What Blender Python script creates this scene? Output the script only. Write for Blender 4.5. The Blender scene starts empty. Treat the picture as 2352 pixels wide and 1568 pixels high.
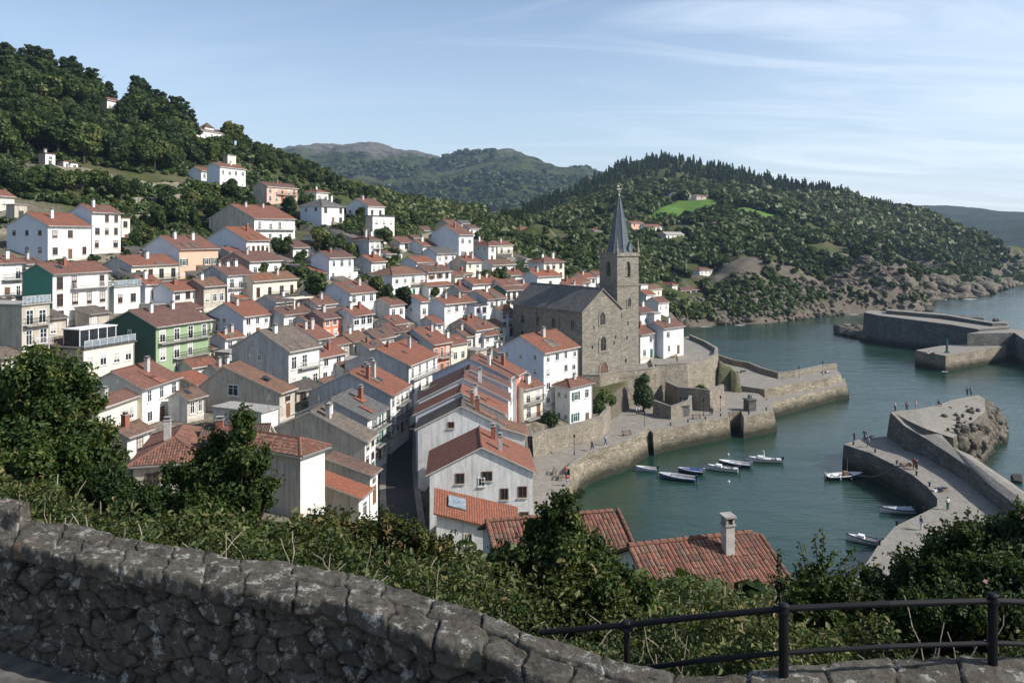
import bpy, math, random
import numpy as np
from mathutils import Vector, noise as mnoise
R = math.radians
random.seed(7); rng = np.random.default_rng(7)
S = bpy.context.scene; COL = S.collection
# ------------------------------------------------------------------ camera, sky, sun
F, CX, YH, ZC = 1829.0, 1176.0, 540.0, 40.0      # focal length and horizon in photo units (2352 wide)
cam = bpy.data.cameras.new('camera'); cam.sensor_width = 36; cam.lens = F/2352*36
cam.shift_y = -(784-YH)/2352; cam.clip_start = .1; cam.clip_end = 30000
co = bpy.data.objects.new('camera', cam); COL.objects.link(co)
co.location = (0, 0, ZC); co.rotation_euler = (R(90), 0, 0); S.camera = co
SUN_EL, SUN_V = R(38), Vector((.97, -.24, 0)).normalized()
w = bpy.data.worlds.new('World'); S.world = w; w.use_nodes = True
nt = w.node_tree; nt.nodes.clear()
def N(nt, typ, **k):
    n = nt.nodes.new(typ)
    for a, b in k.items():
        if a == 'ins':
            for i, v in b.items():
                if hasattr(v, 'is_output') : nt.links.new(v, n.inputs[i])
                else: n.inputs[i].default_value = v
        else: setattr(n, a, b)
    return n
def mth(nt, op, a, b=0.0, c=None, clamp=False):
    n = N(nt, 'ShaderNodeMath', operation=op, use_clamp=clamp, ins={0: a, 1: b})
    if c is not None:
        if hasattr(c, 'is_output'): nt.links.new(c, n.inputs[2])
        else: n.inputs[2].default_value = c
    return n.outputs[0]
def mix(nt, f, a, b, bt='MIX'):
    n = N(nt, 'ShaderNodeMix', data_type='RGBA', blend_type=bt, ins={0: f})
    for i, v in ((6, a), (7, b)):
        if hasattr(v, 'is_output'): nt.links.new(v, n.inputs[i])
        else: n.inputs[i].default_value = (*v[:3], 1)
    return n.outputs[2]
def ramp(nt, f, stops):
    n = N(nt, 'ShaderNodeValToRGB', ins={0: f}); e = n.color_ramp.elements
    while len(e) < len(stops): e.new(.5)
    for i, (p, c) in enumerate(stops):
        e[i].position = p; e[i].color = (c, c, c, 1) if not hasattr(c, '__len__') else (*c, 1)
    return n.outputs[0]
sky = N(nt, 'ShaderNodeTexSky', sky_type='NISHITA', sun_disc=False)
sky.sun_elevation = SUN_EL; sky.sun_rotation = math.atan2(SUN_V.x, SUN_V.y); sky.altitude = 50
sky.air_density = 1.0; sky.dust_density = 1.0; sky.ozone_density = 1.6
tc = N(nt, 'ShaderNodeTexCoord'); sx = N(nt, 'ShaderNodeSeparateXYZ', ins={0: tc.outputs['Generated']})
zz = mth(nt, 'ADD', mth(nt, 'MAXIMUM', sx.outputs[2], 0), .16)
cx_ = mth(nt, 'DIVIDE', sx.outputs[0], zz); cy_ = mth(nt, 'DIVIDE', sx.outputs[1], zz)
cv = N(nt, 'ShaderNodeCombineXYZ', ins={0: cx_, 1: cy_})
mp = N(nt, 'ShaderNodeMapping', ins={0: cv.outputs[0], 2: (0, 0, R(-14)), 3: (.55, 2.1, 1)})
n1 = N(nt, 'ShaderNodeTexNoise', ins={0: mp.outputs[0], 2: 1.1, 3: 9.0, 4: .62, 8: 1.2})
mp2 = N(nt, 'ShaderNodeMapping', ins={0: cv.outputs[0], 1: (3.2, 1.7, 0), 3: (.28, .34, 1)})
n2 = N(nt, 'ShaderNodeTexNoise', ins={0: mp2.outputs[0], 2: 1.0, 3: 2.0})
dens = mth(nt, 'MULTIPLY', ramp(nt, n1.outputs[0], [(.46, 0.0), (.75, 1.0)]), ramp(nt, n2.outputs[0], [(.40, 0.0), (.62, 1.0)]))
side = mth(nt, 'MULTIPLY_ADD', sx.outputs[0], .9, .72, clamp=True)
veil = mth(nt, 'MULTIPLY', ramp(nt, n1.outputs[0], [(.30, 0.0), (.62, .75)]), mth(nt, 'MULTIPLY_ADD', sx.outputs[0], 2.2, -.25, clamp=True))
dens = mth(nt, 'ADD', mth(nt, 'MULTIPLY', dens, side), veil, clamp=True)
hz = ramp(nt, mth(nt, 'MAXIMUM', sx.outputs[2], 0), [(0.0, .62), (.12, .30), (.34, 0.0)])
skyc = mix(nt, hz, sky.outputs[0], (4.9, 5.7, 6.8))
skyc = mix(nt, mth(nt, 'MULTIPLY', dens, .5), skyc, (7.6, 8.0, 8.6))
bg = N(nt, 'ShaderNodeBackground', ins={0: skyc, 1: .122})
wo = N(nt, 'ShaderNodeOutputWorld', ins={0: bg.outputs[0]})
sl = bpy.data.lights.new('sun', 'SUN'); sl.energy = 4.6; sl.angle = R(.5); sl.color = (1, .95, .88)
so = bpy.data.objects.new('sun', sl); COL.objects.link(so)
sd = Vector((SUN_V.x*math.cos(SUN_EL), SUN_V.y*math.cos(SUN_EL), math.sin(SUN_EL)))
so.rotation_euler = sd.to_track_quat('Z', 'Y').to_euler()
S.view_settings.view_transform = 'Standard'; S.view_settings.look = 'None'; S.view_settings.exposure = 0.42
S.view_settings.gamma = 1
# ------------------------------------------------------------------ projection helpers
def P(x, y, Y): return Vector(((x-CX)/F*Y, Y, ZC-(y-YH)/F*Y))
def PZ(x, y, z):
    Y = (ZC-z)*F/(y-YH); return Vector(((x-CX)/F*Y, Y, z))
# ------------------------------------------------------------------ object helpers
def tag(o, label=None, cat=None, group=None, kind=None):
    if label: o['label'] = label
    if cat: o['category'] = cat
    if group: o['group'] = group
    if kind: o['kind'] = kind
    return o
def link(name, me, parent=None, loc=None, rz=None):
    o = bpy.data.objects.new(name, me); COL.objects.link(o)
    if parent: o.parent = parent
    if loc is not None: o.location = loc
    if rz is not None: o.rotation_euler = (0, 0, rz)
    return o
def empty(name, loc, rz=0, label=None, cat=None, group=None):
    o = link(name, None, None, loc, rz); o.empty_display_size = .2
    return tag(o, label, cat, group)
def copy_tree(o, parent=None):
    c = o.copy(); COL.objects.link(c)
    if parent: c.parent = parent
    for ch in o.children: copy_tree(ch, c)
    return c
class MB:
    def __init__(s): s.v = []; s.f = []; s.m = []; s.uv = []
    def face(s, pts, mi=0, uv=None):
        b = len(s.v); s.v += [tuple(p) for p in pts]; s.f.append(tuple(range(b, b+len(pts)))); s.m.append(mi)
        s.uv += list(uv) if uv else [(p[0], p[2]) for p in pts]
    def box(s, x0, y0, z0, x1, y1, z1, mi=0, skip=''):
        a = [(x0,y0,z0),(x1,y0,z0),(x1,y1,z0),(x0,y1,z0),(x0,y0,z1),(x1,y0,z1),(x1,y1,z1),(x0,y1,z1)]
        for k, q in (('b',(3,2,1,0)),('t',(4,5,6,7)),('f',(0,1,5,4)),('r',(1,2,6,5)),('k',(2,3,7,6)),('l',(3,0,4,7))):
            if k not in skip: s.face([a[i] for i in q], mi)
    def prism(s, pts, dz, mi=0, uv=None, mside=None):
        """polygon pts (3D, ccw from above) thickened downward by dz"""
        mside = mi if mside is None else mside
        s.face(pts, mi, uv)
        lo = [(p[0], p[1], p[2]-dz) for p in pts]
        s.face(lo[::-1], mside)
        for i in range(len(pts)):
            j = (i+1) % len(pts); s.face([pts[i], lo[i], lo[j], pts[j]], mside)
    def tube(s, a, b, r, n=6, r2=None, mi=0, cap=True):
        a = Vector(a); b = Vector(b); r2 = r if r2 is None else r2
        d = (b-a).normalized(); u = d.orthogonal().normalized(); v = d.cross(u)
        A = [a+(u*math.cos(t)+v*math.sin(t))*r for t in [2*math.pi*i/n for i in range(n)]]
        B = [b+(u*math.cos(t)+v*math.sin(t))*r2 for t in [2*math.pi*i/n for i in range(n)]]
        for i in range(n): s.face([A[i], A[(i+1)%n], B[(i+1)%n], B[i]], mi)
        if cap: s.face(A[::-1], mi); s.face(B, mi)
    def path(s, pts, r, n=6, mi=0):
        for i in range(len(pts)-1): s.tube(pts[i], pts[i+1], r if not hasattr(r, '__len__') else r[i], n, None if not hasattr(r, '__len__') else r[i+1], mi)
    def mesh(s, name, mats):
        me = bpy.data.meshes.new(name); me.from_pydata(s.v, [], s.f)
        for m in (mats if isinstance(mats, (list, tuple)) else [mats]): me.materials.append(m)
        me.polygons.foreach_set('material_index', s.m)
        uvl = me.uv_layers.new(name='UVMap'); uvl.data.foreach_set('uv', np.array(s.uv, dtype=np.float32).ravel())
        me.update(); return me
    def build(s, name, mats, parent=None, loc=None, rz=None): return link(name, s.mesh(name, mats), parent, loc, rz)
def np_mesh(name, V, Fc, mats, tint=None, smooth=False, mi=None):
    me = bpy.data.meshes.new(name); V = np.ascontiguousarray(V, dtype=np.float32); Fc = np.ascontiguousarray(Fc, dtype=np.int32)
    me.vertices.add(len(V)); me.vertices.foreach_set('co', V.ravel())
    k = Fc.shape[1]; me.loops.add(Fc.size); me.loops.foreach_set('vertex_index', Fc.ravel())
    me.polygons.add(len(Fc)); me.polygons.foreach_set('loop_start', np.arange(len(Fc), dtype=np.int32)*k)
    try: me.polygons.foreach_set('loop_total', np.full(len(Fc), k, dtype=np.int32))
    except Exception: pass
    for m in (mats if isinstance(mats, (list, tuple)) else [mats]): me.materials.append(m)
    if mi is not None: me.polygons.foreach_set('material_index', np.ascontiguousarray(mi, dtype=np.int32))
    if tint is not None:
        at = me.attributes.new('tint', 'FLOAT', 'POINT'); at.data.foreach_set('value', np.ascontiguousarray(tint, dtype=np.float32))
    if smooth: me.polygons.foreach_set('use_smooth', np.ones(len(Fc), dtype=bool))
    me.update(calc_edges=True); me.validate(); return me
# ------------------------------------------------------------------ materials
MATS = {}
def newmat(name):
    m = bpy.data.materials.new(name); m.use_nodes = True; t = m.node_tree; t.nodes.clear()
    return m, t
def fin(t, color, rough=.8, bump=None, bstr=.3, bdist=.05, spec=.3, metal=0, emit=None):
    p = N(t, 'ShaderNodeBsdfPrincipled')
    def setv(k, v):
        if hasattr(v, 'is_output'): t.links.new(v, p.inputs[k])
        else: p.inputs[k].default_value = v
    setv('Base Color', color if hasattr(color, 'is_output') else (*color, 1)); setv('Roughness', rough)
    setv('Specular IOR Level', spec); setv('Metallic', metal)
    if bump is not None:
        b = N(t, 'ShaderNodeBump', ins={'Strength': bstr, 'Distance': bdist, 'Height': bump}); t.links.new(b.outputs[0], p.inputs['Normal'])
    o = N(t, 'ShaderNodeOutputMaterial', ins={0: p.outputs[0]}); return p
def coords(t, kind='Object', sc=(1, 1, 1), loc=None):
    c = N(t, 'ShaderNodeTexCoord'); src = c.outputs[kind]
    if kind == 'Object':           # vary the pattern from object to object
        oi = N(t, 'ShaderNodeObjectInfo'); a = N(t, 'ShaderNodeVectorMath', operation='ADD', ins={0: src})
        s_ = mth(t, 'MULTIPLY', oi.outputs['Random'], 37.0); t.links.new(s_, a.inputs[1]); src = a.outputs[0]
    return N(t, 'ShaderNodeMapping', ins={0: src, 3: sc}).outputs[0]
def nz(t, v, scale, det=4, rough=.6): return N(t, 'ShaderNodeTexNoise', ins={0: v, 2: scale, 3: det, 4: rough}).outputs[0]
def simple(name, col, rough=.6, spec=.3, metal=0, var=.15, vs=3.0):
    if name in MATS: return MATS[name]
    m, t = newmat(name); v = coords(t)
    c = mix(t, ramp(t, nz(t, v, vs), [(.35, 0.0), (.7, 1.0)]), col, tuple(x*(1-var*2) for x in col))
    fin(t, c, rough, spec=spec, metal=metal); MATS[name] = m; return m
def plaster(name, col, dirt=(.25, .23, .2), amt=.5):
    m, t = newmat(name); v = coords(t, sc=(1.3, 1.3, .16)); v2 = coords(t)
    st = ramp(t, nz(t, v, 1.6, 7, .7), [(.44, 0.0), (.7, 1.0)])
    pa = ramp(t, nz(t, v2, .7, 8, .78), [(.47, 0.0), (.66, 1.0)])
    fine = nz(t, v2, 9, 4)
    d = mth(t, 'MULTIPLY', mth(t, 'MAXIMUM', st, mth(t, 'MULTIPLY', pa, .7)), amt)
    c = mix(t, d, col, dirt); c = mix(t, mth(t, 'MULTIPLY', fine, .16), c, (.5, .48, .45))
    fin(t, c, .9, fine, .25, .03, .15); MATS[name] = m; return m
def tiles(name, c1, c2, dark, moss=.25, rowh=.36, colw=.24):
    m, t = newmat(name); tcn = N(t, 'ShaderNodeTexCoord'); uv = tcn.outputs['UV']
    br = N(t, 'ShaderNodeTexBrick', offset=.0, ins={0: uv, 1: (*c1, 1), 2: (*c2, 1), 3: (*dark, 1), 4: 1.0, 5: .018, 6: .3, 7: 0.0, 8: colw, 9: rowh})
    ob = coords(t)
    big = ramp(t, nz(t, ob, .5, 5, .7), [(.42, 0.0), (.72, 1.0)]); sm = ramp(t, nz(t, ob, 3.2, 4, .7), [(.48, 0.0), (.68, 1.0)])
    c = mix(t, mth(t, 'MULTIPLY', big, moss), br.outputs[0], dark); c = mix(t, mth(t, 'MULTIPLY', sm, .6), c, tuple(x*.45 for x in c1))
    oi = N(t, 'ShaderNodeObjectInfo'); hv = N(t, 'ShaderNodeHueSaturation', ins={0: .5, 1: mth(t, 'MULTIPLY_ADD', oi.outputs['Random'], .35, .75), 2: mth(t, 'MULTIPLY_ADD', oi.outputs['Random'], .5, .75), 4: c})
    su = N(t, 'ShaderNodeSeparateXYZ', ins={0: uv})
    wv = mth(t, 'ABSOLUTE', mth(t, 'SINE', mth(t, 'MULTIPLY', su.outputs[0], math.pi/colw)))
    rw = mth(t, 'FRACT', mth(t, 'DIVIDE', su.outputs[1], rowh))
    fin(t, hv.outputs[0], .85, mth(t, 'ADD', wv, mth(t, 'MULTIPLY', rw, .5)), .8, .06, .15); MATS[name] = m; return m
def masonry(name, c1, c2, mortar, sc=(1.7, 1.7, 3.4), lich=None, bs=.6, big=.3, wet=0):
    m, t = newmat(name); v = coords(t, sc=sc)
    dv = N(t, 'ShaderNodeVectorMath', operation='ADD', ins={0: v})
    nn = N(t, 'ShaderNodeTexNoise', ins={0: v, 2: 1.3, 3: 3.0}); sc_ = N(t, 'ShaderNodeVectorMath', operation='SCALE', ins={0: nn.outputs[1], 3: .45}); t.links.new(sc_.outputs[0], dv.inputs[1])
    vo = N(t, 'ShaderNodeTexVoronoi', ins={0: dv.outputs[0], 'Scale': 1.0}); ve = N(t, 'ShaderNodeTexVoronoi', feature='DISTANCE_TO_EDGE', ins={0: dv.outputs[0], 'Scale': 1.0})
    sr = N(t, 'ShaderNodeSeparateColor', ins={0: vo.outputs['Color']})
    c = mix(t, sr.outputs[0], c1, c2); edge = ramp(t, ve.outputs[0], [(0.0, 1.0), (.09, 0.0)])
    c = mix(t, mth(t, 'MULTIPLY', edge, .8), c, mortar)
    v2 = coords(t); f = nz(t, v2, 6, 6, .7); b2 = ramp(t, nz(t, v2, .35, 4, .7), [(.4, 0.0), (.7, 1.0)])
    c = mix(t, mth(t, 'MULTIPLY', b2, big), c, mortar); c = mix(t, mth(t, 'MULTIPLY', f, .5), c, tuple(x*.5 for x in c1))
    if lich: c = mix(t, ramp(t, nz(t, v2, 9, 5, .75), [(.56, 0.0), (.66, .8)]), c, lich)
    if wet:
        sp = N(t, 'ShaderNodeSeparateXYZ', ins={0: N(t, 'ShaderNodeNewGeometry').outputs['Position']})
        wz = mth(t, 'ADD', mth(t, 'MULTIPLY', sp.outputs[2], .35), mth(t, 'MULTIPLY_ADD', b2, .3, -.1)); c = mix(t, ramp(t, wz, [(.25, .95), (.85, 0.0)]), c, (.022, .024, .015))
    h = mth(t, 'SUBTRACT', f, mth(t, 'MULTIPLY', edge, 1.0))
    fin(t, c, .9, h, bs, .08, .15); MATS[name] = m; return m
def foliage(name, cA, cB, cC=None, trans=.25, sc=1.2):
    m, t = newmat(name); v = coords(t); oi = N(t, 'ShaderNodeObjectInfo')
    at = N(t, 'ShaderNodeAttribute', attribute_name='tint')
    f = mth(t, 'ADD', mth(t, 'MULTIPLY', nz(t, v, sc, 3), .5), mth(t, 'MULTIPLY', at.outputs['Fac'], .5))
    f = mth(t, 'ADD', f, mth(t, 'MULTIPLY_ADD', oi.outputs['Random'], .5, -.25), clamp=True)
    st = [(.25, cA), (.65, cB)] + ([(.85, cC)] if cC else [])
    c = ramp(t, f, st)
    p = N(t, 'ShaderNodeBsdfPrincipled', ins={'Base Color': c, 'Roughness': .55, 'Specular IOR Level': .25})
    tr = N(t, 'ShaderNodeBsdfTranslucent', ins={0: mix(t, .5, c, (.16, .2, .02))})
    ms = N(t, 'ShaderNodeMixShader', ins={0: trans, 1: p.outputs[0], 2: tr.outputs[0]})
    N(t, 'ShaderNodeOutputMaterial', ins={0: ms.outputs[0]}); MATS[name] = m; return m
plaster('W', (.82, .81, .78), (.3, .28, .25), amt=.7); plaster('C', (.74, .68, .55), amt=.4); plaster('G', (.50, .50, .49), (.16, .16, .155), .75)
plaster('B', (.62, .66, .72), (.3, .31, .33), .4); plaster('P', (.72, .40, .28), amt=.3); plaster('O', (.62, .2, .11), (.3, .1, .07), .4)  # B: bluish white; on gables of white houses it puts shade into the colour
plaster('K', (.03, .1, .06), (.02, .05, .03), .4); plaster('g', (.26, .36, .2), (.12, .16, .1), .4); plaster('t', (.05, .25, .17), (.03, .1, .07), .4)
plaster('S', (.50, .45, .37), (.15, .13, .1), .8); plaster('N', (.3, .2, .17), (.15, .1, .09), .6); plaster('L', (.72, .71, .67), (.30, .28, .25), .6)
tiles('tile_red', (.235, .10, .068), (.15, .072, .052), (.07, .05, .042), .5); tiles('tile_old', (.22, .12, .08), (.13, .08, .06), (.06, .048, .04), .6)
tiles('tile_bright', (.265, .105, .068), (.18, .078, .053), (.10, .06, .045), .45); tiles('slate', (.13, .125, .12), (.085, .085, .085), (.05, .047, .042), .5, .3, .5)
tiles('slate_brown', (.17, .135, .11), (.09, .08, .07), (.055, .05, .042), .5, .3, .4); tiles('slate_dark', (.12, .115, .105), (.17, .16, .145), (.055, .05, .045), .5, .45, .5)
tiles('spire_slate', (.17, .2, .225), (.11, .135, .155), (.07, .08, .09), .35, .4, .5)
masonry('church_stone', (.39, .35, .285), (.20, .185, .15), (.07, .064, .055), (1.25, 1.25, 4.2), big=.2)
masonry('quay_stone', (.40, .34, .25), (.23, .20, .15), (.05, .045, .035), (.7, .7, 2.2), big=.6, wet=1)
masonry('dark_stone', (.19, .185, .17), (.11, .105, .1), (.035, .035, .03), (.6, .6, 1.9), big=.6, wet=1)
masonry('terrace_stone', (.40, .35, .27), (.24, .21, .17), (.07, .065, .05), (1.6, 1.6, 3.2), big=.5)
masonry('deck', (.31, .285, .245), (.24, .22, .19), (.17, .155, .13), (1.1, 1.1, 1.1), big=.5, bs=.2)
simple('glass', (.03, .035, .04), .12, .8, 0, .2); simple('glass_light', (.28, .33, .36), .2, .6, 0, .3); simple('frame_white', (.78, .78, .76), .5)
simple('frame_brown', (.16, .09, .06), .6); simple('frame_green', (.03, .12, .08), .6); simple('trim', (.6, .57, .5), .8); simple('curtain', (.5, .48, .44), .9)
simple('shutter_green', (.03, .13, .09), .6); simple('shutter_brown', (.2, .1, .06), .6); simple('iron', (.012, .012, .014), .55, .12); simple('pipe', (.22, .2, .19), .6)
simple('concrete', (.38, .36, .33), .9, .2, 0, .25); simple('chimney_render', (.5, .46, .42), .9); simple('brick_red', (.3, .11, .07), .9); simple('wood', (.22, .15, .1), .8)
simple('bronze', (.08, .06, .03), .4, .5, .6); simple('gold', (.6, .42, .15), .4, .5, .5); simple('cloth_white', (.7, .7, .7), .9); simple('cloth_blue', (.35, .45, .6), .9)
simple('hull_white', (.75, .75, .74), .35, .5); simple('hull_blue', (.05, .09, .2), .35, .5); simple('hull_dark', (.02, .03, .05), .3, .5); simple('hull_pale', (.35, .45, .6), .4, .5)
simple('tarp_blue', (.03, .07, .25), .7); simple('tarp_grey', (.38, .41, .44), .6); simple('red_paint', (.35, .04, .03), .5); simple('skin', (.5, .3, .22), .6)
simple('rope', (.35, .3, .22), .9); simple('bark', (.09, .07, .055), .95, .1, 0, .3, 6)
foliage('leaf_hill', (.018, .036, .010), (.06, .095, .022), (.15, .15, .045)); foliage('leaf_pine', (.010, .024, .010), (.026, .05, .016), (.05, .075, .025))
foliage('leaf_far', (.025, .045, .014), (.062, .09, .026), (.105, .115, .04), .12); foliage('leaf_near', (.014, .034, .009), (.05, .085, .018), (.17, .17, .05), .3, 2.5)
foliage('leaf_bramble', (.02, .036, .010), (.085, .10, .026), (.28, .19, .08), .3, 2.0); foliage('leaf_dark', (.012, .028, .010), (.042, .075, .018), (.12, .13, .04), .25, 2.5)
foliage('leaf_pale', (.06, .09, .03), (.13, .14, .05), (.30, .20, .10), .3, 3.0)
simple('petal_pink', (.6, .3, .35), .6); simple('petal_orange', (.5, .14, .05), .6)
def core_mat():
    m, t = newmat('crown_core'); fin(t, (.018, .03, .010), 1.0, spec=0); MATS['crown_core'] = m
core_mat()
def terrain_mat():
    m, t = newmat('terrain'); g = N(t, 'ShaderNodeNewGeometry'); v = N(t, 'ShaderNodeTexCoord').outputs['Object']
    sn = N(t, 'ShaderNodeSeparateXYZ', ins={0: g.outputs['Normal']}); sp = N(t, 'ShaderNodeSeparateXYZ', ins={0: v})
    n_a = nz(t, v, .035, 8, .65); n_b = nz(t, v, .22, 6, .7); n_c = nz(t, v, 1.4, 5, .7)
    green = mix(t, ramp(t, n_b, [(.35, 0.0), (.7, 1.0)]), (.035, .05, .016), (.09, .095, .035))
    ta = N(t, 'ShaderNodeAttribute', attribute_name='town').outputs['Fac']; rub = mix(t, ramp(t, n_c, [(.35, 0.0), (.65, 1.0)]), (.30, .26, .20), (.09, .08, .065)); rub = mix(t, ramp(t, n_b, [(.5, 0.0), (.62, .8)]), rub, (.05, .065, .025))
    dry = mix(t, n_c, (.115, .105, .055), (.075, .07, .038))
    c = mix(t, ramp(t, n_a, [(.5, 0.0), (.66, .8)]), green, dry)
    mv = N(t, 'ShaderNodeMapping', ins={0: v, 3: (.12, .12, .035)}).outputs[0]
    c = mix(t, ta, c, rub); cl_ = N(t, 'ShaderNodeAttribute', attribute_name='cliff').outputs['Fac']
    rk = mix(t, nz(t, mv, 4, 8, .75), (.06, .052, .04), (.25, .21, .165)); rk = mix(t, ramp(t, n_c, [(.4, 0.0), (.6, .6)]), rk, (.07, .06, .05))
    steep = mth(t, 'ADD', mth(t, 'MULTIPLY_ADD', sn.outputs[2], -2.6, 2.1), mth(t, 'MULTIPLY_ADD', n_a, 1.6, -.8), clamp=True)
    c = mix(t, ramp(t, steep, [(.28, 0.0), (.5, 1.0)]), c, rk)
    low = ramp(t, mth(t, 'ADD', mth(t, 'MULTIPLY', sp.outputs[2], .12), mth(t, 'MULTIPLY_ADD', n_b, .8, -.4)), [(.25, 1.0), (.55, 0.0)])
    far = ramp(t, mth(t, 'MULTIPLY', sp.outputs[1], .001), [(.27, 0.0), (.3, 1.0)])
    c = mix(t, mth(t, 'MULTIPLY', low, far), c, rk); c = mix(t, ramp(t, mth(t, 'ADD', cl_, mth(t, 'MULTIPLY_ADD', n_b, .6, -.3)), [(.4, 0.0), (.6, 1.0)]), c, rk)
    fin(t, c, .95, mth(t, 'ADD', n_b, n_c), .8, .6, .1); MATS['terrain'] = m
terrain_mat()
def far_mat(name, hazy=0):
    m, t = newmat(name); g = N(t, 'ShaderNodeNewGeometry'); v = N(t, 'ShaderNodeTexCoord').outputs['Object']
    sp = N(t, 'ShaderNodeSeparateXYZ', ins={0: v}); a = nz(t, v, .004, 8, .7); b = nz(t, v, .03, 8, .75)
    mv = N(t, 'ShaderNodeMapping', ins={0: v, 3: (.02, .02, .006)}).outputs[0]; r = nz(t, mv, 3, 9, .8)
    c = mix(t, ramp(t, b, [(.42, 0.0), (.56, 1.0)]), (.012, .026, .010), (.085, .10, .036))
    c = mix(t, ramp(t, a, [(.5, 0.0), (.62, .7)]), c, (.12, .12, .06))
    if not hazy:
        hh = mth(t, 'ADD', mth(t, 'MULTIPLY_ADD', sp.outputs[2], .0075, -2.1), mth(t, 'MULTIPLY_ADD', a, 2.6, -1.3))
        c = mix(t, ramp(t, hh, [(.0, 0.0), (.25, .85)]), c, mix(t, ramp(t, r, [(.35, 0.0), (.65, 1.0)]), (.05, .05, .04), (.30, .28, .26)))
    if hazy: c = mix(t, .6, c, (.02, .035, .03))
    fin(t, c, 1, mth(t, 'ADD', b, r), 1.0, 14, .05); MATS[name] = m
far_mat('far_mountain'); far_mat('far_coast', 1)
def rock_mat():
    m, t = newmat('rock'); v = coords(t, sc=(1, 1, 1.6)); a = nz(t, v, .5, 8, .75); b = nz(t, v, 3.5, 6, .7)
    c = mix(t, ramp(t, a, [(.35, 0.0), (.65, 1.0)]), (.045, .04, .032), (.23, .20, .155)); c = mix(t, mth(t, 'MULTIPLY', b, .5), c, (.06, .05, .04))
    g = N(t, 'ShaderNodeNewGeometry'); sp = N(t, 'ShaderNodeSeparateXYZ', ins={0: g.outputs['Position']})
    wet = ramp(t, mth(t, 'MULTIPLY', sp.outputs[2], .5), [(.2, 1.0), (.55, 0.0)]); c = mix(t, mth(t, 'MULTIPLY', wet, .8), c, (.025, .023, .018))
    fin(t, c, .9, mth(t, 'ADD', a, mth(t, 'MULTIPLY', b, .4)), .9, .3, .2); MATS['rock'] = m
rock_mat()
def water_mat():
    m, t = newmat('water'); v = N(t, 'ShaderNodeTexCoord').outputs['Object']
    m1 = N(t, 'ShaderNodeMapping', ins={0: v, 2: (0, 0, R(12)), 3: (.35, .9, 1)}).outputs[0]
    a = nz(t, m1, 1.5, 4, .6); b = nz(t, m1, .3, 3, .5); l = nz(t, N(t, 'ShaderNodeMapping', ins={0: v, 3: (.02, .05, 1)}).outputs[0], 1, 4)
    c = mix(t, ramp(t, l, [(.35, 0.0), (.65, 1.0)]), (.009, .031, .019), (.014, .040, .026))
    h = mth(t, 'ADD', mth(t, 'MULTIPLY', a, .6), mth(t, 'MULTIPLY', b, 1.2))
    rg = ramp(t, nz(t, N(t, 'ShaderNodeMapping', ins={0: v, 2: (0, 0, R(20)), 3: (.012, .04, 1)}).outputs[0], 1, 5, .7), [(.4, .07), (.62, .26)])
    p = fin(t, c, rg, h, .62, .25, .5); p.inputs['IOR'].default_value = 1.33; MATS['water'] = m
water_mat()
simple('foam', (.7, .74, .74), .8); simple('asphalt', (.06, .06, .062), .9, .2, 0, .25)
M = MATS
# ------------------------------------------------------------------ depth anchors of the slopes (photo x, photo y, metres away)
AN = [(410,990,104),(300,985,98),(660,960,112),(740,900,130),(480,870,135),(620,780,150),(860,740,168),(465,715,155),(300,740,143),(100,830,112),(0,830,108),(0,700,135),(0,600,155),
(210,605,160),(290,560,190),(580,690,165),(500,620,185),(680,560,212),(790,508,245),(880,500,250),(565,425,262),(680,455,255),(900,540,230),(810,643,190),(980,682,190),(1090,745,182),
(1185,660,215),(1050,590,215),(1090,600,232),(1295,640,235),(1180,790,187),(1338,870,165),(1470,850,176),(1560,815,190),(1000,930,148),(940,985,128),(890,1050,108),(860,1160,92),(930,1190,95),(940,1080,112),
(600,560,205),(730,640,180),(880,620,196),(1020,610,212),(1040,530,265),(1230,540,360),(1300,600,300),(1350,655,245),(1380,560,400),(1490,690,300),(1490,760,225),(1550,690,385),(1610,650,445),(1610,692,405),
(0,520,175),(100,470,195),(0,470,190),(110,385,222),(0,400,212),(280,480,212),(450,410,262),(350,430,240),(230,350,255),(0,250,262),(120,190,296),(250,250,300),(330,285,300),(450,315,318),(560,338,350),(640,362,395),
(760,414,440),(830,445,470),(900,482,500),(980,500,540),(1100,512,640),(730,462,262),(650,400,330),(850,470,360),(950,520,330),(1000,545,290),
(1180,505,600),(1130,492,800),(1250,458,850),(1350,410,1000),(1420,380,1100),(1500,360,1200),(1600,372,1150),(1700,400,1050),(1800,422,980),(1920,438,900),(2040,478,850),(2150,505,840),(2250,550,820),(2320,592,790),
(1300,560,440),(1400,500,600),(1500,470,650),(1560,455,680),(1640,462,670),(1700,470,640),(1800,500,600),(1640,500,570),(1500,540,480),(1300,620,300),(1500,640,335),(1600,560,470),(1700,560,480),(1700,640,400),
(1800,560,520),(1800,640,425),(1900,560,575),(1900,640,455),(2000,560,640),(2000,640,490),(2070,650,500),(2100,620,620),(2200,600,700),(2200,645,590),(2300,635,670)]
GA = np.array(AN, float)
def rbf_fit(Pt, val, lam=0.0):
    D = np.linalg.norm(Pt[:, None]-Pt[None], axis=2); n = len(Pt)
    A = np.zeros((n+3, n+3)); A[:n, :n] = -D - lam*np.eye(n)*-1; A[:n, n] = 1; A[:n, n+1:] = Pt; A[n:, :n] = A[:n, n:].T
    sol = np.linalg.solve(A, np.concatenate([val, np.zeros(3)])); return sol
def rbf_eval(sol, Pt, Q):
    out = np.empty(len(Q)); n = len(Pt)
    for i in range(0, len(Q), 20000):
        q = Q[i:i+20000]; D = np.linalg.norm(q[:, None]-Pt[None], axis=2)
        out[i:i+20000] = -D@sol[:n] + sol[n] + q@sol[n+1:]
    return out
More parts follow.
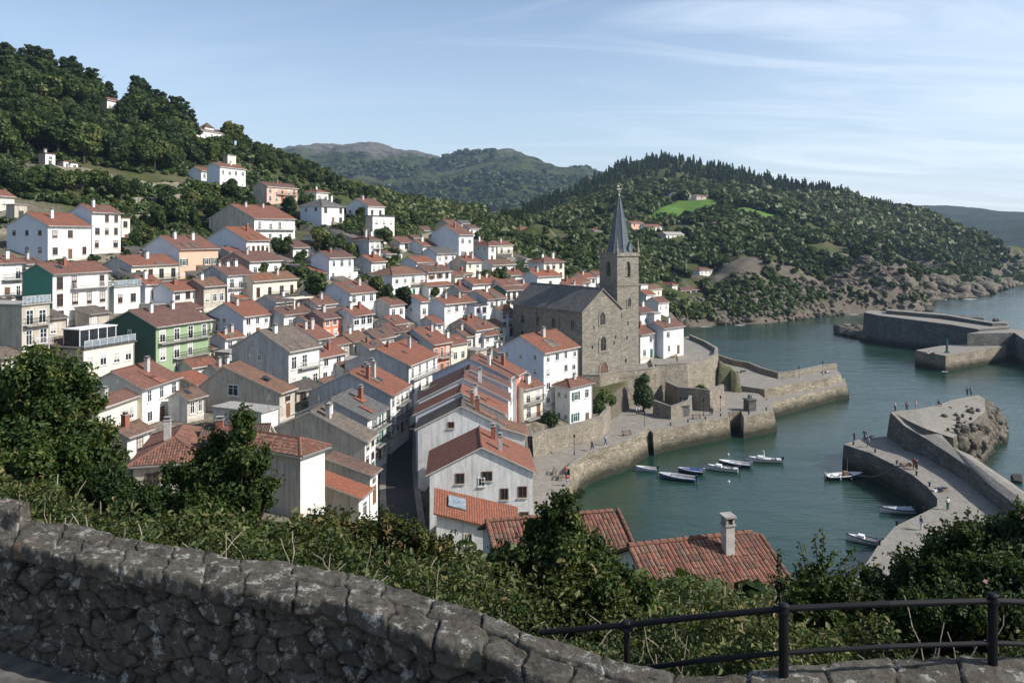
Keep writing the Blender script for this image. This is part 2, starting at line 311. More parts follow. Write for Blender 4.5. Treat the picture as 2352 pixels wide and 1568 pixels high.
_s2 = np.array([1.0, 1.6]); _sol = rbf_fit(GA[:, :2]*_s2, np.log(GA[:, 2]))
def depth(x, y): return float(np.exp(rbf_eval(_sol, GA[:, :2]*_s2, np.array([[x, y]])*_s2))[0])
# ------------------------------------------------------------------ houses: xl, xc, xr, y eave, y base, front wall, side wall, roof, type, floors, columns, label
HS = []
def H(xl, xc, xr, ye, yb, wall, side, roof, typ, nf, nc, label, **k): HS.append((xl, xc, xr, ye, yb, wall, side, roof, typ, nf, nc, label, k))
T, TO, TB, SL, SB = 'tile_red', 'tile_old', 'tile_bright', 'slate', 'slate_brown'
# upper left terraces
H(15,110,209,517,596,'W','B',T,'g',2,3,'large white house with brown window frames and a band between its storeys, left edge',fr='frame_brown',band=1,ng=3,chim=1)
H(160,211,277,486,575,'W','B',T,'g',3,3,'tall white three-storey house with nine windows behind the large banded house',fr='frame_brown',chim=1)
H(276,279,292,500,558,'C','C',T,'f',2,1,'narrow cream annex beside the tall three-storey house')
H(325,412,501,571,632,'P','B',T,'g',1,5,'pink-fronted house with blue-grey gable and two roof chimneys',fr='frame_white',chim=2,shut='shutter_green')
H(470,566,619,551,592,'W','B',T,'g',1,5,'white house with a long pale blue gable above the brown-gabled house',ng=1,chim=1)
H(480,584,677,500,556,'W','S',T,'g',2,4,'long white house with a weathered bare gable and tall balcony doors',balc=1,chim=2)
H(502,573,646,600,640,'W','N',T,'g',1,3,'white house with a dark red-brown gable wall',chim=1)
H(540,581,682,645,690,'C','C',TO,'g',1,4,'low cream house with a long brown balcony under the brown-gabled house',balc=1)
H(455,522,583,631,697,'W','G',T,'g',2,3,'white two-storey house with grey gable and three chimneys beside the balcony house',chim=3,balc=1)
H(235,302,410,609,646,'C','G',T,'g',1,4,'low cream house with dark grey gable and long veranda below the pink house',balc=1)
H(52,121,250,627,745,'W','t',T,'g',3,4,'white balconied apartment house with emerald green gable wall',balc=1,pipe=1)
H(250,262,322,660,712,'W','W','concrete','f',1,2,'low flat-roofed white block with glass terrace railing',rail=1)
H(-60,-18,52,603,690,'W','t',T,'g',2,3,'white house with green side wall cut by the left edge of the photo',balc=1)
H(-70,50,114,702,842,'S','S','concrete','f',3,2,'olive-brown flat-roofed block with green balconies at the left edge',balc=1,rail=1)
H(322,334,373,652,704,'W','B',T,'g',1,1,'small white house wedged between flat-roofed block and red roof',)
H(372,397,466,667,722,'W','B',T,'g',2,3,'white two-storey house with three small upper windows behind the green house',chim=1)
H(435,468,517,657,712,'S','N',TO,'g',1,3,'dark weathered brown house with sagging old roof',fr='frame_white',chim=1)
H(240,358,482,749,872,'g','K',T,'g',3,4,'large green house with gable colour darkened to look shaded and white framed windows',fr='frame_white',balc=1,chim=2,trimw=1,pipe=1)  # darker green side wall puts the gable's shade into its colour
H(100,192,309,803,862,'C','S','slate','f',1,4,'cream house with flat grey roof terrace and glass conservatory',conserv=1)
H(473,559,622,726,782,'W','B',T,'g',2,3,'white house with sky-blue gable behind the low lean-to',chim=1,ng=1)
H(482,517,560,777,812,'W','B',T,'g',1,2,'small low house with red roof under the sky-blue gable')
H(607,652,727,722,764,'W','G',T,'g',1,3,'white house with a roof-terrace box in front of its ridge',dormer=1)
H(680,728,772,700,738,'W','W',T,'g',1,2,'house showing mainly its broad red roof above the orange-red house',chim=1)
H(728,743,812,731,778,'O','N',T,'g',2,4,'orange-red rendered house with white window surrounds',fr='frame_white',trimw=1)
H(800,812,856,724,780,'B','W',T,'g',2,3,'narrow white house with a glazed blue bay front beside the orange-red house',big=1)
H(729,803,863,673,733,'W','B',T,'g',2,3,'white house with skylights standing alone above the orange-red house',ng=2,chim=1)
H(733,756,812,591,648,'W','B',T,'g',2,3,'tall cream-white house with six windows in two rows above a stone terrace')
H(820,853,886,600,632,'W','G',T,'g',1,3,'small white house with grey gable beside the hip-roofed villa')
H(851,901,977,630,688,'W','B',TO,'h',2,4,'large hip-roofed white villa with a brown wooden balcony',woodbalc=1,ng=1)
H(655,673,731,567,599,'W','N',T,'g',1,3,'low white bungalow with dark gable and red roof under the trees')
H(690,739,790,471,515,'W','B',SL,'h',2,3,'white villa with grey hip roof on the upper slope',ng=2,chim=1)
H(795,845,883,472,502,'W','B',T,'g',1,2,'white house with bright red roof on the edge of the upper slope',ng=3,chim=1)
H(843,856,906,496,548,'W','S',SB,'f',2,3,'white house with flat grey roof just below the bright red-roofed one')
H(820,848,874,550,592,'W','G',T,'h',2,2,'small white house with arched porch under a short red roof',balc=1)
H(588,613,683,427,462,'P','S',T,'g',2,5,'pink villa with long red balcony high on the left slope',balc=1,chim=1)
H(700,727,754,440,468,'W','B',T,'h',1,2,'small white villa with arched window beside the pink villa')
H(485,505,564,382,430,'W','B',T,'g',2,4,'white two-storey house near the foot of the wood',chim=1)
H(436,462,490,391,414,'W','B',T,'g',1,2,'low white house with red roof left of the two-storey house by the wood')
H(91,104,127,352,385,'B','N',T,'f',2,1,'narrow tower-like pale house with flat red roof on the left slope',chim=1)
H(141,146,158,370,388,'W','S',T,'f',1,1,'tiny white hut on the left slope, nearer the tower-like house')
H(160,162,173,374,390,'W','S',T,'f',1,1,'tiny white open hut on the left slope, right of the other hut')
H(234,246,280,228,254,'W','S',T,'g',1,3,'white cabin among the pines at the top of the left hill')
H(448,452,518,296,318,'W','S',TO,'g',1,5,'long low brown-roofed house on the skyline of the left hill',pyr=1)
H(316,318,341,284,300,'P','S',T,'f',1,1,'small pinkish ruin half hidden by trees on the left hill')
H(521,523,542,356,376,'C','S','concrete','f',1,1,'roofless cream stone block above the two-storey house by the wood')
H(-20,0,33,449,480,'C','S',T,'g',1,2,'old stone house with shallow red roof at the far left edge')
H(22,33,62,470,512,'S','S','concrete','f',1,1,'small grey stone block building at the far left')
# centre slope
H(989,1054,1087,538,597,'W','B',T,'g',2,2,'tall white house with a very wide blank blue-grey gable',chim=1)
H(949,971,1016,563,592,'W','B',T,'g',1,3,'small white house with red roof just left of the wide blank gable')
H(984,1003,1046,581,622,'W','B',SL,'g',2,3,'white house with low grey roof below the wide blank gable')
H(962,965,1001,583,606,'W','W','concrete','f',1,2,'low white flat-roofed box in front of the small house on the centre slope')
H(920,956,998,602,632,'W','B',T,'g',1,3,'white house with red roof behind the hip-roofed villa')
H(978,981,1036,624,668,'W','W',T,'g',2,3,'white house with dark red-brown shutters right of the hip-roofed villa',shut='shutter_brown')
H(981,985,1041,656,684,'W','W',TB,'s',1,4,'low veranda with a thin red roof under the brown-shuttered house')
H(980,1021,1091,698,750,'W','B',T,'g',2,4,'white house with eight windows and broad red roof in the middle of the town',chim=2,balc=0)
H(942,966,983,692,738,'W','B',T,'g',1,1,'narrow blue-grey walled house against the eight-windowed one',ng=1)
H(1063,1119,1162,686,745,'W','G',T,'g',2,2,'white house with blank grey gable just left of the church houses',chim=1)
H(1129,1162,1200,666,712,'W','K',T,'g',2,3,'white house with green gable touching the church roof on screen',balc=1)
H(1090,1122,1139,563,603,'W','B',T,'h',2,1,'hip-roofed white house with three small windows on the centre slope',ng=2)
H(1139,1143,1178,563,603,'C','C',T,'g',2,2,'cream house with open balconies beside the hip-roofed white house',balc=1,gable2=1)
H(1052,1071,1106,601,640,'C','S',T,'g',2,2,'yellowish house with sagging red roof above the dark green trees')
H(1116,1130,1183,608,640,'W','B',TO,'g',1,4,'long whitish house with patchwork roof above the dark green trees')
H(1214,1249,1296,601,644,'C','W',T,'h',2,3,'cream hip-roofed villa standing apart right of the town centre',chim=2)
H(1204,1234,1288,634,672,'W','B',TB,'g',1,1,'plain white shed-like house with orange roof behind the church nave')
H(1186,1195,1243,527,542,'W','S',T,'h',1,5,'low red-roofed villa among the green hill gardens')
H(1265,1270,1296,536,547,'W','W','cloth_white','g',1,3,'small white pitched shelter on the green hillside')
H(1024,1031,1055,514,533,'W','S',T,'g',1,2,'small white house with red roof far behind the wide blank gable, left one')
H(1073,1078,1101,524,542,'W','B',T,'g',1,2,'small white house with arched gable far behind the town')
H(1056,1060,1083,513,523,'W','B',SL,'g',1,2,'tiny white house with grey roof at the far end of the valley')
H(966,973,995,528,548,'W','P',T,'g',1,1,'small pinkish house half hidden by hedges at the valley edge')
H(1021,1092,1129,758,808,'W','S',T,'g',1,2,'house with old stone gable and two arched windows near the church')
H(958,1000,1018,742,762,'W','G',T,'g',1,1,'tiny low house with curved red roof below the eight-windowed house')
H(1140,1152,1180,715,776,'B','G',TO,'g',3,2,'tall grey-white house with dark windows squeezed against the church')
H(1084,1090,1120,702,748,'B','B',SL,'f',2,2,'pale blue bay-fronted house between two white houses')
H(863,905,937,744,775,'W','G',T,'g',1,1,'low house with very wide red roof behind the old quarter')
H(848,866,905,777,812,'C','S',TO,'g',1,3,'low cream house with wavy brown roof behind the old quarter')
H(906,952,990,782,830,'W','G',T,'g',1,2,'grey-gabled house behind the brick-red fronted one',chim=1)
H(906,995,1035,790,862,'O','G',T,'g',2,3,'house with orange-red painted front at the top of the narrow street',fr='frame_white',balc=1,chim=1)
H(1003,1036,1073,790,845,'C','S',T,'g',1,2,'beige house with striped awning right of the orange-red front')
H(765,770,802,790,825,'W','W',T,'g',1,2,'small white house with square windows behind the grey-roofed house')
H(800,812,848,783,818,'C','S',TO,'g',1,3,'small house with wooden shutters under a shallow brown roof',shut='shutter_brown')
H(632,728,765,778,812,'W','W',TB,'g',1,1,'low house with broad bright orange-red roof behind the grey-roofed house',chim=3)
H(685,733,792,820,880,'W','W',TB,'g',2,2,'white house with bright red roof stepping down right of the grey-roofed house',chim=1)
# old quarter, left of the street
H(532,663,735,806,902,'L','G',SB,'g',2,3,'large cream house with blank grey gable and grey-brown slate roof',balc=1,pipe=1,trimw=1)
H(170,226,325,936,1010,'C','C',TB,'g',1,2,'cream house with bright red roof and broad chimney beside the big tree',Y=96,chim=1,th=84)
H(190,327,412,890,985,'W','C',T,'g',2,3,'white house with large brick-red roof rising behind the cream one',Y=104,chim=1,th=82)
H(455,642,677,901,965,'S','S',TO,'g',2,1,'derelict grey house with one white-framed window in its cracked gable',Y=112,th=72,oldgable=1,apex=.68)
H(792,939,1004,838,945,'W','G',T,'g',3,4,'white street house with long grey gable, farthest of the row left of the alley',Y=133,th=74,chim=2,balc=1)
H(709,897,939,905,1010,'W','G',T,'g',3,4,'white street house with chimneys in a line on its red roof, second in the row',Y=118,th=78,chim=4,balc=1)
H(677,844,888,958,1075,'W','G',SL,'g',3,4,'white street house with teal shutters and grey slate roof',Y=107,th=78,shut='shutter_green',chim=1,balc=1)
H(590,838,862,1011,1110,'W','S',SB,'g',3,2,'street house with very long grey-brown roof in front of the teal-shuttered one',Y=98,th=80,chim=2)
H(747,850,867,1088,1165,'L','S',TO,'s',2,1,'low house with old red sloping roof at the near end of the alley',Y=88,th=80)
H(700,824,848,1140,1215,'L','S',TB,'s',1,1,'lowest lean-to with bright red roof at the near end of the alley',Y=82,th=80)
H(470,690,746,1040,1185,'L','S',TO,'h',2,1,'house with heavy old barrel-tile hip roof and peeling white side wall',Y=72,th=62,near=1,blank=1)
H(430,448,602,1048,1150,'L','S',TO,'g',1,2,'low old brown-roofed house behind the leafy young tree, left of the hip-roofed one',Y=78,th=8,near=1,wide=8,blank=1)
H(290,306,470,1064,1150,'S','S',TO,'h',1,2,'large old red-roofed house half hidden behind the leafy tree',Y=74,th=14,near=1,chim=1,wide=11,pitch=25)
# row right of the street
H(1000,1186,1204,860,975,'O','B',T,'g',3,1,'narrow brick-red street front facing the harbour',Y=131,th=72,fr='frame_white',trimw=1,wide=9)
H(995,1168,1186,867,985,'W','B',T,'g',3,2,'white-fronted house at the back of the stepped row, beside the narrow brick-red front',Y=128.5,th=76,wide=13)
H(990,1167,0,887,975,'B','B',T,'g',3,0,'sixth house of the stepped row, white with thin red roof',Y=123.5,th=91,lenR=4.6)
H(962,1166,0,917,1010,'B','B',T,'g',3,0,'fifth house of the stepped row, with a long white gable band',Y=117,th=91,lenR=6.0)
H(955,1159,0,948,1060,'L','B',TB,'g',3,0,'house with bright red roof and small chimney behind the grey slate one',Y=110.5,th=91,lenR=6.0,chim=1)
H(960,1160,0,980,1100,'W','W',SB,'g',3,0,'white-gabled house with weathered grey slate roof and one tiny window',Y=104,th=92,lenR=6,ng=-1)
H(1158,1206,0,996,1100,'W','L',TO,'s',2,0,'low annex with small red roof right of the grey slate house',Y=103.4,th=92,lenR=5)
H(987,1224,0,1081,1235,'W','W',TB,'g',3,0,'big white gable-fronted house with four windows beside the dark alley',Y=92,th=94,lenR=10,c1=1,near=1)
H(1195,1203,1246,892,965,'C','C',T,'g',2,2,'cream narrow house with two storeys of windows beside the brick-red front',Y=131,th=52,balc=1)
H(1146,1249,1328,809,935,'W','B',T,'g',4,4,'tallest big white harbour house with three windows in its gable',Y=141,ng=3,chim=1,th=52)
H(1275,1309,1360,887,985,'W','W',T,'h',2,2,'small white hip-roofed house with green shutters below the tall harbour house',Y=140,ng=2,shut='shutter_green',th=48)
# right of the church
H(1466,1470,1501,717,760,'W','B',T,'g',1,1,'white house with dark red roof just right of the church tower, upper one',Y=196)
H(1500,1503,1518,720,760,'W','B','concrete','f',1,1,'narrow white flat-topped block right of the church tower',Y=197)
H(1468,1471,1504,767,826,'W','B',T,'g',2,2,'white house touching the church tower low down',Y=184)
H(1503,1524,1570,753,818,'W','B',T,'g',2,2,'white cube-like house above the sea terrace',Y=187,chim=1)
H(1591,1607,1636,620,652,'W','B',T,'h',3,3,'lone tall white house with red hip roof above the far rocky shore')
H(1553,1563,1610,667,695,'W','W',T,'h',2,4,'white arcaded house with six dark openings above the far rocks',big=1)
H(1514,1544,1556,654,670,'W','B',T,'h',1,1,'small white pavilion with brown roof behind the arcaded house')
H(1476,1484,1505,676,700,'W','G',T,'g',1,2,'small white house with red roof right of the tower, farther back')
H(1466,1472,1488,655,678,'L','G','concrete','f',1,2,'pale flat-roofed shed right of the belfry')
H(1536,1552,1568,446,455,'W','B',TO,'g',1,2,'white farmhouse at the top of the bright green meadow',Y=690,th=40)
H(1322,1327,1356,648,664,'B','W',T,'g',1,2,'low pale-blue house behind the church roof ridge')
H(1333,1339,1368,638,654,'W','W',T,'g',1,3,'low white house farther behind the church roof ridge')
H(1366,1371,1387,633,655,'W','W',T,'g',1,1,'small white house against the left side of the belfry')
H(1288,1298,1340,654,674,'W','N',T,'g',1,2,'low house with brown roof showing above the nave roof')
H(1361,1364,1388,530,543,'W','S',TO,'g',1,2,'little white house among hill gardens left of the spire')
H(1150,1156,1196,655,700,'W','W',T,'g',2,3,'white house with red roof behind the green-gabled one')
H(1060,1085,1130,652,690,'W','G',T,'g',1,3,'white house with chimney behind the middle of the town',chim=1)
H(880,895,930,700,735,'W','G',T,'g',1,2,'small white house with red roof below the villa garden')
H(1105,1125,1160,752,800,'W','W',TO,'g',2,2,'white house with brown roof left of the dark church corner')
H(1480,1484,1520,520,530,'W','W',T,'g',1,2,'small roofed farm shed below the meadow')
# infill around the lanes and farms on the right hill
H(1446,1450,1478,512,521,'P','S',T,'g',1,2,'low pink-roofed farmhouse in the trees right of the spire tip')
H(1515,1530,1571,538,550,'W','S','concrete','g',1,4,'long white farm building on the terraces right of the spire')
H(1378,1382,1408,475,482,'W','S',TO,'g',1,2,'pale roofed barn half hidden on the slope left of the spire cross')
H(1642,1645,1656,514,520,'W','S',T,'g',1,1,'tiny white cabin in the middle of the right hill slope')
H(1666,1670,1704,606,618,'C','S','concrete','f',1,2,'broken stone ruin above the start of the sea cliffs')
H(1568,1572,1592,448,456,'C','S',T,'g',1,1,'small cream barn right of the farmhouse on the meadow',Y=690,th=40)
H(1596,1600,1622,450,457,'S','S',TO,'g',1,1,'low stone byre at the right end of the meadow farm',Y=692,th=40)
H(1862,1866,1886,532,539,'C','S',T,'g',1,1,'tiny pink-walled house high on the right hill near the shoulder')
H(1120,1124,1142,497,504,'W','S',T,'g',1,1,'tiny white house deep in the valley below the conifers')
H(490,600,640,948,985,'W','G','concrete','f',1,0,'low white-edged flat outbuilding in front of the derelict grey house',Y=101,th=66)
H(395,430,470,915,962,'S','G',TO,'g',1,2,'old stone house with brown roof wedged between the white house and the derelict grey house',Y=107,th=70)
H(250,292,345,1000,1060,'L','S',TO,'g',1,1,'old grey house with sagging brown roof beside the big left tree',Y=86,th=76)
H(412,440,462,905,945,'S','S','concrete','f',1,1,'small stone outbuilding between the white house and the derelict grey house')
H(186,205,250,720,760,'S','S',SB,'s',1,2,'low dark-roofed shed left of the large green house')
H(130,140,190,800,832,'S','N',T,'s',1,1,'small red-roofed shed beside the cream roof-terrace house')
H(590,632,684,694,722,'W','G',SL,'g',1,2,'low white house with dark slate roof below the long balcony house')
H(872,900,940,762,792,'W','G',T,'g',1,2,'low white house with rust-red roof tucked behind the top of the street')
H(810,846,884,800,836,'C','G',T,'g',1,2,'cream cottage with rust-red roof left of the top of the street')
H(1046,1070,1104,772,806,'L','G',TO,'g',1,2,'patched old cottage with brown roof left of the old stone gable')
H(1064,1092,1118,806,845,'S','S','concrete','f',1,2,'grey flat-roofed garage below the old stone gable')
H(1092,1112,1146,770,812,'W','B',T,'g',2,2,'white two-storey cottage squeezed right of the old stone gable')
H(1036,1062,1098,668,694,'W','G',T,'g',1,2,'white cottage with short red roof above the eight-windowed house')
H(1100,1122,1150,648,672,'W','B',T,'g',1,2,'white cottage below the long patchwork roof')
H(1186,1200,1226,664,690,'W','B',T,'g',1,2,'white cottage peeping over the left end of the nave roof')
H(1150,1172,1206,632,656,'W','W',T,'g',1,2,'white cottage left of the orange-roofed shed-like house')
H(880,900,926,640,664,'W','G',T,'g',1,1,'tiny white cottage against the garden side of the hip-roofed villa')
H(690,712,748,742,772,'W','G',T,'g',1,1,'tiny cottage with red roof directly left of the orange-red house')
H(756,790,830,846,884,'L','G',TB,'g',1,2,'long low cottage with bright red roof between the cream house and the street row')
H(560,590,640,800,830,'S','G',SB,'g',1,1,'low brown-roofed outbuilding behind the grey-gabled large house')
H(842,862,892,660,684,'W','B',T,'g',1,1,'white cottage below the garden trees left of the hip-roofed villa')
H(772,790,822,618,640,'W','G',SL,'g',1,1,'grey-roofed cottage right of the tall cream-white house')
H(900,918,950,556,576,'W','G',T,'g',1,1,'small cottage left of the house with the wide blank gable')
H(1290,1304,1344,664,684,'W','B',T,'g',1,2,'white cottage peeping over the middle of the nave roof')
H(1384,1388,1390,652,668,'W','W','concrete','f',1,0,'sliver of white wall hard against the belfry')
H(1500,1512,1536,694,716,'W','B',T,'g',1,2,'white cottage right of the tower between two white blocks',Y=262)
H(1478,1490,1520,664,684,'C','G',TO,'g',1,2,'cream cottage with old brown roof behind the tower',Y=300)
def theta_default(x):
    return float(np.interp(x, [0, 400, 900, 1000, 1150, 1300, 1450, 1700], [72, 68, 58, 54, 48, 42, 45, 40]))
def solve_len(X, Y, d, xt):
    u = (xt-CX)/F; den = d[0]-u*d[1]
    return (u*Y-X)/den if abs(den) > 1e-4 else 99
HG = []     # resolved geometry
for h in HS:
    xl, xc, xr, ye, yb, wall, side, roof, typ, nf, nc, label, k = h
    Y = k.get('Y') or depth(xc, yb)
    C = P(xc, yb, Y); ze = P(xc, ye, Y).z; th = k.get('th', theta_default(xc))
    for it in range(14):
        c, s_ = math.cos(R(th)), math.sin(R(th))
        b = solve_len(C.x, Y, (-s_, c), xl); a = k.get('lenR') or solve_len(C.x, Y, (c, s_), xr)
        if 0 < a < 17 or 'lenR' in k or 'th' in k: break
        th -= 4
    if k.get('wide'): b = k['wide']
    a = min(max(a, 2.5), 20); b = min(max(b, 3.2 if typ != 'f' else 2.5), 22)
    if b < 5 and Y > 150 and typ in 'gh': b = 5.5     # gable side edge-on: keep a believable depth
    HG.append((C, Y, ze, th, a, b, h))
# ------------------------------------------------------------------ terrain height field
def shore(l): return [PZ(x, y, 0).to_tuple()[:2] for x, y in l]
def deckp(l, z=4.0): return [PZ(x, y, z).to_tuple()[:2] for x, y in l]
COAST = [(95, -60), (85, 40), (70, 78), (35, 78), (8, 90)] + deckp([(1255,1140),(1285,1062),(1400,1008),(1470,972),(1515,965),(1650,938),(1690,930),(1730,915),(1700,895),(1640,880),(1590,850),(1575,810)]) + \
    shore([(1572,790),(1562,768),(1560,752),(1600,749),(1680,744),(1750,743),(1830,733),(1900,724),(1960,719),(2040,717),(2120,716),(2140,700),(2145,684),(2200,684),(2260,678),(2330,655),(2400,648),(2470,640)]) + \
    [(1100, 1300), (1300, 2000), (-2500, 2000), (-2500, -60)]
CO = np.array(COAST)
def inside(Q, poly):
    x, y = Q[:, 0], Q[:, 1]; res = np.zeros(len(Q), bool); n = len(poly)
    for i in range(n):
        x1, y1 = poly[i]; x2, y2 = poly[(i+1) % n]
        if y1 == y2: continue
        c = ((y1 > y) != (y2 > y)) & (x < (x2-x1)*(y-y1)/(y2-y1)+x1); res ^= c
    return res
def pdist(Q, poly, closed=True):
    d = np.full(len(Q), 1e9); n = len(poly)
    for i in range(n if closed else n-1):
        a = np.array(poly[i]); b = np.array(poly[(i+1) % n]); ab = b-a
        t = np.clip(((Q-a)@ab)/(ab@ab), 0, 1); d = np.minimum(d, np.linalg.norm(Q-(a+t[:, None]*ab), axis=1))
    return d
pts = []
def addp(p): pts.append((p[0], p[1], p[2]))
for x, y, Y in AN: addp(P(x, y, Y))
for C, Y, ze, th, a, b, h in HG:
    c, s_ = math.cos(R(th)), math.sin(R(th))
    addp((C.x, C.y, C.z-.5))
    addp((C.x+a*c*.8, C.y+a*s_*.8, C.z-.3)); addp((C.x-b*.5*s_+c*a*.4, C.y+b*.5*c+s_*a*.4, C.z))
# ridges fall away behind the skyline
for x, y, Y in [(0,150,300),(120,190,300),(250,250,305),(330,285,310),(450,315,325),(560,338,355),(640,362,400),(760,414,450),(830,445,480)]:
    p = P(x, y, Y); addp((p.x*1.25, p.y*1.25, p.z-28)); addp((p.x*1.9, p.y*1.9, p.z*.45))
for x, y, Y in [(1250,458,850),(1350,410,1000),(1420,380,1100),(1500,360,1200),(1600,372,1150),(1700,400,1050),(1800,422,980),(1920,438,900),(2040,478,850),(2150,505,840),(2250,550,820),(2320,592,790)]:
    p = P(x, y, Y); addp((p.x*1.2, p.y*1.2, p.z*.65)); addp((p.x*1.6, p.y*1.7, p.z*.3))
for x, y, Y in [(-300,200,280),(-500,450,180),(-300,760,115),(-250,1000,80),(2700,640,900)]: addp(P(x, y, Y))
for X, Y, z in [(-60,30,34),(-60,60,26),(-25,30,30.5),(-30,45,26),(-25,60,19),(-10,45,20),(0,60,13),(10,50,18),(25,50,17),(40,40,20),(60,40,18),(45,62,9),(60,72,4),(30,72,5),(10,80,4.5),(-5,75,9),
                (-12,68,13),(-40,80,19),(75,35,20),(10,38,20.5),(0,38,22),(25,38,20.5),(35,37,19),(-10,32,27),(-40,16,37),(45,20,28),(20,12,34),(30,5,36),(-20,12,35.5)]: addp((X, Y, z))
UTOP = [(-300,1010),(0,1040),(150,1085),(300,1130),(400,1190),(500,1215),(620,1215),(720,1200),(830,1215),(930,1235),(1010,1255),(1080,1275),(1200,1300),(1300,1310),(1450,1345),(1550,1390),(1700,1405),(1850,1385),(1960,1360),(2100,1330),(2352,1310),(2600,1300)]
def utop(x): return float(np.interp(x, [q[0] for q in UTOP], [q[1] for q in UTOP]))
for x in range(-300, 2700, 150):
    p = P(x, utop(x)+75, 17); addp(p); p = P(x, utop(x)+165, 11.5); addp(p)
PT = np.array(pts); tsol = rbf_fit(PT[:, :2]/100, PT[:, 2], .08)
def fnoise(X, Y, sc, seed=0, octv=4):
    out = np.zeros(len(X)); amp = 1
    for o in range(octv):
        f = sc*2**o; r = np.random.default_rng(seed*10+o); 
        for k in range(4):
            a = r.uniform(0, 6.283); ph = r.uniform(0, 6.283); ff = f*r.uniform(.7, 1.4)
            out += amp*np.sin((X*math.cos(a)+Y*math.sin(a))*ff+ph + 1.7*np.sin((X*math.sin(a)-Y*math.cos(a))*ff*.6+ph*2))*.35
        amp *= .5
    return out
def height(Q):
    Q = np.atleast_2d(np.array(Q, float)); z = rbf_eval(tsol, PT[:, :2]/100, Q/100)
    D = Q[:, 1]; far = np.clip((D-260)/250, 0, 1)
    z = z + fnoise(Q[:, 0], Q[:, 1], .035, 3)*far*4.0 + fnoise(Q[:, 0], Q[:, 1], .25, 5, 2)*.25*np.clip(D/40-1, 0, 1)
    ins = inside(Q, COAST); d = pdist(Q, COAST)
    cl = np.clip(d/np.where(D > 250, 26, 6), 0, 1); cl = np.where(D > 250, cl**.55, 1)
    zin = np.where(D > 250, np.maximum(z, 1.5)*cl + (1-cl)*.3, np.maximum(z, 2.5))
    rg = np.abs(fnoise(Q[:, 0], Q[:, 1], .06, 8, 4)); zin = zin+np.where(D > 330, rg*7*np.clip(d/25, 0, 1)*np.clip(1.6-d/70, 0, 1), 0)
    uq = Q[:, 0]/np.maximum(Q[:, 1], 1); Hc = (30*np.exp(-((uq-.455)/.05)**2)+11*np.exp(-((uq-.56)/.05)**2)+7*np.exp(-((uq-.37)/.04)**2))*(.8+.35*fnoise(Q[:, 0], Q[:, 1], .09, 31, 3)); gl = np.clip(.5+fnoise(Q[:, 0], Q[:, 1], .13, 33, 3), .25, 1.3)
    zin = np.where(D > 330, np.maximum(zin, Hc*np.clip(d/(15*gl), 0, 1)**.8), zin)
    return np.where(ins, zin, -np.clip(d*.35, .6, 9))
us = np.linspace(-1.15, 1.15, 560); ys = [5.2]
while ys[-1] < 1900: ys.append(ys[-1]*1.0105+.03)
ys = np.array(ys); UU, YY = np.meshgrid(us, ys); XX = UU*(YY+30); Q = np.stack([XX.ravel(), YY.ravel()], 1)
HZ = height(Q)
nu, ny = len(us), len(ys); ii = (np.arange(ny-1)[:, None]*nu+np.arange(nu-1)[None]).ravel()
tm = np_mesh('ground', np.column_stack([Q, HZ]), np.stack([ii, ii+1, ii+nu+1, ii+nu], 1), M['terrain'], smooth=True)
tag(link('ground', tm), kind='structure')
hp = np.array([(C.x, C.y) for C, *_ in HG]); dm = np.full(len(Q), 1e9)
for q_ in hp: dm = np.minimum(dm, np.hypot(Q[:, 0]-q_[0], Q[:, 1]-q_[1]))
town = np.clip(1.25-dm/15, 0, 1)*(Q[:, 1] < 330)*np.where(Q[:, 1] > 205, .45, 1)
dc = pdist(Q, COAST); cn = fnoise(Q[:, 0], Q[:, 1], .05, 14, 4); uu_ = Q[:, 0]/Q[:, 1]; cliff = np.clip(1.35-dc/85, 0, 1)*np.clip(.5-dc/110+cn*.9+fnoise(Q[:, 0], Q[:, 1], .16, 15, 3)*.35+1.3*np.exp(-((uu_-.455)/.05)**2)*np.exp(-dc/110)+.6*np.exp(-((uu_-.56)/.05)**2)*np.exp(-dc/30), 0, 1)*(Q[:, 1] > 340)*(Q[:, 0] > 85); a2_ = tm.attributes.new('cliff', 'FLOAT', 'POINT'); a2_.data.foreach_set('value', cliff.astype(np.float32)); CLG = cliff.reshape(ny, nu)
at_ = tm.attributes.new('town', 'FLOAT', 'POINT'); at_.data.foreach_set('value', town.astype(np.float32))
HZG = HZ.reshape(ny, nu)
def gz(X, Y):      # fast bilinear lookup of the ground
    X = np.asarray(X, float); Y = np.asarray(Y, float)
    u = np.clip((X/(Y+30)+1.15)/2.3*(nu-1), 0, nu-1.001); j = np.clip(np.searchsorted(ys, Y)-1, 0, ny-2)
    fy = np.clip((Y-ys[j])/(ys[j+1]-ys[j]), 0, 1); i = u.astype(int); fx = u-i
    return (HZG[j, i]*(1-fx)+HZG[j, i+1]*fx)*(1-fy)+(HZG[j+1, i]*(1-fx)+HZG[j+1, i+1]*fx)*fy
def hit(x, y, y0=20, y1=1700):     # where the view line through a photo point meets the ground
    Y = np.geomspace(y0, y1, 900); X = (x-CX)/F*Y; z = ZC-(y-YH)/F*Y; g = gz(X, Y)
    k = np.nonzero(g > z)[0]
    if not len(k): return None
    k = k[0]; return Vector((X[k], Y[k], float(g[k])))
# sea
mb = MB(); mb.face([(-6000, -200, 0), (14000, -200, 0), (14000, 16000, 0), (-6000, 16000, 0)]); tag(mb.build('water', M['water']), kind='structure')
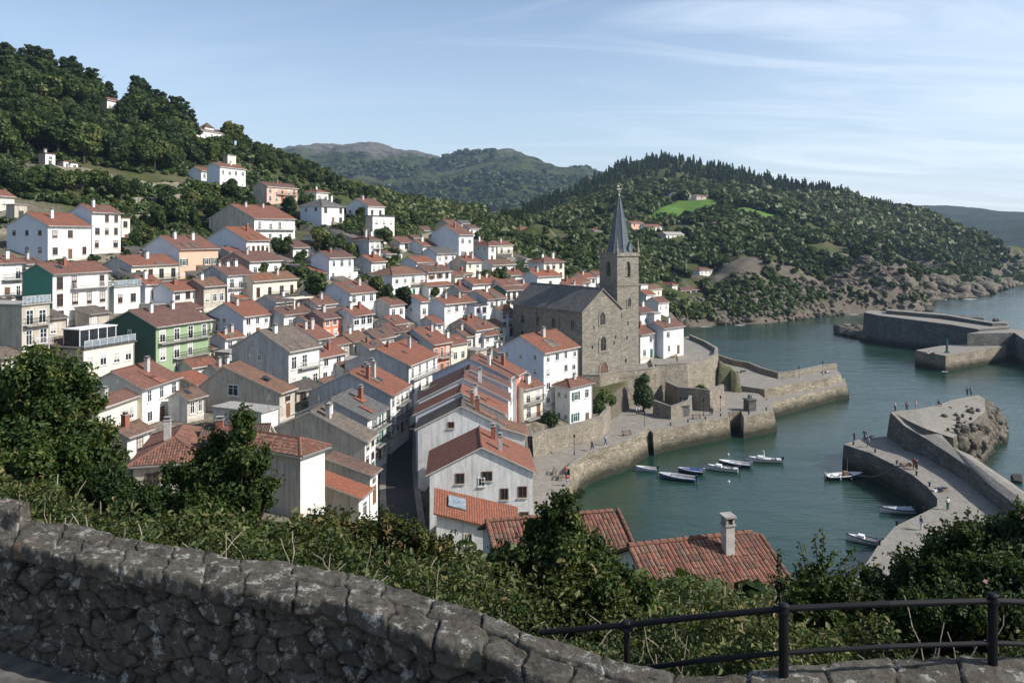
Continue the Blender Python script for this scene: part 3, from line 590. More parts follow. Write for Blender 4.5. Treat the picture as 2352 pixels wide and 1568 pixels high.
# distant mountains and coast
def far_sheet(name, rows, mat, amp, seed):
    nx = 420; V = []
    xs = np.linspace(rows[0][1][0][0], rows[0][1][-1][0], nx); out = []
    for Yk, l in rows:
        yk = np.interp(xs, [q[0] for q in l], [q[1] for q in l]); Y = np.full(nx, float(Yk)) if not hasattr(Yk, '__len__') else np.interp(xs, [q[0] for q in l], Yk)
        out.append(np.stack([(xs-CX)/F*Y, Y, ZC-(yk-YH)/F*Y], 1))
    A = []
    for k in range(len(out)-1):
        m = 50
        for t in np.arange(m)/m: A.append(out[k]*(1-t)+out[k+1]*t)
    A.append(out[-1]); A = np.array(A); sh = A.shape; Af = A.reshape(-1, 3)
    zz = fnoise(Af[:, 0], Af[:, 1], .006, seed, 6); rid = 1-np.abs(fnoise(Af[:, 0], Af[:, 1], .011, seed+1, 5))
    Af[:, 2] += (zz*.6+rid*.7-.5)*amp; n0, n1 = sh[0], sh[1]
    i = (np.arange(n0-1)[:, None]*n1+np.arange(n1-1)[None]).ravel()
    return tag(link(name, np_mesh(name, Af, np.stack([i, i+1, i+n1+1, i+n1], 1), M[mat], smooth=True)), kind='structure')
far_sheet('mountain', [(1300, [(400,560),(700,545),(1000,540),(1300,540),(1700,540)]), (2000, [(400,470),(700,450),(1000,440),(1200,450),(1400,470),(1700,470)]),
    (2700, [(400,395),(600,368),(680,352),(770,332),(880,318),(950,336),(1010,352),(1090,351),(1170,347),(1240,366),(1300,376),(1345,376),(1370,392),(1450,420),(1700,450)]),
    (3400, [(400,430),(700,410),(900,390),(1200,400),(1450,440),(1700,470)])], 'far_mountain', 34, 11)
far_sheet('far_coast', [([1500,1560,1650,1700,1900], [(1900,588),(2100,587),(2280,586),(2352,583),(2800,578)]), (2100, [(1900,540),(2100,530),(2250,530),(2352,520),(2800,520)]),
    (2900, [(1900,482),(2060,476),(2150,476),(2230,473),(2290,478),(2352,484),(2500,480),(2800,490)]), (3600, [(1900,520),(2200,510),(2352,515),(2800,520)])], 'far_coast', 11, 23)
# ------------------------------------------------------------------ house builder
WC = {}
def win_mesh(w, h, fr, arch=False, blind=0, trim=0):
    key = (round(w, 1), round(h, 1), fr, arch, blind, trim)
    if key in WC: return WC[key]
    w, h = key[0], key[1]; f = MB(); g = MB(); t = .07
    f.box(-w/2-t, -.05, -h/2-t, -w/2+.05, .02, h/2+t, 0); f.box(w/2-.05, -.05, -h/2-t, w/2+t, .02, h/2+t, 0)
    f.box(-w/2+.05, -.05, h/2-.05, w/2-.05, .02, h/2+t, 0); f.box(-w/2+.05, -.05, -h/2-t, w/2-.05, .02, -h/2+.05, 0)
    f.box(-.035, -.045, -h/2+.05, .035, .02, h/2-.05, 0)
    if h > 1.3: f.box(-w/2+.05, -.04, h*.18, -.035, .02, h*.18+.05, 0); f.box(.035, -.04, h*.18, w/2-.05, .02, h*.18+.05, 0)
    if trim:
        T_ = .16; f.box(-w/2-T_, -.035, -h/2-T_, -w/2-t, .02, h/2+T_, 1); f.box(w/2+t, -.035, -h/2-T_, w/2+T_, .02, h/2+T_, 1); f.box(-w/2-t, -.035, h/2+t, w/2+t, .02, h/2+T_, 1)
    f.box(-w/2-.15, -.14, -h/2-.16, w/2+.15, .02, -h/2-t, 1)
    g.face([(-w/2+.05, -.012, -h/2+.05), (w/2-.05, -.012, -h/2+.05), (w/2-.05, -.012, h/2-.05), (-w/2+.05, -.012, h/2-.05)], 0)
    if blind: z0 = h/2-.05-(h-.1)*(.35 if blind == 1 else .75); g.face([(-w/2+.05, -.02, z0), (w/2-.05, -.02, z0), (w/2-.05, -.02, h/2-.05), (-w/2+.05, -.02, h/2-.05)], 1)
    WC[key] = (f.mesh('window', [M[fr], M['trim']]), g.mesh('pane', [M['glass'], M['curtain']])); return WC[key]
SHC = {}
def shutter_mesh(w, h, mt):
    key = (round(w, 1), round(h, 1), mt)
    if key not in SHC:
        m_ = MB(); m_.box(-key[0]/4, -.05, -key[1]/2, key[0]/4, -.005, key[1]/2)
        for i in range(int(key[1]/.16)): m_.box(-key[0]/4+.04, -.065, -key[1]/2+.08+i*.16, key[0]/4-.04, -.05, -key[1]/2+.15+i*.16)
        SHC[key] = m_.mesh('shutter', M[mt])
    return SHC[key]
def add_window(root, x, y, z, rot, w, h, fr='frame_white', shut=None, trim=0):
    fm, gm = win_mesh(w, h, fr, blind=random.choice([0, 0, 0, 1, 2]), trim=trim)
    o = link('window', fm, root, (x, y, z), rot); link('pane', gm, o)
    if shut and random.random() < .8:
        m_ = shutter_mesh(w, h, shut)
        for s_ in (-1, 1): link('shutter', m_, o, (s_*(w*.75+.1), 0, 0))
def balcony(root, x0, x1, z, mt='iron', d=.85, slab='concrete', y=0):
    m_ = MB(); m_.box(x0, y-d, z-.14, x1, y-.003, z); o = m_.build('balcony', M[slab], root); r = MB()
    n = max(2, int((x1-x0)/.22))
    for i in range(n+1): xx = x0+.03+(x1-x0-.06)*i/n; r.box(xx-.015, y-d+.02, z, xx+.015, y-d+.05, z+.93)
    for yy in (y-d*.55,): r.box(x0+.02, yy, z, x0+.05, yy+.03, z+.93); r.box(x1-.05, yy, z, x1-.02, yy+.03, z+.93)
    r.box(x0, y-d, z+.93, x1, y-d+.06, z+.99); r.box(x0, y-d+.06, z+.93, x0+.05, y, z+.99); r.box(x1-.05, y-d+.06, z+.93, x1, y, z+.99)
    r.build('railing', M[mt], o)
def barrel_tiles(mb_, p0, pu, pv, lu, lv, pitch=.24, row=.42, mi=0):
    """real half-round tile rows covering the slope p0 + u*pu + v*pv"""
    p0, pu, pv = Vector(p0), Vector(pu).normalized(), Vector(pv).normalized(); nn = pu.cross(pv).normalized()
    if nn.z < 0: nn = -nn
    lu_f = lu if callable(lu) else (lambda v: (0, lu)); nv = max(1, int(lv/row))
    for j in range(nv):
        v0, v1 = j*row, (j+1)*row+.05; a, b = lu_f((v0+v1)/2); k0 = int(math.ceil(a/pitch)); k1 = int(math.floor(b/pitch))
        for k in range(k0, k1):
            u = k*pitch+random.uniform(-.012, .012); L = []; sag = random.uniform(-.012, .02)
            for (vv, hh) in ((v0, .055), (v1, .025)):
                L.append([p0+pu*(u+pitch*(.5-.56*math.cos(t)))+pv*vv+nn*(.10*math.sin(t)+hh+sag-.02) for t in (0.0, .8, 1.57, 2.34, 3.14)])
            cc = random.random()
            for q in range(4): mb_.face([L[0][q], L[0][q+1], L[1][q+1], L[1][q]], mi, [(k+cc, j+cc)]*4)
            mb_.face(L[0][::-1], mi, [(k+cc, j+cc)]*5)
def tile_real_mat():
    m, t = newmat('tile_real'); uv = N(t, 'ShaderNodeTexCoord').outputs['UV']; v = N(t, 'ShaderNodeTexCoord').outputs['Object']
    wn = N(t, 'ShaderNodeTexWhiteNoise', noise_dimensions='2D', ins={'Vector': uv}).outputs[0]
    c = ramp(t, wn, [(0, (.10, .045, .035)), (.35, (.18, .07, .05)), (.6, (.25, .10, .065)), (.8, (.22, .13, .095)), (1, (.06, .048, .042))])
    c = mix(t, ramp(t, nz(t, v, 2.5, 6, .7), [(.45, 0.0), (.7, .75)]), c, (.09, .07, .05)); c = mix(t, ramp(t, nz(t, v, 14, 4, .7), [(.55, 0.0), (.68, .6)]), c, (.32, .3, .24))
    fin(t, c, .9, nz(t, v, 25, 3), .4, .02, .12); MATS['tile_real'] = m
tile_real_mat()
NRM = math.tan
def house(C, ze, th, a, b, h):
    xl, xc, xr, ye, yb, wall, side, roof, typ, nf, nc, label, k = h
    Y = C.y; H_ = ze-C.z; dep = 5.0
    root = empty('house', C, R(th), label, 'house', 'houses of the village')
    near = Y < 160
    pit = math.tan(R(k.get('pitch', random.uniform(23, 27)))); oe = .45 if Y < 260 else .5; ov = .25
    # walls
    m_ = MB(); z0 = -dep; rise = b/2*pit; ri_a = a/2*pit
    if typ == 's': rise = b*.30
    fo = []
    m_.face([(0,0,z0),(a,0,z0),(a,0,H_),(0,0,H_)], 0)
    m_.face([(a,b,z0),(0,b,z0),(0,b,H_ if typ != 's' else H_+rise),(a,b,H_ if typ != 's' else H_+rise)], 1)
    for xx, fl in ((0, 1), (a, 0)):
        if typ == 'g': p = [(xx,b,z0),(xx,0,z0),(xx,0,H_),(xx,b*(k.get('apex', .5)),H_+rise),(xx,b,H_)]
        elif typ == 's': p = [(xx,b,z0),(xx,0,z0),(xx,0,H_),(xx,b,H_+rise)]
        else: p = [(xx,b,z0),(xx,0,z0),(xx,0,H_),(xx,b,H_)]
        m_.face(p if fl else p[::-1], 1)
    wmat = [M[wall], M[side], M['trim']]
    if k.get('band'): m_.box(-.04, -.04, H_*.5-.12, a+.04, -.003, H_*.5+.12, 2)
    if Y < 230 and typ != 'f' and random.random() < .6: m_.box(-.03, -.03, -.2, a+.03, -.003, .35, 2)
    m_.build('wall', wmat, root)
    # roof
    r = MB(); dz = .16; hr = H_+.02; e = -oe*pit; real = k.get('near') and Y < 75
    U = lambda pts_, o, ux, uy, uz=None: None
    if typ in 'gs' and not (typ == 's'):
        am = b*k.get('apex', .5); s1 = rise/am; s2 = rise/(b-am)
        A1 = [(-ov,-oe,hr-oe*s1),(a+ov,-oe,hr-oe*s1),(a+ov,am,hr+rise),(-ov,am,hr+rise)]; L1 = math.hypot(am+oe, rise+oe*s1)
        A2 = [(a+ov,b+oe,hr-oe*s2),(-ov,b+oe,hr-oe*s2),(-ov,am,hr+rise),(a+ov,am,hr+rise)]; L2 = math.hypot(b-am+oe, rise+oe*s2)
        j1, j2, j3, j4 = [random.uniform(-.03, .13) for _ in range(4)]; A1 = [(A1[0][0],A1[0][1],A1[0][2]+j3),(A1[1][0],A1[1][1],A1[1][2]+j4),(A1[2][0],A1[2][1],A1[2][2]+j1),(A1[3][0],A1[3][1],A1[3][2]+j2)]; A2 = [A2[0],A2[1],(A2[2][0],A2[2][1],A2[2][2]+j2),(A2[3][0],A2[3][1],A2[3][2]+j1)]
        r.prism(A1, dz, 0, [(0,0),(a,0),(a,L1),(0,L1)], 1); r.prism(A2, dz, 0, [(0,0),(a,0),(a,L2),(0,L2)], 1)
        r.tube((-ov, am, hr+rise+.02+j2), (a+ov, am, hr+rise+.02+j1), .12, 6, mi=2)
        if Y < 200 and a > 4:
            for _ in range(random.choice([0, 1, 2])):
                x0 = random.uniform(.1, .6)*a; x1 = min(a, x0+random.uniform(.8, 2.2)); t0 = random.uniform(0, .5); t1 = t0+random.uniform(.2, .45); f_ = lambda t: (-oe+(am+oe)*t, hr-oe*s1+(rise+oe*s1)*t+.14+(j3+j4)*.0)
                (ya, za), (yb_, zb_) = f_(t0), f_(t1); r.prism([(x0,ya,za),(x1,ya,za),(x1,yb_,zb_),(x0,yb_,zb_)], .1, 4, [(0,0),(1,0),(1,1),(0,1)])
    elif typ == 's':
        s1 = rise/b; A1 = [(-ov,-oe,hr-oe*s1),(a+ov,-oe,hr-oe*s1),(a+ov,b+.1,hr+rise+.1*s1),(-ov,b+.1,hr+rise+.1*s1)]; L1 = math.hypot(b+oe, rise)
        r.prism(A1, dz, 0, [(0,0),(a,0),(a,L1),(0,L1)], 1)
    elif typ == 'h':
        q = min(a, b)/2*.98; rz = hr+q*pit; el = hr-oe*pit
        c4 = [(-oe,-oe,el),(a+oe,-oe,el),(a+oe,b+oe,el),(-oe,b+oe,el)]
        if a >= b: r1, r2 = (q, b/2, rz), (a-q, b/2, rz)
        else: r1, r2 = (a/2, q, rz), (a/2, b-q, rz)
        sl_ = math.hypot(q+oe, q*pit+oe*pit)
        if a >= b:
            pl = [([c4[0],c4[1],r2,r1], a), ([c4[1],c4[2],r2], b), ([c4[2],c4[3],r1,r2], a), ([c4[3],c4[0],r1], b)]
        else:
            pl = [([c4[0],c4[1],r1], a), ([c4[1],c4[2],r2,r1], b), ([c4[2],c4[3],r2], a), ([c4[3],c4[0],r1,r2], b)]
        for pp, w_ in pl:
            W_ = w_+2*oe
            uv = [(0,0),(W_,0)] + ([(W_-q-oe, sl_),(q+oe, sl_)] if len(pp) == 4 else [(W_/2, sl_)])
            r.prism(pp, dz, 0, uv, 1)
            if real:
                p0, p1 = Vector(pp[0]), Vector(pp[1]); pu = (p1-p0); lu_ = pu.length; pu = pu.normalized(); top = Vector(pp[-1]); rel = top-p0; pv = rel-pu*rel.dot(pu); lv = pv.length
                t1 = rel.dot(pu)/lv; top2 = Vector(pp[2]) ; t2 = (lu_-(top2-p0).dot(pu))/lv
                barrel_tiles(r, p0, pu, pv, (lambda v, t1=t1, t2=t2, lu_=lu_: (v*t1, lu_-v*t2)), lv, .25, .42, 3)
        for p1, p2 in ((c4[0], r1), (c4[1], r2 if a >= b else r1), (c4[2], r2), (c4[3], r1 if a >= b else r2), (r1, r2)):
            if p1 != p2: r.tube((p1[0],p1[1],p1[2]+.03), (p2[0],p2[1],p2[2]+.03), .12 if not real else .17, 6, mi=2 if not real else 3)
    else:
        r.box(-.25, -.3, H_, a+.25, b+.25, H_+.18, 0)
    rm = M[roof]; rf = r.build('roof', [rm, M['trim'], rm, M['tile_real'], M[random.choice(['tile_old','tile_bright','slate_brown'])]], root)
    if typ != 'f' and Y < 240:      # gutter along the front eave
        g = MB(); el = hr-oe*(rise/(b*k.get('apex', .5)) if typ == 'g' else rise/b if typ == 's' else pit)
        g.box(-ov, -oe-.12, el-.14, a+ov, -oe-.005, el-.02); g.build('gutter', M['pipe'], rf)
    # chimneys
    if 'chim' not in k and typ in 'gh' and Y < 260 and a > 3.5: k = dict(k, chim=random.choice([0, 1, 1, 2]))
    for i in range(k.get('chim', 0)):
        c = MB(); cx2 = a*(.25+.5*random.random()) if k.get('chim', 0) == 1 else a*(i+.6)/(k['chim']+.4); cy2 = b*random.uniform(.28, .45) if typ != 'f' else b*.5
        zb = H_+cy2*pit-.5 if typ != 'f' else H_; zt = H_+rise*(.9 if typ != 'f' else 0)+random.uniform(.7, 1.2); s_ = random.uniform(.26, .36)
        if typ == 's': zb = H_+cy2*.3-.3
        c.box(cx2-s_, cy2-s_*.8, zb, cx2+s_, cy2+s_*.8, zt, 0); c.box(cx2-s_-.07, cy2-s_*.8-.07, zt, cx2+s_+.07, cy2+s_*.8+.07, zt+.1, 1)
        c.box(cx2-s_*.6, cy2-s_*.5, zt+.1, cx2+s_*.6, cy2+s_*.5, zt+.32, 2); c.box(cx2-s_, cy2-s_*.8, zt+.32, cx2+s_, cy2+s_*.8, zt+.38, 1)
        c.build('chimney', [M[random.choice(['chimney_render','chimney_render','brick_red','W'])], M['concrete'], M['glass']], rf)
    # windows
    fr = k.get('fr', random.choice(['frame_white', 'frame_white', 'frame_brown'])); sh = H_/nf; shut = k.get('shut')
    if not k.get('blank'):
        for f in range(nf):
            zc = H_-sh*(f+.52)
            if zc < .6: continue
            tall = k.get('balc') and f < 2; hh = min(1.5, sh*.55) if not tall else min(2.0, sh*.72); ww = min(1.05, a/max(nc, 1)*.5)
            if k.get('big'): hh, ww = min(1.9, sh*.7), a/nc*.8
            for c in range(nc):
                if Y > 100 and random.random() < .06: continue
                xx = a*(c+.5)/nc+random.uniform(-.06, .06)*a/nc
                if f == nf-1 and nf > 1 and c == nc//2:
                    d_ = MB(); d_.box(xx-.5, -.05, .0, xx+.5, -.003, 2.05, 0); d_.box(xx-.6, -.07, 2.05, xx+.6, -.003, 2.2, 1); d_.build('door', [M[random.choice(['shutter_brown','shutter_green','frame_brown'])], M['trim']], root)
                else: add_window(root, xx, 0, zc+(0 if not tall else -.1*sh), 0, ww*random.choice([1, 1, .85]), hh*random.choice([1, 1, .9]), fr, shut, k.get('trimw', 0))
            if tall and sh > 2.0:
                if random.random() < .75 or f == 0: balcony(root, a*.04 if random.random() < .5 else a*.3, a*.97, zc-.1*sh-hh/2-.06, mt=random.choice(['iron', 'iron', 'frame_white']))
        ng = k.get('ng', 1 if (Y < 220 and random.random() < .45 and b > 6) else 0)
        for c in range(max(ng, 0)):
            add_window(root, 0, b*(c+.6)/(ng+.2), H_-sh*.45, R(-90), .7, .9, fr)
            if ng > 1 and nf > 1 and random.random() < .6 and Y < 180: add_window(root, 0, b*(c+.6)/(ng+.2), H_-sh*1.45, R(-90), .7, 1.0, fr)
        if ng == -1: add_window(root, 0, b*.62, H_+.3, R(-90), .7, .7, 'frame_brown')
    if k.get('c1'):
        for (yy, zc, ww, hh) in ((8.4, -.2, .9, 1.1), (5.3, .0, 1.1, 1.0), (3.3, -2.1, .8, 1.2), (1.2, -1.9, .9, 1.2), (2.6, -4.9, 1.3, 1.4), (1.0, -4.9, .9, 1.3)):
            add_window(root, 0, yy, H_+zc-.5, R(-90), ww, hh, 'frame_brown')
        for c in range(4): add_window(root, a*(c+.5)/4, b, H_-1.5, R(180), .9, 1.5, 'frame_green'); add_window(root, a*(c+.5)/4, b, H_-4.3, R(180), .9, 1.6, 'frame_green')
    if k.get('lenR') and not k.get('c1') and b > 8:
        for c in range(2): add_window(root, a*(c+.5)/2, b, H_-1.4, R(180), .9, 1.4, 'frame_brown')
    if k.get('oldgable'):
        add_window(root, 0, b*.56, H_-.15, R(-90), 1.7, 1.5, 'frame_white'); add_window(root, 0, b*.5, H_-3.0, R(-90), 1.0, 1.5, 'frame_brown'); add_window(root, 0, b*.62, H_-3.0, R(-90), .9, 1.5, 'frame_brown')
    if k.get('woodbalc'): balcony(root, a*.55, a*.95, H_-sh*.95, 'wood', .9, 'wood')
    if k.get('pipe') or (near and random.random() < .5):
        g = MB(); g.tube((a*.98, -.12, -2), (a*.98, -.12, H_-.3), .055, 6); g.build('downpipe', M['pipe'], root)
    if k.get('dormer'):
        m_ = MB(); x0, x1, y0, y1, zz0 = a*.45, a*.98, b*.25, b*.75, H_+rise*.5
        for xx in (x0, x1-.3):
            for yy in (y0, y1-.3): m_.box(xx, yy, zz0, xx+.3, yy+.3, zz0+2.0)
        m_.box(x0-.3, y0-.3, zz0+2.0, x1+.3, y1+.3, zz0+2.2); m_.build('roof_terrace', M['C'], rf)
    if k.get('pyr'):
        m_ = MB(); x0, x1 = a*.35, a*.7; z1 = H_+rise+.2; ap = ((x0+x1)/2, b/2, z1+2.2)
        q4 = [(x0,b*.2,z1),(x1,b*.2,z1),(x1,b*.8,z1),(x0,b*.8,z1)]
        for i in range(4): m_.face([q4[i], q4[(i+1)%4], ap], 0)
        m_.box(x0+.3, b*.2+.3, H_, x1-.3, b*.8-.3, z1, 1); m_.build('roof_turret', [M['tile_old'], M['W']], rf)
    if k.get('rail') or k.get('conserv'):
        m_ = MB(); zt = H_+.18
        for i in range(8): xx = a*i/7; m_.box(xx-.02, -.2, zt, xx+.02, -.16, zt+1)
        m_.box(-.05, -.21, zt+1, a+.05, -.15, zt+1.05); m_.box(0, -.19, zt+.1, a, -.17, zt+.95, 1); m_.build('terrace_railing', [M['frame_white'], M['glass_light']], rf)
    if k.get('conserv'):
        m_ = MB(); x0, x1, y0, y1 = a*.15, a*.85, b*.3, b*.7; zt = H_+.18
        for i in range(5): xx = x0+(x1-x0)*i/4; m_.box(xx-.06, y0-.06, zt, xx+.06, y0+.06, zt+2.3); m_.box(xx-.06, y1-.06, zt, xx+.06, y1+.06, zt+2.3)
        m_.box(x0-.2, y0-.2, zt+2.3, x1+.2, y1+.2, zt+2.45); m_.box(x0, y0-.01, zt, x1, y0+.01, zt+2.3, 1); m_.box(x0-.01, y0+.02, zt, x0+.01, y1, zt+2.3, 1)
        m_.build('conservatory', [M['frame_white'], M['glass']], root)
    # small clutter for the nearer houses: aerials and dishes
    if Y < 230 and typ in 'gh' and random.random() < .55:
        g = MB(); x0, y0, zz0 = a*.7, b*.5, H_+rise; g.tube((x0, y0, zz0-.3), (x0, y0, zz0+1.6), .025, 5)
        for i in range(4): g.tube((x0-.35+.05*i, y0, zz0+1.0+.15*i), (x0+.35-.05*i, y0, zz0+1.0+.15*i), .015, 4)
        g.build('aerial', M['pipe'], rf)
    if near and typ == 'g' and random.random() < .5 and roof != 'slate_brown':
        g = MB(); x0, y0 = a*random.uniform(.2, .6), b*.2; zz0 = H_+y0*rise/(b/2)+.05; s_ = rise/(b/2)
        g.prism([(x0,y0,zz0+.06),(x0+.8,y0,zz0+.06),(x0+.8,y0+1,zz0+.06+s_),(x0,y0+1,zz0+.06+s_)], .1); g.build('skylight', M['glass'], rf)
    return root
for C, Y, ze, th, a, b, h in HG: house(C, ze, th, a, b, h)
# ------------------------------------------------------------------ outbuildings squeezed into the gaps
HC0 = [(C.x-b*.5*math.sin(R(th))+a*.5*math.cos(R(th)), C.y+b*.5*math.cos(R(th))+a*.5*math.sin(R(th)), max(a, b)*.5) for C, Y, ze, th, a, b, h in HG]
BX0 = [(h[0], h[2] or h[1], h[3]-25, h[4]-4, C.y) for C, Y, ze, th, a, b, h in HG]
SPR = [P(x, y, Y) for x, y, Y in [(925,1190,95),(918,1120,104),(917,1060,113),(922,1000,126),(932,950,139),(950,905,155)]]
OBK = [('S','S','slate_brown','s','small stone outbuilding with a brown roof squeezed between the town houses'),('L','G','tile_red','g','small rendered outbuilding with a red roof squeezed between the town houses'),('W','G','tile_old','g','small white cottage with an old brown roof squeezed between the town houses'),
       ('G','G','concrete','f','small grey flat-roofed shed squeezed between the town houses'),('C','S','tile_bright','s','small cream lean-to with a bright red roof squeezed between the town houses')]
HGX = []; tr_ = 0
while len(HGX) < 85 and tr_ < 4000:
    tr_ += 1; x = random.uniform(0, 1230); ylo = 560 if x > 250 else 590; y = random.uniform(ylo+(40 if x < 700 else 0), 900 if x > 760 else 960 if x > 400 else 870)
    p = hit(x, y, 80)
    if p is None or p.y > 260: continue
    a, b = random.uniform(2.8, 5.2), random.uniform(3, 5); hh = random.uniform(2.0, 3.4)
    if any(math.hypot(p.x-q[0], p.y-q[1]) < q[2]+max(a, b)*.55 for q in HC0): continue
    if any(math.hypot(p.x-q.x, p.y-q.y) < 7 for q in SPR): continue
    sx0, sx1 = CX+F*(p.x-b)/p.y, CX+F*(p.x+a*.5)/p.y; top = YH-F*(p.z+hh+.9-ZC)/p.y
    if any(Yh > p.y and sx1 > x0+3 and sx0 < x1-3 and y > y0 and top < y1-(y1-y0)*.45 for (x0, x1, y0, y1, Yh) in BX0): continue
    k5 = random.choice(OBK); HC0.append((p.x, p.y, max(a, b)*.5)); HGX.append((p, a, b)); th = theta_default(x)+random.uniform(-14, 14)
    r_ = house(Vector((p.x, p.y, p.z-.4)), p.z-.4+hh, th, a, b, (sx0, x, sx1, top, y, k5[0], k5[1], k5[2], k5[3], 1, random.choice([1, 2]), k5[4], {'ng': 0}))
    r_.name = 'outbuilding'; r_['category'] = 'outbuilding'; r_['group'] = 'outbuildings between the houses'
# ------------------------------------------------------------------ quays, piers, walls
def ccw(p):
    a = sum(p[i][0]*p[(i+1) % len(p)][1]-p[(i+1) % len(p)][0]*p[i][1] for i in range(len(p))); return p if a > 0 else p[::-1]
def solid(name, pts3, zb, mats, batter=.5, label=None, cat=None, kind=None, group=None, cop=.0, parent=None):
    """pts3: (X,Y,ztop) outline; sides fall to zb and lean outward; the side is cut in courses so that it is not ruler straight"""
    p = ccw([tuple(q) for q in pts3]); q2 = []
    for i in range(len(p)):           # densify so the edges can wander
        a, b = Vector(p[i]), Vector(p[(i+1) % len(p)]); n = max(1, int((b-a).length/2.5))
        for k in range(n): q2.append(tuple(a.lerp(b, k/n)))
    p = q2; n = len(p); nr = []
    for i in range(n):
        a, b = Vector(p[i-1]), Vector(p[(i+1) % n]); d = (b-a); d.z = 0; d.normalize(); nr.append(Vector((d.y, -d.x, 0)))
    m_ = MB(); lev = [0, .12, .4, .75, 1]; rings = []
    for t in lev:
        ring = []
        for i in range(n):
            q = Vector(p[i]); z = q.z+(zb-q.z)*t; j = (mnoise.noise(Vector((q.x*.5, q.y*.5, z*.8)))*.22) if t > 0 else 0
            ring.append((q.x+nr[i].x*(batter*t+j), q.y+nr[i].y*(batter*t+j), z+(0 if t else mnoise.noise(q*.9)*.05)))
        rings.append(ring)
    for k in range(len(lev)-1):
        for i in range(n): j = (i+1) % n; m_.face([rings[k][i], rings[k+1][i], rings[k+1][j], rings[k][j]], 1)
    m_.face(rings[0], 0)
    o = m_.build(name, mats, parent); tag(o, label, cat, group, kind); return o
def pz3(l): return [PZ(x, y, z).to_tuple() for x, y, z in l]
DK = [M['deck'], M['quay_stone']]; DD = [M['deck'], M['dark_stone']]
promen = [(1262,1240,4),(1296,1140,4),(1309,1085,4),(1345,1052,4),(1437,1022,4),(1492,987,4),(1500,994,4),(1515,986,4),(1672,957,4),(1672,946,4),(1702,944,4),(1709,958,4),(1777,944,4),(1771,927,4),(1742,903,4),(1650,895,4),(1560,905,4),(1470,915,4),(1400,966,4),(1381,999,4),(1344,1012,4),(1291,1027,4),(1236,1043,4),(1219,1050,4),(1190,1062,4),(1190,1240,4)]
solid('promenade', pz3(promen), -1.5, DK, 1.0, kind='structure')
pier_n = [(1645,890,5),(1690,884,5),(1756,894,5),(1901,868,5),(1931,858,5),(1921,847,5),(1888,852,5),(1823,867,5),(1788,871,5),(1748,859,5),(1721,847,5),(1683,840,5),(1643,827,5),(1620,850,5)]
solid('stone_pier', pz3(pier_n), -1.5, DK, 1.0, 'pale stone pier with two levels running out from the church quay to the right', 'pier')
solid('pier_ledge', pz3([(1766,927,3),(1915,889,3),(1944,886,3),(1940,868,3),(1756,905,3)]), -1.5, DK, 1.3, 'lower stone ledge along the harbour side of the pale pier', 'ledge')
pier_r = [(1938,1020,4),(1997,1039,4),(2049,1065,4),(2094,1089,4),(2129,1117,4),(2153,1145,4),(2152,1162,4),(2056,1208,4),(2017,1252,4),(1965,1330,4),(1900,1420,4),(1850,1500,4),(2900,1500,4),(2650,1320,4),(2450,1190,4),(2352,1140,4),(2284,1090,4),(2189,1035,4),(2120,1003,4),(2041,1001,4),(1972,1009,4)]
solid('harbour_pier', pz3(pier_r), -1.5, DD, .4, 'broad curved stone pier on the right with people walking on it', 'pier')
solid('sea_wall', pz3([(2045,946,8.6),(2077,977,8),(2127,1007,7),(2174,1037,6.6),(2229,1074,6.3),(2279,1117,6.2),(2324,1152,6.1),(2352,1180,6),(2450,1270,6),(2600,1400,6),(2760,1400,6),(2450,1190,6),(2352,1130,6),(2324,1107,6),(2284,1082,6),(2234,1047,6.5),(2189,1027,7),(2150,985,7.8),(2110,945,8.6)]), 3.9, DD, .15, 'high sea wall with flat walkway top along the outer side of the curved pier', 'wall')
solid('rocky_platform', pz3([(2046,944,8.5),(2104,940,8.5),(2154,930,8.5),(2189,917,8.5),(2247,907,8.5),(2262,915,8.3),(2262,945,7.5),(2225,975,7.2),(2189,1005,7.2),(2127,985,8.2),(2085,965,8.5)]), -1.5, [M['deck'], M['rock']], 1.5, 'raised rocky platform at the head of the curved pier', 'platform')
solid('breakwater', pz3([(1984,717,10.5),(2018,724,10.3),(2176,744,9.5),(2248,756,9.3),(2318,751,9.3)])+pz3([(2316,743,9.3),(2279,744,9.3),(2176,729,9.5),(2041,716,10.2),(1996,712,10.6)]), -1.5, DD, .6, 'long dark breakwater wall across the harbour mouth', 'breakwater')
solid('breakwater_parapet', pz3([(2035,712.5,11.6),(2172,724,11),(2279,742,10.4),(2314,742,10.2),(2315,739,10.2),(2280,739,10.4),(2173,721,11),(2037,709,11.6)]), 8, DD, .05, 'dark parapet along the back of the long breakwater', 'wall')
solid('breakwater_block', pz3([(2103,804,4.6),(2172,817,4.6),(2279,800,4.6),(2310,795,4.6),(2290,786,4.6),(2159,794,4.6)]), -1.5, DK, .4, 'square stone landing block in front of the dark breakwater', 'landing')
solid('breakwater', pz3([(2222,766,8.6),(2330,764,8.6),(2352,779,8),(2480,800,8),(2700,840,8),(2760,800,8),(2480,775,8),(2352,758,8.6),(2300,752,8.6)]), -1.5, DD, .5, 'dark breakwater arm running out of the photo on the right', 'breakwater')
yard = [(1555,900,5),(1650,893,5),(1650,860,5),(1643,827,5),(1622,800,5),(1590,785,5),(1570,800,5),(1560,850,5)]
solid('quay_yard', pz3(yard), -1.5, DK, .8, kind='structure')
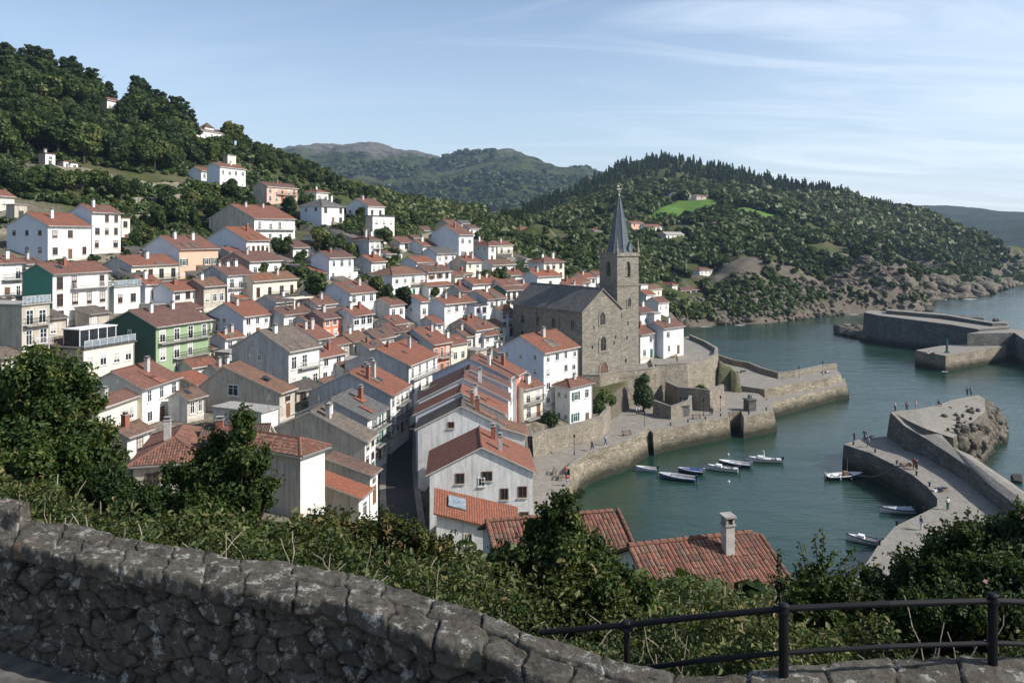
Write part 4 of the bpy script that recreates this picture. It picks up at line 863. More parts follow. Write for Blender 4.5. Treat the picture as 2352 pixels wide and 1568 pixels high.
# flat places cut into the ground mesh
FLATS = [(promen, 3.2), (yard, 4.2), ([(1345,876,10.2),(1376,872,10.2),(1418,866,10.2),(1460,862,10.2),(1498,858,10.2),(1500,830,10.2),(1430,830,10.2),(1345,850,10.2)], 9.6)]
STR = [P(928,1230,88), P(925,1190,95), P(918,1120,104), P(917,1060,113), P(922,1000,126), P(932,950,139), P(950,905,155), P(975,870,172)]
for i, p in enumerate(STR): p.z = [5.6,6.0,7.0,7.4,7.8,8.2,8.8,10.0][i]
co_ = np.empty(len(Q)*3, np.float32); tm.vertices.foreach_get('co', co_); co_ = co_.reshape(-1, 3)
for poly, zf in FLATS:
    pp = [PZ(*q).to_tuple()[:2] for q in poly]; ins = inside(Q, pp); co_[ins, 2] = np.minimum(co_[ins, 2], zf)
sp_ = [(p.x, p.y) for p in STR]; ds = pdist(Q, sp_, False)
zs = np.interp(Q[:, 1], [p.y for p in STR], [p.z for p in STR]); mk = ds < 3.4; co_[mk, 2] = np.minimum(co_[mk, 2], zs[mk]-.25)
HZ = co_[:, 2].astype(float); HZG = HZ.reshape(ny, nu); tm.vertices.foreach_set('co', co_.ravel()); tm.update()
def ribbon(name, pts_, wd, mat, dz=0, off=0, kind='structure', thick=0):
    m_ = MB(); L = []
    for i, p in enumerate(pts_):
        a, b = pts_[max(i-1, 0)], pts_[min(i+1, len(pts_)-1)]; d = (b-a); d.z = 0; d.normalize(); nr = Vector((d.y, -d.x, 0))
        L.append((p+nr*(off-wd/2)+Vector((0, 0, dz)), p+nr*(off+wd/2)+Vector((0, 0, dz))))
    for i in range(len(L)-1): m_.prism([L[i][0], L[i][1], L[i+1][1], L[i+1][0]], .3 if not thick else thick)
    return tag(m_.build(name, mat), kind=kind)
ribbon('street', STR, 3.6, M['asphalt'])
ribbon('pavement', STR, .8, M['deck'], .12, 2.2); ribbon('pavement', STR, .8, M['deck'], .12, -2.2)
def wall_run(name, pts_, zt, zb, th, mat, label, group=None, cop=True):
    """a stone wall along world points, with its own coping"""
    m_ = MB(); c = MB(); L = []; n = len(pts_); zt = zt if hasattr(zt, '__len__') else [zt]*n; zb = zb if hasattr(zb, '__len__') else [zb]*n
    for i, p in enumerate(pts_):
        a, b = Vector(pts_[max(i-1, 0)][:2]), Vector(pts_[min(i+1, n-1)][:2]); d = (b-a).normalized(); L.append((Vector(p[:2]), Vector((d.y, -d.x))))
    for i in range(n-1):
        (p, np_), (q, nq) = L[i], L[i+1]; bt = .06*(zt[i]-zb[i])
        f0, f1 = p+np_*th/2, q+nq*th/2; k0, k1 = p-np_*th/2, q-nq*th/2; g0, g1 = p+np_*(th/2+bt), q+nq*(th/2+bt)
        m_.face([(*g0, zb[i]), (*g1, zb[i+1]), (*f1, zt[i+1]), (*f0, zt[i])]); m_.face([(*k1, zb[i+1]), (*k0, zb[i]), (*k0, zt[i]), (*k1, zt[i+1])])
        m_.face([(*f0, zt[i]), (*f1, zt[i+1]), (*k1, zt[i+1]), (*k0, zt[i])])
        o = .08; c.prism([(*(p+np_*(th/2+o)), zt[i]+.16), (*(q+nq*(th/2+o)), zt[i+1]+.16), (*(q-nq*(th/2+o)), zt[i+1]+.16), (*(p-np_*(th/2+o)), zt[i]+.16)], .15)
    e = Vector(pts_[0][:2]); root = m_.build(name, M[mat]); tag(root, label, 'wall', group)
    if cop: c.build('coping', M['deck'], root)
    return root
def wxy(l, z): return [PZ(x, y, z).to_tuple()[:2] for x, y in l]
wall_run('retaining_wall', wxy([(1219,1054),(1236,1046),(1291,1030),(1344,1015),(1381,1002),(1398,975)], 4), [7.6,7.7,7.6,7.5,7.6,7.4], 3.5, .6, 'terrace_stone', 'long pale retaining wall behind the promenade below the harbour houses')
wall_run('church_bastion', wxy([(1340,861),(1376,861),(1418,853),(1460,849),(1493,846),(1512,842)], 11.4), 11.4, 3.5, .7, 'terrace_stone', 'tall buttressed bastion wall carrying the church terrace')
wall_run('terrace_wall', wxy([(1506,838),(1576,834),(1625,822),(1643,815),(1646,800),(1620,785),(1585,770)], 11.8), 11.8, 2.5, .6, 'terrace_stone', 'high curved wall carrying the sea terrace right of the church')
wall_run('terrace_wall', wxy([(1531,877),(1560,890),(1600,893),(1628,897),(1660,884)], 8.2), 8.2, 3.5, .5, 'terrace_stone', 'lower garden wall stepping down below the sea terrace')
wall_run('terrace_wall', wxy([(1503,950),(1541,962),(1583,952),(1590,925)], 4), [6.6,6.4,6.8,6.8], 3.5, .5, 'terrace_stone', 'small low walled platform on the promenade near the dark bush')
wall_run('parapet_wall', [PZ(x, y, 5).to_tuple()[:2] for x, y in [(1643,822),(1683,836),(1721,843),(1748,855),(1788,867),(1823,863),(1888,849),(1921,845)]], 6.1, 4.5, .5, 'terrace_stone', 'low parapet along the sea side of the pale pier')
wall_run('parapet_wall', wxy([(1305,1090),(1313,1078),(1345,1051),(1392,1036),(1437,1021),(1490,988)], 4), 4.75, 3.9, .45, 'quay_stone', 'low kerb parapet on the curved edge of the promenade')
for (x0, x1, y0, y1, zt, lb) in [(1709,1735,950,935,6.4,'dark stone bollard hut on the square quay corner'), (1560,1576,958,950,6.2,'small stone plinth on the promenade edge')]:
    a, b = PZ(x0, y0, 4), PZ(x1, y1, 4); mb = MB(); mb.box(-.9, -.9, 0, .9, .9, zt-4.2); mb.box(-1.05, -1.05, zt-4.2, 1.05, 1.05, zt-4); mb.box(-.3, -.3, zt-4, .3, .3, zt-3.2)
    o = mb.build('stone_block', M['dark_stone'], None, tuple((a+b)/2), R(20)); tag(o, lb, 'stone block')
# terrace floor right of the church
solid('terrace', pz3([(1500,842,11),(1576,838,11),(1625,826,11),(1640,818,11),(1642,802,11),(1615,785,11),(1580,772,11),(1510,790,11),(1490,815,11)]), 4, DK, .1, kind='structure')
solid('churchyard', [(*p, 10.3) for p in wxy([(1342,862),(1376,862),(1418,854),(1460,850),(1493,848),(1508,845)], 11.4)]+[P(1500,812,190).to_tuple()[:2]+(10.3,), P(1420,812,200).to_tuple()[:2]+(10.3,), P(1330,820,178).to_tuple()[:2]+(10.3,)], 4, DK, .05, kind='structure')
# bollards along the quay edges
for i, (x, y) in enumerate([(1350,1050),(1395,1034),(1437,1018),(1480,996),(1540,980),(1580,973),(1620,966),(1655,959),(1720,955),(1760,945),(1960,1024),(2010,1042),(2060,1068),(2105,1094),(2135,1119),(2120,1176),(2060,1209),(2020,1254)]):
    m_ = MB(); m_.tube((0,0,0),(0,0,.42),.13,10,.10); m_.tube((0,0,.42),(0,0,.55),.19,10,.17); tag(m_.build('bollard', M['iron'], None, tuple(PZ(x, y-3, 4))), 'small black iron mooring bollard at the edge of the quay', 'bollard', 'bollards along the quay edges')
# hillside terraces: dry stone walls following the slope
TW = [([(300,470),(350,466),(400,462),(430,455)],'upper'),([(20,378),(90,392),(180,398),(260,412)],'high'),([(310,428),(360,432),(410,430)],'upper middle'),([(300,510),(345,505),(390,498)],'middle'),([(690,530),(760,535),(830,545)],'villa'),
      ([(560,480),(600,478),(660,490)],'short'),([(640,620),(690,612),(740,622)],'bungalow'),([(690,660),(740,662),(800,668)],'garden'),([(280,560),(320,548),(350,560)],'left house'),([(860,560),(920,566),(960,570)],'valley'),([(215,600),(260,604),(300,606)],'lower left'),([(740,545),(790,560),(850,575)],'steep')]
for k_ in range(46):
    x = random.uniform(-10, 1120); y = random.uniform(400 if x < 600 else 480, 660); dx = random.uniform(14, 40); l = [(x, y), (x+dx, y+random.uniform(-4, 3)), (x+2*dx, y+random.uniform(-6, 6))]
    pw = [hit(a_, b_, 100) for a_, b_ in l]
    if not all(pw) or max(p.y for p in pw)-min(p.y for p in pw) > 30 or pw[0].y > 290: continue
    if any(math.hypot(p.x-q[0], p.y-q[1]) < q[2]+1.5 for p in pw for q in HC0): continue
    wall_run('dry_stone_wall', [(p.x, p.y) for p in pw], [p.z+random.uniform(.9, 1.9) for p in pw], [p.z-2 for p in pw], .5, 'terrace_stone', 'low dry stone wall holding a garden strip on the village slope', 'short garden walls on the slope', cop=False)
for l, nm in TW:
    pw = [hit(x, y, 90) for x, y in l]; pw = [p for p in pw if p]
    if len(pw) < 2: continue
    q = []
    for i in range(len(pw)-1):
        for t in (0, .33, .66): q.append(pw[i].lerp(pw[i+1], t))
    q.append(pw[-1]); wall_run('dry_stone_wall', [(p.x, p.y) for p in q], [p.z+1.5+.25*math.sin(i*2.1) for i, p in enumerate(q)], [p.z-2 for p in q], .5, 'terrace_stone', 'old dry stone terrace wall on the %s garden slope' % nm, 'garden terrace walls', cop=False)
# ------------------------------------------------------------------ rocks
def rock_mesh(seed):
    import bmesh
    bm = bmesh.new(); bmesh.ops.create_icosphere(bm, subdivisions=2, radius=1); r = random.Random(seed); o = Vector((r.uniform(0, 50), seed*3.1, 0)); s_ = (r.uniform(.8, 1.3), r.uniform(.7, 1.1), r.uniform(.5, .85))
    for v in bm.verts:
        n1 = mnoise.noise(v.co*1.1+o); n2 = mnoise.noise(v.co*3+o); v.co *= 1+.55*n1+.32*n2
        for ax in range(3): v.co[ax] = max(-.66, min(.8, v.co[ax]))*s_[ax]*1.3
    me = bpy.data.meshes.new('boulder'); bm.to_mesh(me); bm.free(); me.materials.append(M['rock']); return me
RK = [rock_mesh(i) for i in range(6)]
def jag_mesh(seed):
    import bmesh
    bm = bmesh.new(); bmesh.ops.create_icosphere(bm, subdivisions=3, radius=1); o = Vector((seed*7.1, seed*3.1, 0)); vs = []
    for v in bm.verts: d = mnoise.voronoi(v.co*1.5+o)[0]; v.co *= .75+.6*abs(d[1]-d[0])+.3*mnoise.noise(v.co*2+o)+.16*mnoise.noise(v.co*6+o)
    V = np.array([v.co[:] for v in bm.verts]); bm.verts.index_update(); Fc = np.array([[v.index for v in f.verts] for f in bm.faces]); bm.free(); return V, Fc
JAG = [jag_mesh(i) for i in range(4)]
RKV = [(np.array([v.co[:] for v in m_.vertices]), np.array([p.vertices[:] for p in m_.polygons])) for m_ in RK]
def merged_rocks(name, spots, label, cat='rocks', RKV=None):
    RKV = RKV or globals()['RKV']
    Vs, Fs, o = [], [], 0
    for (x, y, z, s_, a) in spots:
        V, Fc = random.choice(RKV); c, s2 = math.cos(a), math.sin(a); tl = random.uniform(-.35, .35)
        W = V*s_; W = np.stack([W[:, 0]*c-W[:, 1]*s2, W[:, 0]*s2+W[:, 1]*c, W[:, 2]+W[:, 0]*tl], 1)+np.array([x, y, z]); Vs.append(W); Fs.append(Fc+o); o += len(V)
    ob = link(name, np_mesh(name, np.concatenate(Vs), np.concatenate(Fs), M['rock'])); tag(ob, label, cat, kind='stuff'); return ob
spots = []; big = []
SHL = [(1545,752),(1572,752),(1600,747),(1650,744),(1700,742),(1750,740),(1800,735),(1850,731),(1900,725),(1960,717),(2040,716),(2120,714)]
for x in np.arange(1550, 2140, 2.2):
    yb_ = np.interp(x, [q[0] for q in SHL], [q[1] for q in SHL])
    for k in range(5):
        yy = yb_+random.uniform(-24, 3)*(1 if x > 1640 else .6); p = PZ(x+random.uniform(-4, 4), yb_+2, 0); back = (yb_+3-yy)*1.3
        X, Y = p.x*(1+back/p.y), p.y+back; z = float(gz(X, Y)); z = max(z, -.4) if z > -3 else -.3
        (big if random.random() < .07 and len(big) < 60 else spots).append((X, Y, z+.2, random.choice([.5, .7, .9, 1.5]) * random.uniform(.7, 1.3), random.uniform(0, 6)))
for x in np.arange(2125, 2370, 4):
    yb_ = np.interp(x, [2125,2145,2200,2260,2330,2400], [700,686,684,676,652,645])
    for k in range(3): p = PZ(x, yb_+random.uniform(-9, 3), 0); spots.append((p.x, p.y, max(float(gz(p.x, p.y)), -.5)+.3, random.uniform(2, 5), random.uniform(0, 6)))
merged_rocks('shore_rocks', spots, 'band of tumbled pale and dark rocks along the far shore')
for i, (x, y, z, s_, a) in enumerate(big):
    o = link('boulder', RK[i % 6], None, (x, y, z+.4), a); o.scale = (s_*1.35, s_*1.2, s_*1.25); tag(o, 'large boulder among the tumbled rocks of the far shore', 'boulder', 'boulders of the far shore')
spots = []
for t in np.linspace(0, 1, 60):
    x = np.interp(t, [0, .35, .7, 1], [1935, 1990, 2080, 2230]); y = np.interp(t, [0, .35, .7, 1], [768, 778, 792, 795])
    for k in range(4): p = PZ(x+random.uniform(-8, 8), y+random.uniform(-13, 1), 0); spots.append((p.x, p.y, random.uniform(-.3, .9), random.uniform(1.2, 3.4), random.uniform(0, 6)))
merged_rocks('shore_rocks', spots, 'dark wet rocks at the foot of the long breakwater')
spots = []
for t in np.linspace(0, 1, 46):
    x = np.interp(t, [0, .25, .5, .8, 1], [2262, 2285, 2292, 2262, 2205]); y = np.interp(t, [0, .25, .5, .8, 1], [925, 960, 990, 1022, 1040])
    base = PZ(x, y, 0)
    for k in range(9):
        f = k/8; q = PZ(2215+(x-2262)*.25, 960+(y-980)*.6, 7); X = base.x*(1-f)+q.x*f; Y = base.y*(1-f)+q.y*f
        spots.append((X+random.uniform(-1, 1), Y+random.uniform(-1, 1), -.4+6.4*f*random.uniform(.8, 1.05), random.uniform(.9, 1.9), random.uniform(0, 6)))
for k in range(26): p = PZ(random.uniform(2165, 2250), random.uniform(930, 985), 8.2); spots.append((p.x, p.y, p.z-.3, random.uniform(.25, .6), random.uniform(0, 6)))
merged_rocks('headland_rocks', spots, 'brown craggy rocks on the seaward side of the pier head', RKV=JAG)
for (x, y, s_, lb) in [(2300,985,1.3,'small wet rock awash beside the craggy pier head'),(2265,1042,1.0,'lone dark rock in the water beside the sea wall'),(2336,1100,1.2,'dark rock in the sea at the right edge')]:
    o = link('boulder', RK[2], None, tuple(PZ(x, y, .1)), 1.0); o.scale = (s_*1.6, s_, s_*.6); tag(o, lb, 'rock')
for i_, (x, y) in enumerate([(2128,727),(2226,733),(2252,736),(2296,739),(2105,724)]):
    p = PZ(x, y, 9.8); o = link('boulder', RK[i_ % 6], None, (p.x, p.y+2, p.z+.4), i_*1.3); o.scale = (1.9, 1.3, .9); tag(o, 'dark boulder lying along the back of the long breakwater', 'boulder', 'boulders on the breakwater')
fm = MB()
for (x, y, w_, h_) in [(2275,1000,34,9),(2258,1012,20,5),(1945,912,22,3),(2298,992,16,4),(2165,688,30,2),(2225,687,44,2),(2310,660,30,2),(1960,722,30,1.6),(1620,750,40,1.5),(1700,747,30,1.5),(2170,853,20,1.5)]:
    q = [PZ(x+math.cos(t)*w_*.5*random.uniform(.45, 1), y+math.sin(t)*h_*.5*random.uniform(.4, 1), .05) for t in np.linspace(0, 6.28, 18)[:-1]]; fm.face(q[::-1])
tag(fm.build('foam', M['foam']), 'white surf foam along the rocks', 'foam', kind='stuff')
# ------------------------------------------------------------------ church
CH = P(1339,870,165); CT = R(36); ch = empty('church', CH, CT, 'old stone church with slate nave roof and a square belfry topped by a tall spire', 'church')
W_, Ln, He, Rs = 10.8, 24.5, 14.2, 4.2; ST = M['church_stone']
m_ = MB()
m_.face([(0,0,-7),(W_,0,-7),(W_,0,He),(W_/2,0,He+Rs),(0,0,He)]); m_.face([(0,Ln,-7),(0,0,-7),(0,0,He),(0,Ln,He)]); m_.face([(W_,0,-7),(W_,Ln,-7),(W_,Ln,He),(W_,0,He)])
m_.face([(W_,Ln,-7),(0,Ln,-7),(0,Ln,He),(W_/2,Ln,He+Rs),(W_,Ln,He)])
for yy in (8, 15.8): m_.box(-.18, yy-.25, -6.9, -.003, yy+.25, He-.5)
m_.box(-.3, -.12, -6.9, .9, -.003, He-.4); m_.build('nave_wall', ST, ch)
r = MB(); sl_ = Rs/(W_/2); L1 = math.hypot(W_/2+.5, Rs+.5*sl_)
r.prism([(-.5,Ln+.3,He-.5*sl_+.12),(-.5,-.3,He-.5*sl_+.12),(W_/2,-.3,He+Rs+.12),(W_/2,Ln+.3,He+Rs+.12)], .22, 0, [(0,0),(Ln,0),(Ln,L1),(0,L1)], 1)
r.prism([(W_+.5,-.3,He-.5*sl_+.12),(W_+.5,Ln+.3,He-.5*sl_+.12),(W_/2,Ln+.3,He+Rs+.12),(W_/2,-.3,He+Rs+.12)], .22, 0, [(0,0),(Ln,0),(Ln,L1),(0,L1)], 1)
r.tube((W_/2,-.3,He+Rs+.14),(W_/2,Ln+.3,He+Rs+.14),.13,6,mi=0); nr_ = r.build('nave_roof', [M['slate_dark'], M['deck']], ch)
g = MB(); g.tube((-.55,-.2,He-.45),(-.55,Ln,He-.45),.08,6); g.build('gutter', M['pipe'], nr_)
def arch_pts(w_, h_, n=8, point=.0):
    r_ = w_/2; L = [(-r_, -h_/2), (r_, -h_/2), (r_, h_/2-r_*(1+point))]
    for i in range(1, n): t = math.pi*i/n; L.append((r_*math.cos(t), h_/2-r_*(1+point)+r_*math.sin(t)*(1+point)))
    L.append((-r_, h_/2-r_*(1+point))); return L
def arch_part(name, x, y, z, rot, w_, h_, point=.25, sur=.28, bars=True, parent=None, mt='glass'):
    o = link(name, None, parent or ch, (x, y, z), rot); f = MB(); a = arch_pts(w_, h_, 8, point); b = arch_pts(w_+2*sur, h_+sur*2, 8, point)
    n = len(a)
    for i in range(n):
        j = (i+1) % n; A, B, A2, B2 = a[i], a[j], b[i], b[j]
        f.face([(A2[0],-.12,A2[1]),(B2[0],-.12,B2[1]),(B[0],-.12,B[1]),(A[0],-.12,A[1])]); f.face([(A2[0],.05,A2[1]),(B2[0],.05,B2[1]),(B2[0],-.12,B2[1]),(A2[0],-.12,A2[1])]); f.face([(A[0],-.12,A[1]),(B[0],-.12,B[1]),(B[0],.0,B[1]),(A[0],.0,A[1])])
    fo_ = f.build('surround', M['church_stone'], o); p = MB(); p.face([(q[0], -.015, q[1]) for q in a]); p.build('pane' if mt == 'glass' else 'leaf', M[mt], o)
    if bars:
        q = MB(); q.box(-.04, -.05, -h_/2, .04, -.02, h_/2-.2); q.box(-w_/2, -.05, -.04, w_/2, -.02, .04); q.build('bars', M['frame_brown'], o)
    return o
for yy in (3.2, 9.6, 15.4, 20.8):
    arch_part('arched_window', 0, yy, He-3.4, R(-90), 1.15, 2.1)
for yy in (15.4, 20.8, 9.6): arch_part('arched_window', 0, yy, He-7.4, R(-90), 1.3, 2.3)
arch_part('arched_window', W_*.5, 0, He-2.0, 0, 1.5, 2.6, .5, .35); arch_part('arched_window', W_*.52, 0, He-7.3, 0, 1.5, 2.9, .3, .55)
arch_part('church_door', W_*.54, 0, 1.35, 0, 2.1, 3.1, .5, .4, False, mt='frame_brown')
for (x, z) in ((2.6,6.4),(3.0,10.5),(9.2,8.0),(8.8,6.8)):
    q = MB(); q.box(x-.18,-.02,z-.4,x+.18,.02,z+.4); q.build('slit_window', M['glass'], ch)
# tower
tw = link('tower', None, ch, (10.0, .3, 0)); TW_, TD, TH = 6.4, 5.6, 25.2
m_ = MB(); zb_ = 18.8
m_.box(0, 0, -7, TW_, TD, zb_, skip='b'); m_.box(-.15, -.15, zb_, TW_+.15, TD+.15, zb_+.35)
def arch_wall(m_, x0, x1, z0, z1, cx_, w_, zs, zt_, y0, y1, TR):
    n = 10; xs = [cx_-w_/2+w_*i/n for i in range(n+1)]
    def az(x): t = abs(x-cx_)/(w_/2); return zt_-(w_*.75)*(1-math.sqrt(max(0, 1-t**1.7)))
    def q(pts_): m_.face([TR(p) for p in pts_])
    def bx(xa, xb, za, zb2): q([(xa,y0,za),(xb,y0,za),(xb,y0,zb2),(xa,y0,zb2)]); q([(xb,y1,za),(xa,y1,za),(xa,y1,zb2),(xb,y1,zb2)])
    bx(x0, xs[0], z0, z1); bx(xs[-1], x1, z0, z1); bx(xs[0], xs[-1], z0, zs)
    for i in range(n):
        a, b = az(xs[i]), az(xs[i+1]); q([(xs[i],y0,a),(xs[i+1],y0,b),(xs[i+1],y0,z1),(xs[i],y0,z1)]); q([(xs[i+1],y1,b),(xs[i],y1,a),(xs[i],y1,z1),(xs[i+1],y1,z1)]); q([(xs[i],y0,a),(xs[i],y1,a),(xs[i+1],y1,b),(xs[i+1],y0,b)])
    q([(xs[0],y0,zs),(xs[0],y1,zs),(xs[0],y1,az(xs[0])),(xs[0],y0,az(xs[0]))]); q([(xs[-1],y1,zs),(xs[-1],y0,zs),(xs[-1],y0,az(xs[-1])),(xs[-1],y1,az(xs[-1]))]); q([(xs[0],y0,zs),(xs[-1],y0,zs),(xs[-1],y1,zs),(xs[0],y1,zs)])
z0_, z1_ = zb_+.35, TH
arch_wall(m_, 0, TW_, z0_, z1_, TW_/2, 1.5, z0_+1.5, z0_+4.9, 0, .8, lambda p: p)
arch_wall(m_, 0, TW_, z0_, z1_, TW_/2, 1.5, z0_+1.5, z0_+4.9, 0, .8, lambda p: (TW_-p[0], TD-p[1], p[2]))
arch_wall(m_, 0, TD, z0_, z1_, TD/2, 1.35, z0_+1.5, z0_+4.9, 0, .8, lambda p: (p[1], TD-p[0], p[2]))
arch_wall(m_, 0, TD, z0_, z1_, TD/2, 1.35, z0_+1.5, z0_+4.9, 0, .8, lambda p: (TW_-p[1], p[0], p[2]))
m_.box(-.25, -.25, TH, TW_+.25, TD+.25, TH+.45); m_.box(-.1, -.1, TH+.45, TW_+.1, TD+.1, TH+.75)
m_.build('tower_wall', ST, tw)
b_ = MB(); cx_, cy_ = TW_/2, TD/2; prof = [(.75, z0_+1.9), (.62, z0_+2.1), (.5, z0_+2.7), (.42, z0_+3.1), (.1, z0_+3.3)]
for i in range(4): b_.tube((cx_, cy_-.9, prof[i][1]), (cx_, cy_-.9, prof[i+1][1]), prof[i][0], 14, prof[i+1][0], cap=False)
b_.box(cx_-1.3, cy_-1.0, z0_+3.3, cx_+1.3, cy_-.8, z0_+3.5); b_.build('bell', M['bronze'], tw)
arch_part('tower_window', TW_*.55, 0, 15.2, 0, .9, 1.9, .3, .25, False, tw)
for (x, z) in ((TW_*.5, 10.6), (TW_*.45, 7.5), (TW_*.4, 2.6), (1.2, 12.5)):
    q = MB(); q.box(x-.22,-.02,z-.45,x+.22,.02,z+.45); q.build('slit_window', M['glass'], tw)
q = MB(); q.tube((.35,-.12,-2),(.35,-.12,12.2),.07,6); q.tube((1.0,-.12,-2),(1.0,-.12,12.0),.07,6); q.build('downpipe', M['pipe'], tw)
s_ = MB(); cxs, cys = TW_/2, TD/2; sp = []
rings = [(3.0, TH+.72), (2.6, TH+1.5), (2.05, TH+4.5), (1.4, TH+8.0), (.7, TH+11.2), (.12, TH+13.2)]
for k in range(len(rings)-1):
    for i in range(8):
        a0, a1 = R(22.5+45*i), R(67.5+45*i); (r0, za), (r1, zb2) = rings[k], rings[k+1]
        s_.face([(cxs+r0*math.cos(a0),cys+r0*math.sin(a0),za),(cxs+r0*math.cos(a1),cys+r0*math.sin(a1),za),(cxs+r1*math.cos(a1),cys+r1*math.sin(a1),zb2),(cxs+r1*math.cos(a0),cys+r1*math.sin(a0),zb2)], 0, [(i*2,za),(i*2+2*r0,za),(i*2+2*r1,zb2),(i*2,zb2)])
for i in range(8):
    a0 = R(22.5+45*i)
    for k in range(len(rings)-1): s_.tube((cxs+rings[k][0]*math.cos(a0),cys+rings[k][0]*math.sin(a0),rings[k][1]),(cxs+rings[k+1][0]*math.cos(a0),cys+rings[k+1][0]*math.sin(a0),rings[k+1][1]),.06,4,cap=False)
s_.build('spire', M['spire_slate'], tw)
for (x, y) in ((.1,.1),(TW_-.1,.1),(.1,TD-.1),(TW_-.1,TD-.1)):
    q = MB(); q.box(x-.28,y-.28,TH+.75,x+.28,y+.28,TH+1.5); q.tube((x,y,TH+1.5),(x,y,TH+4.0),.3,4,.04); q.build('pinnacle', ST, tw)
q = MB(); q.box(cxs+.2,-.05,TH+.75,cxs+1.3,.9,TH+2.0); q.face([(cxs+.1,-.08,TH+2.0),(cxs+1.4,-.08,TH+2.0),(cxs+.75,-.08,TH+3.0)]); q.face([(cxs+.1,-.08,TH+2.0),(cxs+.75,-.08,TH+3.0),(cxs+.75,1.8,TH+3.0),(cxs+.1,1.2,TH+2.0)]); q.face([(cxs+1.4,-.08,TH+2.0),(cxs+1.4,1.2,TH+2.0),(cxs+.75,1.8,TH+3.0),(cxs+.75,-.08,TH+3.0)]); q.build('lucarne', M['spire_slate'], tw)
q = MB(); q.tube((cxs,cys,TH+13.0),(cxs,cys,TH+15.6),.06,6); q.box(cxs-.7,cys-.05,TH+14.6,cxs+.7,cys+.05,TH+14.75); q.tube((cxs,cys,TH+13.2),(cxs,cys,TH+13.6),.2,8,.2); q.box(cxs-.5,cys-.02,TH+15.2,cxs-.05,cys+.02,TH+15.5); q.build('cross', M['trim'], tw)
# ------------------------------------------------------------------ foreground tiled roofs
def near_roof_house(name, A, B, dirx, ln, pit, label, chimney=None, pt=.25):
    """ridge from A to B (world); slope of length ln falls towards the viewer"""
    A, B = Vector(A), Vector(B); d = (B-A); L = d.length; ang = math.atan2(d.y, d.x); root = empty(name, (A.x, A.y, A.z-4.5), ang, label, 'house', 'houses of the village')
    cz, sz = math.cos(pit), math.sin(pit); drop = (B.z-A.z)/L
    r = MB(); zr = 4.5
    p0 = Vector((-.3, -ln*cz, zr-ln*sz)); pu = Vector((1, 0, drop)); pv = Vector((0, cz, sz))
    k0 = p0+pv*ln; r.prism([p0, p0+pu*(L+.6), k0+pu*(L+.6), k0], .16, 0)
    barrel_tiles(r, p0, pu, pv, L+.6, ln, pt, .42, 1)
    b0 = Vector((-.3, .0, zr)); r.prism([b0, b0+pu*(L+.6), b0+pu*(L+.6)+Vector((0, ln*cz*.8, -ln*sz*.8)), b0+Vector((0, ln*cz*.8, -ln*sz*.8))][::1], .16, 0)
    n = int((L+.6)/.45)
    for i in range(n):
        q0 = k0+pu*(.45*i)+Vector((0,0,.05)); q1 = k0+pu*(.45*i+.5)+Vector((0,0,.02)); r.tube(q0, q1, .15, 8, .13, 1, cap=False)
    for e in (p0, p0+pu*(L+.6)):
        n = int(ln/.45)
        for i in range(n): r.tube(e+pv*(.45*i)+Vector((0,0,.09)), e+pv*(.45*i+.5)+Vector((0,0,.06)), .13, 8, .115, 1, cap=False)
    rf = r.build('roof', [M['tile_old'], M['tile_real']], root)
    w_ = MB(); y0, y1 = -ln*cz+.4, ln*cz*.7
    for x in (0, L): w_.face([(x,y0,-6),(x,y1,-6),(x,y1,zr-.2-y1*sz/cz),(x,0,zr-.2),(x,y0,zr-.2+y0*sz/cz)])
    w_.face([(0,y0,-6),(L,y0,-6),(L,y0,zr-.2+y0*sz/cz+drop*L),(0,y0,zr-.2+y0*sz/cz)]); w_.face([(L,y1,-6),(0,y1,-6),(0,y1,zr-.2-y1*sz/cz),(L,y1,zr-.2-y1*sz/cz)])
    w_.build('wall', M['L'], root)
    if chimney:
        cx3, cy3, hh = chimney; c = MB(); zb2 = zr+cy3*sz/cz-.3+drop*cx3; zt2 = zr+hh+drop*cx3; s2 = .25
        c.box(cx3-s2, cy3-s2, zb2, cx3+s2, cy3+s2, zt2, 0); c.box(cx3-s2-.06, cy3-s2-.06, zt2, cx3+s2+.06, cy3+s2+.06, zt2+.08, 1)
        for sx_ in (-1, 1): c.box(cx3+sx_*s2*.75-.06, cy3-s2, zt2+.08, cx3+sx_*s2*.75+.06, cy3+s2, zt2+.42, 1)
        c.box(cx3-s2*.6, cy3-s2*.8, zt2+.09, cx3+s2*.6, cy3+s2*.8, zt2+.4, 2); c.prism([(cx3-s2-.08,cy3-s2-.08,zt2+.5),(cx3+s2+.08,cy3-s2-.08,zt2+.5),(cx3+s2+.08,cy3+s2+.08,zt2+.56),(cx3-s2-.08,cy3+s2+.08,zt2+.56)], .08, 1)
        c.build('chimney', [M['chimney_render'], M['concrete'], M['glass']], rf)
    return root
near_roof_house('house', P(1455,1252,41), P(1729,1222,43), 0, 4.4, R(27), 'house with long ribbed barrel-tile roof and square chimney below the bushes, nearest the harbour', (4.9, -1.0, .95), .235)
near_roof_house('house', P(1128,1196,48), P(1409,1173,50), 0, 3.6, R(27), 'house with ribbed barrel-tile roof mostly hidden behind the pointed shrub', None, .25)
